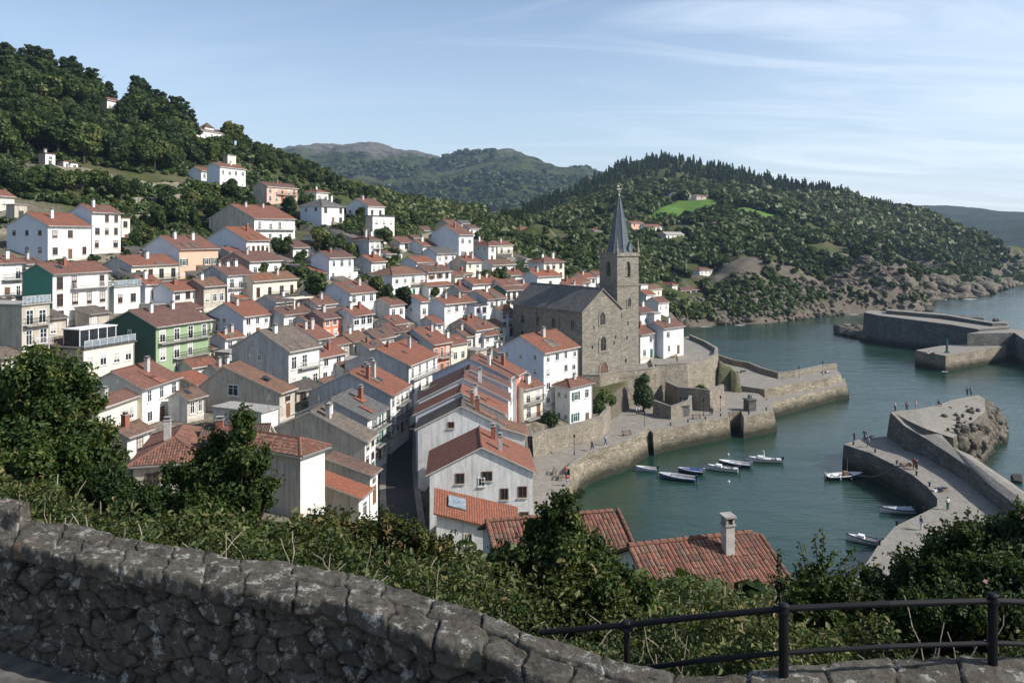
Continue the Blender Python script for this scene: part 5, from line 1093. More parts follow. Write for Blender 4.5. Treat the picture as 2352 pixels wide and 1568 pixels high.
# lean-to on the big white gable house
A = P(1010,1122,84); B = P(1180,1190,84)
lt = empty('lean_to', (A.x, A.y-3.6, A.z-4.6), R(4), 'white lean-to with bright red sloping roof and roof window against the big gable-fronted house', 'lean-to')
L_ = 8.2; m_ = MB(); m_.face([(0,0,-6),(L_,0,-6),(L_,0,1.2),(0,0,3.4)]); m_.face([(0,3.6,-6),(0,0,-6),(0,0,3.4),(0,3.6,4.6)]); m_.face([(L_,0,-6),(L_,3.6,-6),(L_,3.6,2.4),(L_,0,1.2)]); m_.build('wall', M['L'], lt)
r = MB(); r.prism([(-.3,-.4,3.45),(L_+.3,-.4,1.15),(L_+.3,3.6,2.5),(-.3,3.6,4.75)], .15, 0, [(0,0),(L_,0),(L_,4.2),(0,4.2)]); rr = r.build('roof', M['tile_bright'], lt)
q = MB(); q.prism([(1.2,1.0,3.75),(3.0,1.0,3.25),(3.0,2.6,3.8),(1.2,2.6,4.3)], .12); q.build('roof_window', M['glass_light'], rr)
for i in (1.2, 3.2): add_window(lt, i, 0, .6, 0, .8, 1.1, 'frame_white')
# ------------------------------------------------------------------ foliage arrays
def cube_sphere(n=2):
    V, Fc, idx = [], [], {}
    def vid(p):
        k = tuple(round(c, 4) for c in p)
        if k not in idx: idx[k] = len(V); q = Vector(p).normalized(); V.append(tuple(q))
        return idx[k]
    for ax in range(3):
        for s_ in (-1, 1):
            for i in range(n):
                for j in range(n):
                    q = []
                    for (a, b) in ((i, j), (i+1, j), (i+1, j+1), (i, j+1)):
                        p = [0, 0, 0]; p[ax] = s_; p[(ax+1) % 3] = -1+2*a/n; p[(ax+2) % 3] = -1+2*b/n; q.append(vid(p))
                    Fc.append(q if s_ > 0 else q[::-1])
    return np.array(V), np.array(Fc)
CSV, CSF = cube_sphere(3)
def leaf_quads(c, nrm, size, g, leaf6=False, asp=.55):
    """quads (or folded two-quad leaves) at centres c facing nrm"""
    n = len(c); nrm = nrm/np.linalg.norm(nrm, axis=1, keepdims=True); t = g.normal(size=(n, 3)); t -= nrm*(t*nrm).sum(1, keepdims=True); t /= np.linalg.norm(t, axis=1, keepdims=True)
    b = np.cross(nrm, t); s_ = size[:, None]
    if not leaf6:
        V = np.stack([c-t*s_*.5-b*s_*.5*asp*1.4, c+t*s_*.5-b*s_*.35, c+t*s_*.5+b*s_*.5, c-t*s_*.45+b*s_*.4], 1).reshape(-1, 3); Fc = np.arange(4*n).reshape(n, 4); return V, Fc, 4
    dr = nrm*s_*.16
    V = np.stack([c-t*s_*.5, c-t*s_*.12+b*s_*asp*.5+dr, c+t*s_*.25+b*s_*asp*.36+dr, c+t*s_*.5-dr, c+t*s_*.25-b*s_*asp*.36+dr, c-t*s_*.12-b*s_*asp*.5+dr], 1).reshape(-1, 3)
    o = (np.arange(n)*6)[:, None]; Fc = np.concatenate([o+np.array([[0, 3, 2, 1]]), o+np.array([[0, 5, 4, 3]])]); return V, Fc, 6
def crown(blobs, n, size, g, leaf6=False, core=.72, shell=.35, up=.25, flat=1.0):
    """blobs: (x,y,z,r[,rz]); returns V,F,tint,matidx"""
    B = np.array([(b[0], b[1], b[2], b[3], b[4] if len(b) > 4 else b[3]) for b in blobs]); w_ = B[:, 3]**2; w_ /= w_.sum()
    k = g.choice(len(B), n, p=w_); d = g.normal(size=(n, 3)); d /= np.linalg.norm(d, axis=1, keepdims=True); rr = 1-shell*g.random(n)**1.3+g.normal(size=n)*.06
    c = B[k, :3]+d*np.stack([B[k, 3], B[k, 3], B[k, 4]], 1)*rr[:, None]
    nr_ = d+g.normal(size=(n, 3))*.55; nr_[:, 2] += up
    V, Fc, m = leaf_quads(c, nr_, size*g.uniform(.6, 1.35, n), g, leaf6)
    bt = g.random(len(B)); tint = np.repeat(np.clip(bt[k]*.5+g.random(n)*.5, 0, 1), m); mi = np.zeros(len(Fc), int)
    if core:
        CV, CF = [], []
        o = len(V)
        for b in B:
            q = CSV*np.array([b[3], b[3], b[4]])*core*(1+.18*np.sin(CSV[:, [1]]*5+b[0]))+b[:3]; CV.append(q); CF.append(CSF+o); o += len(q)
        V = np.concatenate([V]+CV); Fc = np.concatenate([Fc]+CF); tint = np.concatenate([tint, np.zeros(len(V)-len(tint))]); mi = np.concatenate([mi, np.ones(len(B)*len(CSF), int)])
    return V, Fc, tint, mi
def crown_obj(name, data, mats, parent=None, loc=None):
    V, Fc, t, mi = data; return link(name, np_mesh(name, V, Fc, mats, t, mi=mi), parent, loc)
G = np.random.default_rng(11)
# hill tree prototypes (real size, metres)
def broad_proto(i):
    g = np.random.default_rng(50+i); h = [7.5, 6.5, 8.5, 5.5, 7.0][i]; r = h*.36; bl = [(0, 0, h*.62, r*.75, r*.7)]
    for k in range(13): a = g.uniform(0, 6.28); q = g.uniform(.35, .75)*r; bl.append((math.cos(a)*q, math.sin(a)*q, h*g.uniform(.38, .86), r*g.uniform(.26, .55)))
    return crown(bl, 1900, .46, g, core=.74), h
def pine_proto(i):
    g = np.random.default_rng(80+i); h = [13, 15, 11.5][i]; bl = []
    for k in range(15):
        f = k/14; z = h*(.28+.68*f); rad = h*.27*(1-f*.8)**.6+.3; a = k*2.4; q = rad*g.uniform(.3, .9)*(1-f*.6); bl.append((math.cos(a)*q, math.sin(a)*q, z, rad*g.uniform(.42, .66), rad*g.uniform(.26, .42)))
    return crown(bl, 1900, .55, g, core=.7), h
def trunk_mesh(h, r, g, limbs=5):
    m_ = MB(); p = [Vector((0, 0, -1))]; 
    for k in range(1, 5): p.append(Vector((g.normal()*.12*k*.5, g.normal()*.12*k*.5, h*.62*k/4)))
    m_.path(p, [r*(1.25-.2*i) for i in range(5)], 7)
    for k in range(limbs): a = g.uniform(0, 6.28); q = p[2+k % 3]; e = q+Vector((math.cos(a), math.sin(a), .9))*h*g.uniform(.14, .24); m_.tube(q, e, r*.4, 5, r*.12)
    return m_.mesh('trunk', M['bark'])
PRO = {}
def proto(kind, i):
    if (kind, i) in PRO: return PRO[kind, i]
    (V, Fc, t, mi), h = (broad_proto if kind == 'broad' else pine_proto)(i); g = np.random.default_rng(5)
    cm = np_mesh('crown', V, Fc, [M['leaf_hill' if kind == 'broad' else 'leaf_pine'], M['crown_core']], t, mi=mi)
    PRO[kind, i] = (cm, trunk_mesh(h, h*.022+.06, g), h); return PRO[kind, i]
def tree(kind, p, hgt, label, group, name=None):
    i = random.randrange(5 if kind == 'broad' else 3); cm, tmesh, h = proto(kind, i)
    root = empty(name or ('pine_tree' if kind == 'pine' else 'tree'), (p[0], p[1], p[2]-.3), random.uniform(0, 6.28), label, 'tree', group); s_ = hgt/h; root.scale = (s_*random.uniform(.9, 1.15), s_*random.uniform(.9, 1.15), s_)
    link('crown', cm, root); link('trunk', tmesh, root); return root
BOX = [(h[0], h[2] or h[1], h[3]-28, h[4]-4, C.y, C) for C, Y, ze, th, a, b, h in HG]
HC = np.array([(C.x-b*.4*math.sin(R(th))+a*.4*math.cos(R(th)), C.y+b*.4*math.cos(R(th))+a*.4*math.sin(R(th)), max(a, b)*.6) for C, Y, ze, th, a, b, h in HG])
def free(p, hm, wm, slack=.35):
    if (np.hypot(HC[:, 0]-p[0], HC[:, 1]-p[1]) < HC[:, 2]+wm*.4).any(): return False
    x = CX+F*p[0]/p[1]; y = YH-F*(p[2]-ZC)/p[1]; w_ = wm*F/p[1]/2; hh = hm*F/p[1]
    for (x0, x1, y0, y1, Yh, C) in BOX:
        if Yh > p[1]-2 and x+w_ > x0+(x1-x0)*.03 and x-w_ < x1 and y > y0 and y-hh < y1-(y1-y0)*slack: return False
    return True
RIDGE = [(0,150),(120,190),(250,250),(330,285),(450,315),(560,338),(640,362),(760,414),(830,445),(900,482)]
LOWW = [(0,365),(100,362),(200,380),(330,400),(420,405),(460,380),(560,372),(640,400),(700,420),(800,448),(900,490)]
ft = lambda tab, x: float(np.interp(x, [q[0] for q in tab], [q[1] for q in tab]))
wood = []; tries = 0
while len(wood) < 200 and tries < 5000:
    tries += 1; x = random.uniform(-40, 880); y0, y1 = ft(RIDGE, x)-4, ft(LOWW, x)
    if random.random() > (1.0 if x < 480 else .5): continue
    y = random.uniform(y0, y1); p = hit(x, max(y, y0), 120)
    if p is None: continue
    hm = random.choice([random.uniform(6, 9), random.uniform(9, 14)]) if x < 545 else random.uniform(4, 6.5); mind = 4.6
    if any((p.x-q.x)**2+(p.y-q.y)**2 < mind**2 for q, _ in wood): continue
    if not free(p, hm, hm*.7, .45 if x < 430 and y > 300 else .12): continue
    wood.append((p, hm))
for p, hm in wood: tree('broad', p, hm, 'dense dark broadleaf tree in the wood covering the left hill', 'broadleaf trees of the left hill wood')
npine = 0
for x, yt in [(5,92),(28,100),(52,104),(72,97),(90,100),(110,108),(128,135),(148,126),(165,124),(180,140),(205,150),(216,152),(232,170),(250,168),(265,172),(280,190),(292,205),(322,205),(340,215),(360,200),(376,205),(398,215),(412,216),(428,228),(440,245),(20,130),(60,140),(100,150),(140,170),(190,190),(350,250),(385,255),(420,265),(545,284),(553,288)]:
    yr = ft(RIDGE, x); p = P(x, yr, float(np.interp(x, [0, 250, 450, 560], [296, 303, 316, 348]))+random.uniform(-14, 3)); p.z = float(gz(p.x, p.y)); top = ZC-(yt+4-YH)/F*p.y
    hm = min(max(top-p.z, 8), 19)
    if 225 < x < 285 and yt > 160: p.y += 6; p.z = float(gz(p.x, p.y))
    if 447 < x < 520: continue
    if 232 < x < 295: p.y += 16; p.z = float(gz(p.x, p.y)); hm = min(max(ZC-(yt+4-YH)/F*p.y-p.z, 7), 22)
    tree('pine', p, hm, 'tall dark pine standing on the skyline of the left hill' if x < 500 else 'lone pair of pines on the skyline right of the brown-roofed house', 'pines of the left hill' if x < 500 else 'pines right of the skyline house'); npine += 1
TOWN = [(650,604,7),(706,500,8),(665,498,6),(790,545,4.5),(828,503,4),(745,592,8),(770,596,7),(880,566,6),(905,552,5),(955,528,7),(700,650,5),(722,706,8),(866,704,7),(884,712,6),(905,726,5),(930,722,6.5),(1132,660,5),(1152,656,5.5),(1112,660,5),
 (500,520,9),(472,490,9.5),(450,500,8),(524,462,7),(278,468,8),(258,462,7),(362,530,7),(402,524,8),(340,566,5),(312,574,4.5),(1186,640,5),(1590,706,4),(430,520,7),(545,470,6),(225,440,7),(190,445,7),(150,455,8),(120,450,7),(60,455,7),(95,440,8),(20,440,7),(310,455,6),(380,480,7),
 (610,500,5),(575,480,5),(640,520,5),(730,560,5),(810,600,5),(905,600,4),(1000,690,3.5),(1100,560,5),(1150,560,5),(600,640,4),(690,610,4),(1060,520,5),(990,520,5),(1180,560,6),(1215,575,6),(1330,610,5),(1350,600,5),(1530,640,5),(1515,620,5),(1640,690,6),(1625,660,5)]
for x, y, hm in TOWN:
    p = hit(x, y, 100)
    if p: tree('broad', p, hm, 'green garden tree standing between the village houses and terraces', 'garden trees among the houses')
bp = P(1478, 948, 163); bp.z = 4; g = np.random.default_rng(3)
root = empty('tree', bp, 0, 'big bright green ivy-like tree against the church bastion on the promenade', 'tree'); crown_obj('crown', crown([(0,0,3.6,2.0),(.6,-.3,2.2,1.6),(-.7,0,2.6,1.5),(-.6,.6,5.4,1.3),(.3,.3,6.6,1.0)], 2600, .36, g), [M['leaf_hill'], M['crown_core']], root); link('trunk', trunk_mesh(5, .2, g), root)
for x, y, hm, lb in [(1545,905,3.2,'small round bush on the lower garden wall'),(1608,915,3.2,'green bush under the sea terrace beside the lower wall'),(1655,884,3.4,'green bush at the foot of the rounded sea terrace wall'),(1262,985,2.6,'low shrub in front of the cream house above the retaining wall'),(1590,706,3.5,'clipped hedge below the arcaded house'),(1618,712,3.3,'dark shrub below the arcaded house toward the rocks'),(1372,948,2.4,'shrub on the grassy bank between the small hip-roofed house and the bastion'),(1388,925,2.6,'taller shrub higher on the grassy bank beside the bastion'),(1402,940,2.0,'low shrub tight against the foot of the bastion')]:
    z0 = 4.1 if 880 < y < 960 and x > 1450 else None; p = PZ(x, y, z0) if z0 else hit(x, y, 90)
    if p is None: continue
    root = empty('bush', p, 0, lb, 'bush'); g = np.random.default_rng(int(x)); r = hm*.5
    crown_obj('foliage', crown([(0,0,r,r),(r*.6,.2,r*.8,r*.7),(-r*.6,-.1,r*.7,r*.7)], 700, .34, g), [M['leaf_hill'], M['crown_core']], root)
# ---- merged far woods (stuff)
def mini(kind, i):
    g = np.random.default_rng(300+i)
    if kind == 'bush':
        bl = [(0, 0, .75, .8, .7)]+[(math.cos(a)*.5, math.sin(a)*.5, g.uniform(.5, 1.1), g.uniform(.35, .5)) for a in g.uniform(0, 6.28, 3)]
        V, Fc, t, mi = crown(bl, 52, .42, g, core=.82)
    else:
        bl = [(0, 0, .5+.42*k, .66-.10*k, .45) for k in range(5)]; V, Fc, t, mi = crown(bl, 60, .42, g, core=.8)
    return V, Fc, t, mi
MINI = {k: [mini(k, i) for i in range(4)] for k in ('bush', 'conifer')}
def merged_foliage(name, spots, mats, label, cat, kind='bush'):
    Vs, Fs, Ts, Ms, o = [], [], [], [], 0
    for (x, y, z, s_, sz, tn) in spots:
        V, Fc, t, mi = MINI[kind][random.randrange(4)]; a = random.uniform(0, 6.28); c, s2 = math.cos(a)*s_, math.sin(a)*s_
        Vs.append(np.stack([V[:, 0]*c-V[:, 1]*s2+x, V[:, 0]*s2+V[:, 1]*c+y, V[:, 2]*sz+z], 1)); Fs.append(Fc+o); Ts.append(np.clip(t*.45+tn, 0, 1)); Ms.append(mi); o += len(V)
    ob = link(name, np_mesh(name, np.concatenate(Vs), np.concatenate(Fs), mats, np.concatenate(Ts), mi=np.concatenate(Ms))); return tag(ob, label, cat, kind='stuff')
MEAD = [(1478,505),(1500,488),(1530,474),(1562,462),(1600,456),(1640,460),(1662,467),(1650,478),(1610,488),(1560,497),(1515,507)]
MEAD2 = [(1672,473),(1720,478),(1790,498),(1812,512),(1740,495),(1680,483)]
RR = [(850,440),(900,455),(1000,478),(1100,492),(1180,500),(1250,458),(1350,410),(1420,380),(1500,360),(1600,372),(1700,400),(1800,422),(1920,438),(2040,478),(2150,505),(2250,550),(2320,592),(2352,600)]
RL = [(850,560),(1000,560),(1100,555),(1180,600),(1280,640),(1380,655),(1500,690),(1560,735),(1650,735),(1800,726),(1950,712),(2100,700),(2200,678),(2352,645)]
CON = [(1100,510),(1180,520),(1260,498),(1340,462),(1400,440),(1500,408),(1600,418),(1700,438),(1800,450),(1950,455),(2040,484),(2352,600)]
FIELDS = [[(1500,522),(1560,512),(1640,518),(1610,532),(1520,534)],[(1290,508),(1370,490),(1430,494),(1360,512)],[(1840,562),(1900,552),(1970,576),(1900,584)],[(1360,560),(1420,552),(1440,566),(1380,574)],[(1700,540),(1770,532),(1800,546),(1730,556)]]
bushes, cons, dry = [], [], []
n_ = 0
def inpoly(x, y, poly): return bool(inside(np.array([[x, y]], float), poly)[0])
while n_ < 17000:
    n_ += 1; x = random.uniform(850, 2380); y = random.uniform(ft(RR, x)-3, ft(RL, x))
    if x > 1830 and x < 2110 and y > 700: continue
    p = hit(x, y, 230)
    if p is None or p.z < 1.2: continue
    if any(inpoly(x, y-o_, m_) for o_ in (0, 5, 10) for m_ in (MEAD, MEAD2)): continue
    if any(inpoly(x, y-3, m_) for m_ in FIELDS): continue
    if x < 1600 and mnoise.noise(Vector((p.x*.02, p.y*.011, 21))) > .30 and random.random() < .85: continue
    nv = mnoise.noise(Vector((p.x*.012, p.y*.012, 3))); pxm = p.y/F
    if y < ft(CON, x)+nv*14 and 1150 < x < 2060:
        s_ = random.uniform(6.5, 9.5)*pxm*.9; cons.append((p.x, p.y, p.z-.6, s_*.8, s_*random.uniform(.75, 1.15), random.uniform(0, .5)))
    else:
        cl = x > 1640 and y > 560+random.uniform(-30, 30)
        jj = min(np.searchsorted(ys, p.y), ny-1); ii_ = int(min(max((p.x/(p.y+30)+1.15)/2.3*(nu-1), 0), nu-1)); cf = CLG[jj, ii_]
        if cf > .40 and random.random() < .9: continue
        if cl and random.random() < .3: continue
        if not free(p, 5, 5, .2): continue
        big_ = nv*.5+.5; s_ = random.uniform(8, 17)*pxm*(.75+.5*big_)*(.62 if cl else 1); s_ = min(max(s_, 1.3), 7)
        (dry if cl else bushes).append((p.x, p.y, p.z-s_*.25, s_, s_*random.uniform(.8, 1.25), np.clip(random.random()*.28+(nv+mnoise.noise(Vector((p.x*.004, p.y*.004, 8))))*.42+.24, 0, 1)))
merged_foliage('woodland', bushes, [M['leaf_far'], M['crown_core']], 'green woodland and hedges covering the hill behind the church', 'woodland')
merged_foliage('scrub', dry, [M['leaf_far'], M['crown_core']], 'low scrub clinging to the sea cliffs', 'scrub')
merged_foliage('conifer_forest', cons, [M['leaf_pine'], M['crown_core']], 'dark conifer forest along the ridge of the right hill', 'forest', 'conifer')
for poly, nm in ((MEAD, 1), (MEAD2, 2)):       # bright meadow draped over the slope
    xs_ = [q[0] for q in poly]; ys_ = [q[1] for q in poly]; m_ = MB(); st = 6
    for x in np.arange(min(xs_), max(xs_), st):
        for y in np.arange(min(ys_), max(ys_), 3):
            if not inpoly(x+st/2, y+1.5, poly): continue
            c4 = [hit(x, y+3, 230), hit(x+st, y+3, 230), hit(x+st, y, 230), hit(x, y, 230)]
            if all(c4) and max(c.y for c in c4)-min(c.y for c in c4) < 80: m_.face([(c.x, c.y, c.z+.25) for c in c4])
    if m_.f:
        m__, t__ = newmat('meadow_grass'); v__ = N(t__, 'ShaderNodeTexCoord').outputs['Object']; fin(t__, mix(t__, nz(t__, v__, .15, 5), (.07, .15, .025), (.13, .2, .05)), 1, nz(t__, v__, .6), .5, .4, .05)
        tag(m_.build('meadow', m__), kind='structure')
# valley and left hill undergrowth
low = []
for n_ in range(9000):
    x = random.uniform(-60, 1560); y = random.uniform(ft(RIDGE, x) if x < 900 else 490, 700 if x < 1200 else 690); p = hit(x, y, 90)
    if p is None or p.z < 8 or inside(np.array([[p.x, p.y]]), COAST)[0] == False: continue
    nv = mnoise.noise(Vector((p.x*.04, p.y*.04, 9)))
    if nv < -.1 and y > ft(LOWW, x): continue
    s_ = random.uniform(.7, 1.9) if y > ft(LOWW, x) else random.uniform(1.2, 2.4)
    if not free(p, s_*1.4, s_*1.8, .15): continue
    low.append((p.x, p.y, p.z-s_*.2, s_, s_*random.uniform(.7, 1.1), np.clip(random.random()*.5+nv*.4+.1, 0, 1)))
for n_ in range(3200):
    X, Y = random.uniform(-75, 62), random.uniform(21, 82); z = float(gz(X, Y)); p = Vector((X, Y, z)); s_ = random.uniform(.6, 1.3)
    if z < 5.5 or mnoise.noise(Vector((X*.06, Y*.06, 4))) < -.15 or not inside(np.array([[X, Y]]), COAST)[0] or not free(p, s_*1.4, s_*1.6, .1): continue
    if 26 < Y < 56 and -6 < X < 24: continue
    low.append((X, Y, z-s_*.25, s_, s_*.8, random.uniform(.1, .6)))
merged_foliage('undergrowth', low, [M['leaf_far'], M['crown_core']], 'shrubs, brambles and hedges filling the slopes between the village houses', 'undergrowth')
mo_ = bpy.data.objects['mountain'].data; mv_ = np.empty(len(mo_.vertices)*3, np.float32); mo_.vertices.foreach_get('co', mv_); mv_ = mv_.reshape(-1, 3); mt = []
xs_ = CX+F*mv_[:, 0]/mv_[:, 1]; ys_ = YH-F*(mv_[:, 2]-ZC)/mv_[:, 1]; cand = np.nonzero((xs_ > 640) & (xs_ < 1400) & (ys_ < 535) & (mv_[:, 1] < 2800))[0]
for n_ in range(5200):      # tree cover on the distant mountain
    v_ = mv_[random.choice(cand)]; nv = mnoise.noise(Vector((v_[0]*.0035, v_[1]*.0035, 2)))
    if v_[2] > 250+nv*160 or nv < -.18: continue
    s_ = random.uniform(6, 12); mt.append((v_[0]+random.uniform(-9, 9), v_[1]+random.uniform(-9, 9), v_[2]-s_*.3, s_, s_*random.uniform(.7, 1.2), np.clip(random.random()*.3+nv*.5+.1, 0, 1)))
merged_foliage('mountain_woodland', mt, [M['leaf_far'], M['crown_core']], 'woods on the slopes of the distant rocky mountain', 'woodland')
# ------------------------------------------------------------------ boats
def boat(x, y, L, ang, hull, inner, label, kind='open', extra=None, tarp=None):
    p = PZ(x, y, .0); root = empty('boat', (p.x, p.y, 0), R(ang), label, 'boat', 'boats moored in the harbour')
    B_, n = L*.36, 14; secs = []
    for i in range(n+1):
        t = i/n; xx = -L/2+L*t; w_ = B_/2*(min(1, .80+.55*t) if t < .45 else max(0.02, (1-((t-.45)/.55)**2.3))); sh = .55+.30*t*t+.02; secs.append((xx+(.25*t*t if t > .8 else 0), w_, sh, -.18+.12*t**4))
    m_ = MB(); inn = MB(); rim = MB()
    def ring(s_): xx, w_, sh, kz = s_; return [(xx, -w_, sh), (xx, -w_*.93, sh*.45), (xx, -w_*.62, .02), (xx, 0, kz), (xx, w_*.62, .02), (xx, w_*.93, sh*.45), (xx, w_, sh)]
    rs = [ring(s_) for s_ in secs]
    for i in range(n):
        for j in range(6): m_.face([rs[i][j], rs[i][j+1], rs[i+1][j+1], rs[i+1][j]][::-1])
    m_.face(rs[0][::-1]); 
    hb = m_.build('hull', M[hull], root)
    for i in range(n):
        a, b = secs[i], secs[i+1]
        for s_ in (-1, 1):
            rim.prism([(a[0], s_*a[1]-.07, a[2]+.05), (b[0], s_*b[1]-.07, b[2]+.05), (b[0], s_*b[1]+.07, b[2]+.05), (a[0], s_*a[1]+.07, a[2]+.05)], .12)
        dk = i > n*.68 or (kind == 'decked' and (i > n*.45 or i < 2)); z1 = (a[2]-.03) if dk else .12; z2 = (b[2]-.03) if dk else .12; wa, wb = (a[1]*.98, b[1]*.98) if dk else (a[1]*.7, b[1]*.7)
        inn.face([(a[0], -wa, z1), (b[0], -wb, z2), (b[0], wb, z2), (a[0], wa, z1)])
        if not dk:
            for s_ in (-1, 1): inn.face([(a[0], s_*a[1]*.97, a[2]), (b[0], s_*b[1]*.97, b[2]), (b[0], s_*wb, z2), (a[0], s_*wa, z1)])
    rim.build('gunwale', M['hull_white' if hull != 'hull_white' else 'hull_dark'], root); inn.build('deck', M[inner], root)
    th_ = MB()
    for xx in (-L*.28, -.02*L): th_.box(xx-.13, -B_*.42, .38, xx+.13, B_*.42, .43)
    th_.build('thwart', M['wood'], root)
    mo = MB(); mo.box(-L/2-.38, -.16, .55, -L/2-.02, .16, 1.05); mo.box(-L/2-.24, -.06, -.1, -L/2-.12, .06, .55); mo.tube((-L/2-.02, 0, .9), (-L/2+.5, 0, .95), .03, 5); mo.build('outboard_motor', M['hull_dark'] if hull != 'hull_dark' else M['tarp_grey'], root)
    if kind in ('decked',): c = MB(); c.prism([(L*.02,-B_*.3,.95),(L*.2,-B_*.25,1.0),(L*.2,B_*.25,1.0),(L*.02,B_*.3,.95)], .35); c.build('cuddy', M['hull_white'], root)
    if extra == 'mast': c = MB(); c.tube((L*.1,0,.3),(L*.1+.05,0,3.4),.045,6); c.box(-.1,-.35,.5,.75,.35,1.15); c.build('mast_and_box', M['wood'], root)
    if extra == 'shade': c = MB(); c.tube((0,0,.3),(.1,0,1.9),.12,8,.06); c.tube((.1,0,1.9),(.35,0,2.0),.07,6,.03); c.build('furled_cover', M['cloth_white'], root)
    if tarp:
        c = MB(); k = 8
        for i in range(k):
            for j in range(6):
                f = lambda a_, b_: (-L*.42+L*.74*a_, (b_-.5)*B_*(.9-.25*a_), .62+.34*math.sin(math.pi*b_)*(1-.4*a_)+.05*math.sin(a_*19+b_*7))
                c.face([f(i/k, j/6), f((i+1)/k, j/6), f((i+1)/k, (j+1)/6), f(i/k, (j+1)/6)])
        c.build('tarpaulin', M[tarp], root)
    fd = MB()
    for xx in (-L*.2, L*.12): fd.tube((xx, -B_*.52, .1), (xx, -B_*.52, .5), .09, 8)
    fd.build('fender', M['hull_white'], root)
    return root
boat(1486,1082,3.2,172,'hull_pale','hull_white','small empty pale blue rowing boat, leftmost in the harbour')
boat(1557,1101,5.6,160,'hull_blue','tarp_grey','dark blue open boat with grey seats, beside the one loaded with blue nets')
boat(1588,1087,3.8,165,'hull_dark','tarp_blue','small dark boat heaped with blue netting',tarp='tarp_blue')
boat(1659,1080,5.2,160,'hull_white','hull_white','white boat with white foredeck and dark stripe, nearer of the close pair','decked')
boat(1689,1070,5.0,162,'hull_dark','hull_white','dark-hulled boat with white interior, farther of the close pair')
boat(1756,1060,5.8,172,'hull_white','hull_white','white launch with upright furled white cover, farthest out in the harbour','decked','shade')
boat(1938,1098,6.0,8,'hull_dark','hull_white','dark boat with short mast roped to the curved pier','open','mast')
boat(2062,1177,4.6,174,'hull_white','tarp_grey','white boat under a silvery grey tarpaulin at the foot of the pier wall','open',None,'tarp_grey')
boat(1987,1246,4.2,150,'hull_white','hull_white','white boat with dark rim nearest the bushes, by the pier edge','decked')
mb = MB(); a, b = PZ(1968, 1090, .8), PZ(2060, 1068, 4.1); prev = a
for i in range(1, 11): t = i/10; q = a.lerp(b, t); q.z -= .9*math.sin(math.pi*t); mb.tube(prev, q, .04, 5); prev = q
tag(mb.build('mooring_rope', M['rope']), 'pale mooring rope sagging from the dark boat up to the curved pier', 'rope')
for (x, y, lb) in [(1674,1106-0,'tiny white mooring buoy below the close pair of boats'),(1673,1044,'tiny white mooring buoy above the close pair of boats')]:
    mb = MB(); p = PZ(x, y, 0)
    for k in range(4): mb.tube((0,0,-.2+.13*k),(0,0,-.07+.13*k), .22*math.sin(.5+.7*k), 10, .22*math.sin(1.2+.7*k) if k < 3 else .04, cap=False)
    tag(mb.build('buoy', M['hull_white'], None, tuple(p)), lb, 'buoy')
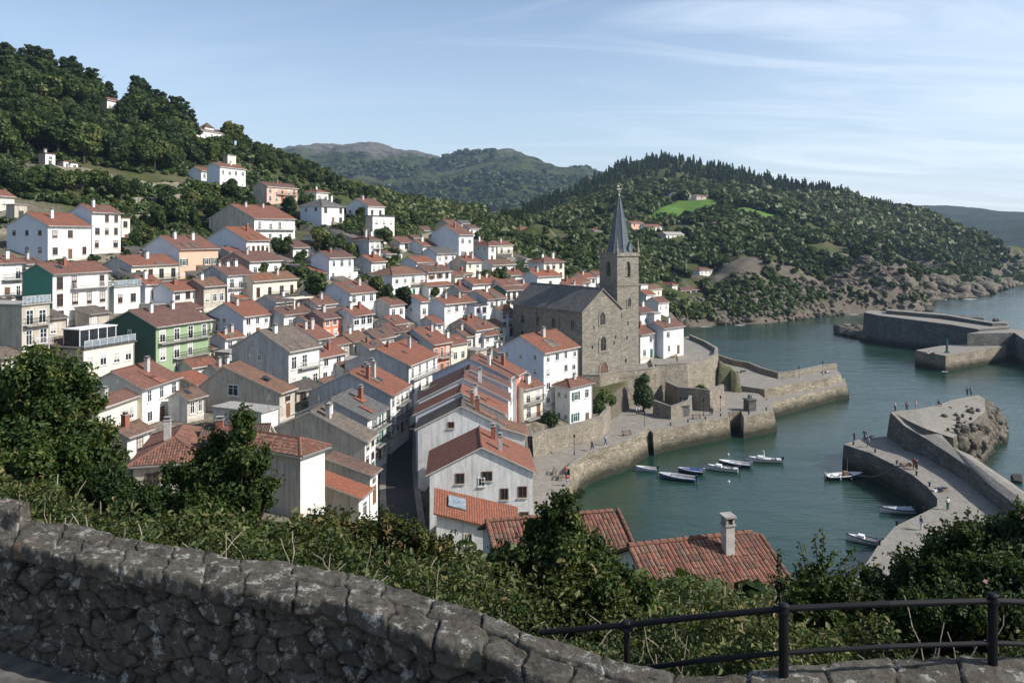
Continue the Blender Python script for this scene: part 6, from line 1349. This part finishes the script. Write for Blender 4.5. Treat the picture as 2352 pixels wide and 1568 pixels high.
# ------------------------------------------------------------------ people
def skinned(name, V, E, Rd, mat, parent, root_i=0):
    me = bpy.data.meshes.new(name); me.from_pydata(V, E, []); me.materials.append(mat); o = link(name, me, parent)
    sk = o.modifiers.new('skin', 'SKIN'); sk.use_smooth_shade = True; ss = o.modifiers.new('sub', 'SUBSURF'); ss.levels = 1; ss.render_levels = 1
    for i, r in enumerate(Rd): me.skin_vertices[0].data[i].radius = (r, r) if not hasattr(r, '__len__') else r
    me.skin_vertices[0].data[root_i].use_root = True; return o
def person(p, face, label, top='hull_blue', legs='hull_dark', hair='bark', pose='stand', hgt=1.72):
    root = empty('person', p, R(face), label, 'person', 'people on the quays and piers'); k = hgt/1.75; root.scale = (k, k, k)
    sit = pose == 'sit'; dz = -.48 if sit else 0; st_ = .22 if pose == 'walk' else 0
    hip, ch_, nk, hd = (0,0,.95+dz), (0,.01,1.36+dz), (0,0,1.50+dz), (0,-.02,1.60+dz)
    def leg(s_):
        if sit: return [(.1*s_,0,.9+dz), (.12*s_,-.45,.52), (.12*s_,-.5,.08), (.12*s_,-.63,.04)]
        f = st_*s_; return [(.1*s_,0,.9), (.11*s_,-.04+f*.7,.50), (.11*s_,.02+f*1.5,.09), (.12*s_,-.13+f*1.5,.035)]
    def arm(s_):
        f = -st_*s_; b_ = .0 if pose != 'hold' else .22
        return [(.19*s_,0,1.42+dz), (.25*s_,.03+f*.6,1.15+dz), (.24*s_-.08*s_*(b_ > 0),-.06-b_+f*1.3,.90+dz+b_*.9), (.235*s_-.1*s_*(b_ > 0),-.09-b_+f*1.4,.82+dz+b_)]
    V = [hip, ch_, nk, hd, (0,-.02,1.70+dz)]; E = [(0,1),(1,2),(2,3),(3,4)]; Rd = [(.15,.11),(.17,.10),.055,.085,.075]
    V.append((0,-.105,1.615+dz)); E.append((3,5)); Rd.append(.018)          # nose
    for s_ in (-1, 1):
        V.append((.088*s_,0,1.62+dz)); E.append((3,len(V)-1)); Rd.append(.018)      # ears
        b0 = len(V); L = leg(s_); V += L; E += [(0,b0),(b0,b0+1),(b0+1,b0+2),(b0+2,b0+3)]; Rd += [.095,.065,.045,.04]
        b0 = len(V); A_ = arm(s_); V += A_; E += [(1,b0),(b0,b0+1),(b0+1,b0+2),(b0+2,b0+3)]; Rd += [.06,.045,.032,.034]
        w_ = Vector(A_[3])
        for q, (dx, ln) in enumerate([(-.03,.07),(-.012,.085),(.006,.08),(.024,.065)]): V.append(tuple(w_+Vector((dx*s_*.3, dx-.015, -ln)))); E.append((b0+3, len(V)-1)); Rd.append(.009)
        V.append(tuple(w_+Vector((-.03*s_, -.04, -.035)))); E.append((b0+3, len(V)-1)); Rd.append(.010)
    skinned('body', V, E, Rd, M['skin'], root)
    V = [(0,0,.93+dz), ch_, (0,0,1.46+dz)]; E = [(0,1),(1,2)]; Rd = [(.175,.13),(.195,.125),.09]
    for s_ in (-1, 1): b0 = len(V); V += [tuple(q) for q in arm(s_)[:3]]; E += [(1,b0),(b0,b0+1),(b0+1,b0+2)]; Rd += [.078,.06,.05]
    skinned('jacket', V, E, Rd, M[top], root, 1)
    V = [(0,0,.95+dz)]; E = []; Rd = [(.165,.125)]
    for s_ in (-1, 1): b0 = len(V); V += leg(s_)[:3]; E += [(0,b0),(b0,b0+1),(b0+1,b0+2)]; Rd += [.11,.082,.065]
    skinned('trousers', V, E, Rd, M[legs], root)
    skinned('hair', [(0,.03,1.66+dz),(0,-.03,1.735+dz),(0,.075,1.60+dz)], [(0,1),(0,2)], [.092,.075,.05], M[hair], root)
    return root
PP = [(2116,1217,95,'person in a dark jacket and light shorts standing nearest on the curved pier','hull_blue','cloth_white','stand',4),(2177,1171,200,'person in a white top and green trousers leaning beside the pier corner','cloth_white','frame_green','hold',4),
 (2100,1077,150,'person in a dark red top in the pair halfway along the curved pier','red_paint','hull_dark','walk',4),(2106,1079,200,'person in black with a pale hat in the pair halfway along the curved pier','hull_dark','hull_dark','stand',4),
 (1962,1012,90,'slim person in dark clothes at the very tip of the curved pier','hull_dark','hull_dark','stand',4),(1986,1008,200,'tall person in black beside the dark gear near the tip of the pier','hull_dark','hull_dark','walk',4),(1995,1027,120,'person in grey-blue walking just behind the pier tip','tarp_grey','hull_blue','walk',4),
 (2056,945,90,'person in white at the left corner of the pier head platform','cloth_white','hull_dark','stand',8.5),(2083,942,180,'person in brown on the back edge of the pier head platform','wood','hull_dark','stand',8.5),(2104,940,60,'person in pale red on the back edge of the pier head platform','petal_pink','tarp_grey','stand',8.5),
 (2156,932,100,'person in black sitting on the pier head platform','hull_dark','hull_dark','sit',8.5),(2230,908,30,'person in dark green near the outer end of the pier head','frame_green','hull_dark','stand',8.5),(2222,908,200,'person in black beside the dark green one near the outer end','hull_dark','hull_dark','hold',8.5),
 (1300,1096,60,'person in a red top by the bench at the near end of the promenade','red_paint','hull_dark','stand',4),(1303,1116,200,'person in dark red near the promenade edge below the red-topped one','red_paint','tarp_grey','hold',4),
 (1360,1035,120,'lone person in black walking on the middle of the promenade','hull_dark','hull_dark','walk',4),(1391,1022,60,'person in blue-grey near the foot of the retaining wall','tarp_grey','hull_blue','walk',4),(1461,953,90,'person in white under the big bright green tree','cloth_white','hull_dark','stand',4),
 (1467,953,200,'person in grey under the big bright green tree','tarp_grey','hull_dark','stand',4),(1632,953,150,'person in black in the couple near the square quay corner','hull_dark','hull_dark','walk',4),(1636,953,170,'person in brown in the couple near the square quay corner','wood','hull_dark','walk',4),
 (1539,955,90,'person in pale blue before the low walled platform','cloth_blue','cloth_white','stand',4),(1607,835,90,'person in white leaning at the edge of the sea terrace','cloth_white','tarp_grey','hold',11),(1555,833,60,'person in red on the sea terrace near the white cube-like house','red_paint','hull_dark','stand',11)]
for x, y, fc, lb, tp, lg, ps, z in PP:
    zz_ = {4: 4.0, 8.5: 8.45, 11: 11.0}[z]; p = PZ(x, y, zz_); person(p, fc, lb, tp, lg, random.choice(['bark', 'hull_dark', 'wood']), ps, random.uniform(1.66, 1.82))
def bench(x, y, z, rz, lb):
    root = empty('bench', PZ(x, y, z), R(rz), lb, 'bench', 'benches on the promenade'); m_ = MB()
    for i in range(3): m_.box(-.9, -.2+.15*i, .43, .9, -.08+.15*i, .47)
    m_.build('seat', M['wood'], root); m_ = MB()
    for i in range(2): m_.box(-.9, .27, .6+.16*i, .9, .3, .71+.16*i)
    m_.build('backrest', M['wood'], root)
    for s_ in (-.75, .75): m_ = MB(); m_.box(s_-.04, -.2, 0, s_+.04, -.12, .43); m_.box(s_-.04, .22, 0, s_+.04, .3, .9); m_.box(s_-.04, -.2, .38, s_+.04, .3, .425); m_.build('leg', M['iron'], root)
bench(1288,1100,4,80,'dark bench at the near end of the promenade'); bench(1275,1088,4,80,'second dark bench, left of the one at the near end'); bench(1440,1000,4,20,'bench halfway along the promenade edge'); bench(1600,962,4,10,'bench near the square quay corner')
def lamp(x, y, z, h_, lb):
    root = empty('street_lamp', PZ(x, y, z), 0, lb, 'street lamp', 'street lamps of the quay'); m_ = MB(); m_.tube((0,0,0),(0,0,.5),.09,8,.06); m_.tube((0,0,.5),(0,0,h_),.045,8,.035); m_.build('post', M['iron'], root)
    m_ = MB(); m_.tube((0,0,h_),(0,0,h_+.4),.1,6,.17); m_.tube((0,0,h_+.4),(0,0,h_+.6),.2,6,.02); m_.build('lantern', M['iron'], root)
for x, y, z, h_, lb in [(1319,1044,4,2.8,'short iron lamp post in front of the long retaining wall'),(1480,985,4,2.8,'iron lamp post beside the notch in the quay'),(1563,948,4,2.8,'iron lamp post near the low walled platform'),(1616,955,4,2.9,'iron lamp post right of the bench by the quay corner'),(1655,944,4,2.6,'iron lamp post on the square quay corner'),(1835,868,5,2.4,'iron lamp post halfway along the pale pier'),(1890,862,5,3.0,'iron lamp post at the outer end of the pale pier')]: lamp(x, y, z, h_, lb)
for x, y, z, lb in [(1897,856,5,'stack of pale fishing crates at the outer end of the pale pier'),(2135,811,4.6,'fishing crates and nets on the square landing block'),(2000,1006,4,'dark heap of gear on the tip of the curved pier'),(2084,1070,4,'pale box and nets beside the pair on the curved pier'),(2160,1126,4,'folded nets near the inner corner of the curved pier'),(1700,855,5,'low pale boxes on the sea end of the pale pier')]:
    m_ = MB(); 
    m_.box(-1.3, -.75, 0, 1.3, .75, .04, 2)
    for k in range(7): a, b_, s_ = random.uniform(-1.2, 1.2), random.uniform(-.6, .6), random.uniform(.2, .4); zz_ = random.choice([0, 0, .3]); m_.box(a-s_, b_-s_*.7, zz_, a+s_, b_+s_*.7, zz_+s_*.8, random.randrange(3))
    tag(m_.build('fishing_gear', [M['cloth_white'], M['hull_dark'], M['wood']], None, tuple(PZ(x, y, z)), R(20)), lb, 'fishing gear')
m_ = MB(); m_.tube((0,0,0),(0,0,3.2),.35,10,.28); m_.tube((0,0,3.2),(0,0,4.4),.26,10,.1); m_.box(-.5,-.5,0,.5,.5,.4); tag(m_.build('harbour_light', M['frame_green'], None, tuple(PZ(2175,810,4.6))), 'small green harbour light on the square landing block', 'harbour light')
# ------------------------------------------------------------------ foreground: parapet wall of stones
def WP(x, y, z=37.25): Y = (ZC-z)*F/(y-YH); return Vector(((x-CX)/F*Y, Y, z))
BK = [(-260,1140),(-100,1160),(124,1194),(300,1231),(570,1280),(788,1306),(930,1347),(1067,1388),(1169,1426),(1262,1463),(1339,1484),(1440,1522),(1549,1542),(1680,1540),(1789,1528),(2032,1506),(2352,1506),(2600,1515)]
FR = [(-260,1190),(-100,1215),(0,1242),(116,1272),(375,1321),(585,1359),(780,1385),(900,1430),(973,1471),(1140,1509),(1290,1568),(1420,1620),(1560,1690),(1700,1730),(1850,1740),(2050,1730),(2352,1720),(2700,1720)]
def resample(L, n=80):
    pp = [WP(*q) for q in L]; s_ = [0]
    for i in range(1, len(pp)): s_.append(s_[-1]+(pp[i]-pp[i-1]).length)
    t = np.linspace(0, s_[-1], n); return np.stack([np.interp(t, s_, [q[k] for q in pp]) for k in range(3)], 1)
FRc, BKc = resample(FR), resample(BK); seg = np.r_[0, np.cumsum(np.linalg.norm(np.diff(FRc, axis=0), axis=1))]; LEN = seg[-1]
def wmap(s_, d):   # s along the wall, d across (0 front .. 1 back)
    f = np.stack([np.interp(s_, seg, FRc[:, k]) for k in range(2)], -1); b = np.stack([np.interp(s_, seg, BKc[:, k]) for k in range(2)], -1); d = np.asarray(d)[..., None]; return f*(1-d)+b*d
def vor(p): d_, q_ = mnoise.voronoi(p); return min((d_[1]-d_[0])/.12, 1.0), mnoise.cell(q_[0]*7.3), mnoise.cell(q_[0]*3.1+Vector((5, 5, 5)))
ZT = 37.25; ZPATH = 36.25
fx_ = CX+F*FRc[:, 0]/FRc[:, 1]; s0_, s1_, s2_ = [float(np.interp(q, fx_, seg)) for q in (-30, 30, 95)]
NS = int(LEN/.0135); sv = np.linspace(0, LEN, NS); prof = [(1.0, -.5), (1.0, -.3), (1.0, -.12)]+[(1.0, -.05)]+[(d, 0) for d in np.linspace(.985, .015, 46)]+[(0.0, -.03)]+[(0.0, -z) for z in np.linspace(.055, 1.1, 74)]
A0, A1 = wmap(sv, np.zeros(NS)), wmap(sv, np.ones(NS)); tg = np.gradient(A0, axis=0); tg /= np.linalg.norm(tg, axis=1, keepdims=True); outn = np.stack([tg[:, 1], -tg[:, 0]], 1)
if ((A0-A1)*outn).sum() < 0: outn = -outn
thk = np.linalg.norm(A1-A0, axis=1); JR = []
for r_ in range(2):
    q_ = [g.uniform(-.3, 0)]
    while q_[-1] < LEN+1: q_.append(q_[-1]+g.uniform(.28, .62))
    JR.append(np.array(q_))
JC = g.random((2, 400))
def cap(s_, tz, th_):
    sp = th_*(.54+.05*mnoise.noise(Vector((s_*1.5, 0, 4)))); r_ = 0 if tz < sp else 1; sw = s_+mnoise.noise(Vector((s_*2, tz*7, r_)))*.035; k = int(np.searchsorted(JR[r_], sw)); dj = min(abs(JR[r_][k]-sw), abs(JR[r_][max(k-1, 0)]-sw), abs(tz-sp))
    return min(dj/.015, 1.0), JC[r_][k], 0
V = np.empty((NS, len(prof), 3)); TN = np.empty((NS, len(prof)))
for i in range(NS):
    s_ = sv[i]; en = Vector((s_*.8, 3.3, 0)); ef = mnoise.noise(Vector((s_*2.1, 0, 0)))*.045+mnoise.noise(Vector((s_*7, 1, 0)))*.022; eb = mnoise.noise(Vector((s_*2.3, 9, 0)))*.05+mnoise.noise(Vector((s_*6, 5, 0)))*.025
    stp = .30 if s_ < s0_ else .17 if s_ < s1_ else 0.0; bx, by = A0[i], A1[i]; o = outn[i]
    for j, (d, z) in enumerate(prof):
        if z == 0:       # cap
            tz = d*thk[i]; g_, c1, c2 = cap(s_, tz, thk[i])
            f_ = mnoise.noise(Vector((s_*5, tz*5, 7)))*.016+mnoise.noise(Vector((s_*16, tz*16, 3)))*.009+mnoise.noise(Vector((s_*40, tz*40, 3)))*.004
            ed = min(d, 1-d)*thk[i]; rd = -.028*max(0, 1-ed/.04)**2; hz_ = (c1-.5)*.024-.024*(1-g_)+f_+rd+mnoise.noise(Vector((s_*.9, 0, 0)))*.012
            st2 = stp*min(1, max(0, (d-.42)/.06)); xy = bx*(1-d)+by*d+o*(ef*(1-d)-eb*d); V[i, j] = (xy[0], xy[1], ZT+hz_+st2)
        elif d == 1.0:
            xy = by-o*(eb+.03+mnoise.noise(Vector((s_*4, z*6, 2)))*.03); V[i, j] = (xy[0], xy[1], ZT+z+stp); c1 = .4
        else:            # face
            g_, c1, c2 = vor(Vector((s_/.24+mnoise.noise(Vector((s_*3, z*3, 6)))*.3, z/.125+mnoise.noise(Vector((s_*2.2, z*2, 1)))*.6, 4.5))) if z < -.14 else cap(s_, 0.0, thk[i])
            f_ = mnoise.noise(Vector((s_*6, z*6, 7)))*.022+mnoise.noise(Vector((s_*18, z*18, 3)))*.010+mnoise.noise(Vector((s_*45, z*45, 3)))*.004
            lip = -.045*min(1, max(0, (-z-.12)/.05)); out_ = ef+(abs(c2)-.4)*.035*(z < -.14)-.044*(1-g_)+f_+lip; xy = bx+o*out_; V[i, j] = (xy[0], xy[1], ZT+z-.02*(j == 50))
        TN[i, j] = (min(abs(c1), 1)*.7+.3)*(g_ if d != 1.0 else 1)
V = V.reshape(-1, 3); tn = TN.ravel(); m0 = len(prof); i_ = (np.arange(NS-1)[:, None]*m0+np.arange(m0-1)[None]).ravel(); Fc = np.stack([i_, i_+1, i_+m0+1, i_+m0], 1)
def lichen_mat():
    m, t = newmat('lichen_stone'); v = N(t, 'ShaderNodeTexCoord').outputs['Object']; at = N(t, 'ShaderNodeAttribute', attribute_name='tint').outputs['Fac']
    a = nz(t, v, 2.2, 8, .7); b = nz(t, v, 9, 8, .75); c_ = nz(t, v, 30, 6, .7); d_ = nz(t, N(t, 'ShaderNodeMapping', ins={0: v, 1: (9, 4, 2)}).outputs[0], 7, 7, .75)
    c = mix(t, at, (.030, .027, .023), (.10, .088, .070)); c = mix(t, ramp(t, a, [(.4, 0.0), (.65, .7)]), c, (.10, .085, .07))
    c = mix(t, ramp(t, b, [(.50, 0.0), (.58, .85)]), c, (.125, .118, .10)); c = mix(t, ramp(t, d_, [(.555, 0.0), (.60, .85)]), c, (.34, .33, .29)); c = mix(t, ramp(t, d_, [(.34, .85), (.43, 0.0)]), c, (.012, .012, .012)); c = mix(t, ramp(t, c_, [(.60, 0.0), (.70, .5)]), c, (.18, .175, .16))
    c = mix(t, ramp(t, mth(t, 'MULTIPLY', at, a), [(.60, 0.0), (.66, .7)]), c, (.12, .07, .035))
    c = mix(t, ramp(t, at, [(.05, .9), (.27, 0.0)]), c, (.012, .011, .010))
    fin(t, c, .95, mth(t, 'ADD', mth(t, 'MULTIPLY', b, 1.0), mth(t, 'MULTIPLY', c_, .5)), 1.0, .035, .15); MATS['lichen_stone'] = m
lichen_mat()
wallr = link('stone_wall', np_mesh('stone_wall', V, Fc, M['lichen_stone'], tn, smooth=True)); tag(wallr, 'old lichen-covered stone parapet wall curving across the foreground', 'wall')
ss_ = np.linspace(0, LEN, 60)
f_ = wmap(ss_, np.full(60, .05)); poly = [(p[0], p[1], ZPATH) for p in f_][::-1]+[(-14, 2, ZPATH), (-14, -8, ZPATH), (14, -8, ZPATH), (14, 2, ZPATH)]
m_ = MB(); simple('path_stone', (.14, .13, .12), .95, .1, 0, .3, 4); m_.face(poly[::-1]); tag(m_.build('path', M['path_stone']), kind='structure')
pp = [(p[0], p[1]) for p in wmap(ss_, np.full(60, .5))]+[(14, -8), (-14, -8)]
ins = inside(Q, pp); co_[ins, 2] = 35.4; bkd = (pdist(Q, [tuple(q) for q in wmap(ss_, np.full(60, 1.0))], False) < 1.5) & ~ins; co_[bkd, 2] = np.minimum(co_[bkd, 2], 36.75)
HZG = co_[:, 2].astype(float).reshape(ny, nu); tm.vertices.foreach_set('co', co_.ravel()); tm.update()
# railing
rl = empty('railing', WP(1800, 1555), 0, 'black iron railing with two bars along the foreground wall', 'railing'); o0 = Vector(rl.location)
for (x, y0, y1, Y) in [(1440,1528,1428,5.3),(1800,1560,1388,4.95),(2280,1533,1365,5.08),(2820,1540,1380,5.3)]:
    a, b = P(x, y0, Y)-o0, P(x, y1, Y)-o0; m_ = MB(); m_.tube(a, b, .030 if x > 1500 else .02, 12); m_.tube(b-Vector((0,0,.05)), b-Vector((0,0,.035)), .042, 12); m_.tube(b, b+Vector((0,0,.012)), .036, 12, .02); m_.build('post', M['iron'], rl)
for nm, l in (('top_rail', [P(1240,1452,5.5),P(1440,1434,5.3),P(1620,1414,5.1),P(1800,1397,4.95),P(2040,1386,4.98),P(2280,1379,5.08),P(2500,1389,5.2),P(2820,1400,5.3)]), ('lower_rail', [P(1470,1534,5.22),P(1620,1515,5.08),P(1800,1498,4.95),P(2040,1484,4.98),P(2280,1476,5.08),P(2500,1482,5.2),P(2820,1495,5.3)])):
    m_ = MB(); q = [p-o0 for p in l]; m_.path(q, .0195 if nm == 'top_rail' else .016, 12); m_.build(nm, M['iron'], rl)
# ------------------------------------------------------------------ foreground plants
def bush_at(name, blobs_px, Y, n, size, mat, label, cat, group=None, base=None, flowers=0, core=.55, seed=1):
    g = np.random.default_rng(seed); c0 = blobs_px[0]; b0 = P(*(base or (c0[0], c0[1]+c0[2])), Y); b0.z = float(gz(b0.x, b0.y))
    root = empty(name, b0, 0, label, cat, group); bl = []
    for b in blobs_px: q = P(b[0], b[1], Y+(b[3] if len(b) > 3 else 0))-b0; bl.append((q.x, q.y, q.z, b[2]/F*Y))
    big_ = list(bl); bl = []
    for b in big_:
        bl.append((b[0], b[1], b[2], b[3]*.72))
        for k in range(7 if b[3]*F/Y > 30 else 3):
            d = g.normal(size=3); d /= np.linalg.norm(d); d[2] = d[2]*.8+.15; r_ = b[3]*g.uniform(.22, .42); bl.append((b[0]+d[0]*b[3]*.78, b[1]+d[1]*b[3]*.78, b[2]+d[2]*b[3]*.78, r_))
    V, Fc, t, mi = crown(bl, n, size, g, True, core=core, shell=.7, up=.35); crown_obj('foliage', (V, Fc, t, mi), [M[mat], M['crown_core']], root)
    m_ = MB(); tw = []
    for b in bl:
        pa = Vector((0, 0, -.2)); mid = Vector((b[0]*.5+g.normal()*.1, b[1]*.5, b[2]*.5)); e = Vector(b[:3]); m_.tube(pa, mid, .035, 5, .022); m_.tube(mid, e, .022, 5, .01)
        for k in range(5):
            d = Vector(g.normal(size=3)); d.z = abs(d.z)*1.2+.2; d.normalize(); e2 = e+d*(b[3]*g.uniform(.9, 1.2)+.12); m_.tube(e, e2, .008, 4, .002)
            for j in range(6): tw.append(tuple(e.lerp(e2, .6+.42*j/5)+Vector(g.normal(size=3))*size*.35))
    m_.build('stems', M['bark'], root)
    tw = np.array(tw); V, Fc, kk = leaf_quads(tw, g.normal(size=tw.shape)+np.array([0, -.3, .6]), size*g.uniform(.5, 1.1, len(tw)), g, True); link('shoot_leaves', np_mesh('shoot_leaves', V, Fc, M[mat], np.repeat(g.random(len(tw)), kk)), root)
    if flowers:
        B = np.array(bl); k = g.choice(len(B), flowers); d = g.normal(size=(flowers, 3)); d[:, 1] = -abs(d[:, 1]); d /= np.linalg.norm(d, axis=1, keepdims=True); c = B[k, :3]+d*B[k, 3:4]*1.02
        V, Fc, _ = leaf_quads(c, d+g.normal(size=d.shape)*.3, np.full(flowers, .06), g); link('flowers', np_mesh('flowers', V, Fc, M['petal_pink']), root)
    return root
def sprigs(root, pts_px, Y, g, mat, size=.06):
    """leafy shoots: thin stems with leaves along them"""
    m_ = MB(); C_, Nn = [], []; o = Vector(root.location)
    for l in pts_px:
        q = [P(x, y, Y)-o for x, y in l]; 
        for i in range(len(q)-1): m_.tube(q[i], q[i+1], .009, 4, .005)
        for i in range(len(q)-1):
            n = max(3, int((q[i+1]-q[i]).length/.022))
            for k in range(n): c = q[i].lerp(q[i+1], k/n); d = Vector(g.normal(size=3)); d.normalize(); C_.append(tuple(c+d*size*.6)); Nn.append((d.x, d.y-.3, abs(d.z)+.5))
    for l in pts_px: e0 = P(l[0][0], l[0][1], Y)-o; m_.tube((0, 0, -.1), e0, .012, 4, .009)
    m_.build('shoots', M['bark'], root); C_ = np.array(C_); V, Fc, k = leaf_quads(C_, np.array(Nn), size*g.uniform(.6, 1.4, len(C_)), g, True); link('shoot_leaves', np_mesh('shoot_leaves', V, Fc, M[mat], np.repeat(g.random(len(C_)), k)), root)
g = np.random.default_rng(4)
t1 = bush_at('tree', [(95,890,95),(40,950,95,.5),(160,930,80),(60,1020,110,-.6),(180,1010,70,-.3),(110,1080,100,-.8),(220,1070,60),(0,1060,90),(-60,980,110),(120,845,45),(230,1010,40)], 16, 34000, .102, 'leaf_near', 'leafy green tree filling the left edge above the foreground wall', 'tree', base=(90,1180), core=.5, seed=2)
t2 = bush_at('tree', [(555,1000,42),(500,1050,55,.3),(570,1060,50,-.3),(450,1090,50),(530,1115,75,-.2),(590,1130,48),(440,1140,50),(560,1170,60),(480,1170,70,-.4),(548,968,24),(390,1100,26)], 15.5, 22000, .088, 'leaf_near', 'pointed leafy young tree in front of the old barrel-tiled roofs', 'tree', base=(530,1240), core=.5, seed=3)
t3 = bush_at('shrub', [(1290,1190,48),(1275,1240,72),(1330,1250,52,.2),(1225,1270,58),(1290,1310,95,-.3),(1370,1320,65),(1200,1330,70),(1340,1380,100,-.6),(1240,1390,90,-.5),(1430,1380,70,-.3),(1298,1150,26),(1160,1300,40)], 13, 30000, .078, 'leaf_near', 'dense dark pointed shrub with a few orange flowers hiding part of the near roofs', 'shrub', base=(1290,1420), core=.6, seed=4)
t4 = bush_at('shrub', [(1880,1345,38),(1860,1390,60),(1920,1370,45),(1900,1420,70)], 12, 5000, .085, 'leaf_near', 'sparse light green shrub with upright shoots against the harbour water', 'shrub', base=(1890,1440), core=.35, seed=5)
sprigs(t4, [[(1885,1350),(1878,1290),(1870,1225)],[(1885,1350),(1905,1290),(1912,1262)],[(1870,1360),(1850,1300),(1836,1245)],[(1900,1350),(1935,1290),(1965,1255)],[(1880,1340),(1892,1250),(1888,1210)],[(1920,1360),(1955,1310),(1985,1290)],[(1895,1300),(1925,1265)],[(1850,1330),(1838,1290)]], 12, g, 'leaf_near', .075)
t5 = bush_at('shrub', [(2190,1290,75),(2120,1330,70),(2270,1290,90),(2350,1300,110),(2060,1370,75),(2180,1390,100,-.5),(2300,1400,110,-.7),(2020,1400,50),(2420,1350,120),(2200,1240,35),(2350,1210,45),(2100,1420,80,-.6)], 12, 33000, .076, 'leaf_dark', 'broad dark shrub with small pink blossoms filling the lower right', 'shrub', base=(2200,1450), flowers=22, core=.5, seed=6)
sprigs(t5, [[(2010,1400),(2000,1340),(2018,1300)],[(2040,1380),(2060,1310),(2050,1270)],[(2200,1250),(2210,1205)],[(2300,1240),(2330,1180),(2345,1150)],[(2100,1300),(2085,1260)],[(2160,1290),(2150,1235)],[(2260,1240),(2250,1200)]], 12, g, 'leaf_dark', .08)
t6 = bush_at('plant', [(1794,1345,14)], 12.5, 120, .07, 'leaf_near', 'single thin leafy shoot right of the square chimney', 'plant', base=(1795,1400), core=0, seed=8); sprigs(t6, [[(1796,1390),(1791,1330),(1794,1262)]], 12.5, g, 'leaf_near', .075)
t7 = bush_at('shrub', [(890,1215,40),(950,1240,50),(830,1230,50),(760,1215,48),(700,1230,52),(1010,1265,40)], 17, 11000, .1, 'leaf_bramble', 'straggly bramble thicket at the near end of the narrow street', 'shrub', base=(880,1290), core=.5, seed=9)
t8 = bush_at('shrub', [(280,1130,55),(340,1150,45),(230,1110,50),(380,1180,45)], 15, 8000, .1, 'leaf_near', 'low leafy shrub between the two foreground trees', 'shrub', base=(300,1200), core=.5, seed=10)
t9 = bush_at('tree', [(4100,700,300),(3900,850,260,1),(4350,800,280,-1),(4000,1000,240),(4200,1100,260),(4450,1050,240,.5),(3800,1080,200,-.5)], 7.5, 9000, .2, 'leaf_near', 'unseen leafy tree added beyond the right edge to shade the foreground', 'tree', base=(4150,1250), core=.6, seed=19)  # out of view; added only to cast shade on the lower right
# brambles and ivy carpeting the bank behind the wall
def bank(n, seed, mat, size, label, name, hs=1.0, thr=None):
    g = np.random.default_rng(seed); u = g.uniform(-.78, .86, n); inv = g.uniform(1/23, 1/5.1, n); Y = 1/inv; X = u*Y; q = np.stack([X, Y], 1)
    d = pdist(q, [tuple(p) for p in wmap(ss_, np.full(60, 1.0))], False); ok = (~inside(q, pp)) & (d > .10); X, Y, d = X[ok], Y[ok], d[ok]
    nv = np.array([mnoise.noise(Vector((a*.55, b*.55, 1)))+.5*mnoise.noise(Vector((a*1.6, b*1.6, 4))) for a, b in zip(X, Y)])
    if thr is not None: k = nv*(1 if thr > 0 else -1) > abs(thr); X, Y, d, nv = X[k], Y[k], d[k], nv[k]
    h_ = np.clip(.35+nv*.9, .12, 1.3)*hs*np.clip(.35+d*.45, .3, 1); f = 1-g.random(len(X))**2*.6; z = gz(X, Y)+h_*f; lim = d < 1.0; z = np.where(lim, np.minimum(z, 37.22+.14*g.random(len(X))), z)
    nr_ = g.normal(size=(len(X), 3))*.6; nr_[:, 2] += .75; nr_[:, 1] -= .35
    V, Fc, k = leaf_quads(np.stack([X, Y, z], 1), nr_, size*g.uniform(.55, 1.4, len(X))*np.clip(Y/11, .75, 1.5), g, True)
    cl = np.clip(.5+nv*.9+g.normal(size=len(X))*.22, 0, 1); o = link(name, np_mesh(name, V, Fc, M[mat], np.repeat(cl, k))); return tag(o, label, 'undergrowth', kind='stuff')
bank(190000, 31, 'leaf_bramble', .066, 'tangled brambles and leafy creepers on the bank behind the wall', 'brambles')
bank(80000, 32, 'leaf_dark', .075, 'dark ivy patches on the bank behind the wall', 'ivy', 1.0, .08)
bank(22000, 33, 'leaf_pale', .09, 'larger pale and rusty leaves among the brambles behind the wall', 'brambles', 1.15)
g = np.random.default_rng(40); m_ = MB()
for i in range(420):       # dry stalks arching out of the brambles
    Y = 1/g.uniform(1/19, 1/6.5); X = g.uniform(-.7, .75)*Y; q = np.array([[X, Y]])
    if inside(q, pp)[0] or pdist(q, [tuple(p) for p in wmap(ss_, np.full(60, 1.0))], False)[0] < .5: continue
    p0 = Vector((X, Y, float(gz(X, Y))+.1)); d = Vector((g.normal()*.5, g.normal()*.3, 1)).normalized(); L = g.uniform(.35, .95); prev = p0
    for k in range(1, 5): qn = p0+d*L*k/4+Vector((g.normal()*.02, 0, -.12*(k/4)**2)); m_.tube(prev, qn, .006*Y/8, 4, .004*Y/8, cap=False); prev = qn
tag(m_.build('dry_stalks', M['rope']), 'dry bramble stalks sticking out of the bank', 'stalks', kind='stuff')
# ------------------------------------------------------------------ sea air
hm_, ht = newmat('haze_air'); pv = N(ht, 'ShaderNodeVolumePrincipled', ins={'Color': (.55, .74, 1.0, 1), 'Density': .00008, 'Anisotropy': .2}); N(ht, 'ShaderNodeOutputMaterial', ins={1: pv.outputs[0]})
m_ = MB(); m_.box(-4500, -70, -30, 6500, 4200, 420); tag(m_.build('haze', hm_), 'thin pale sea haze over the bay', 'haze', kind='stuff')
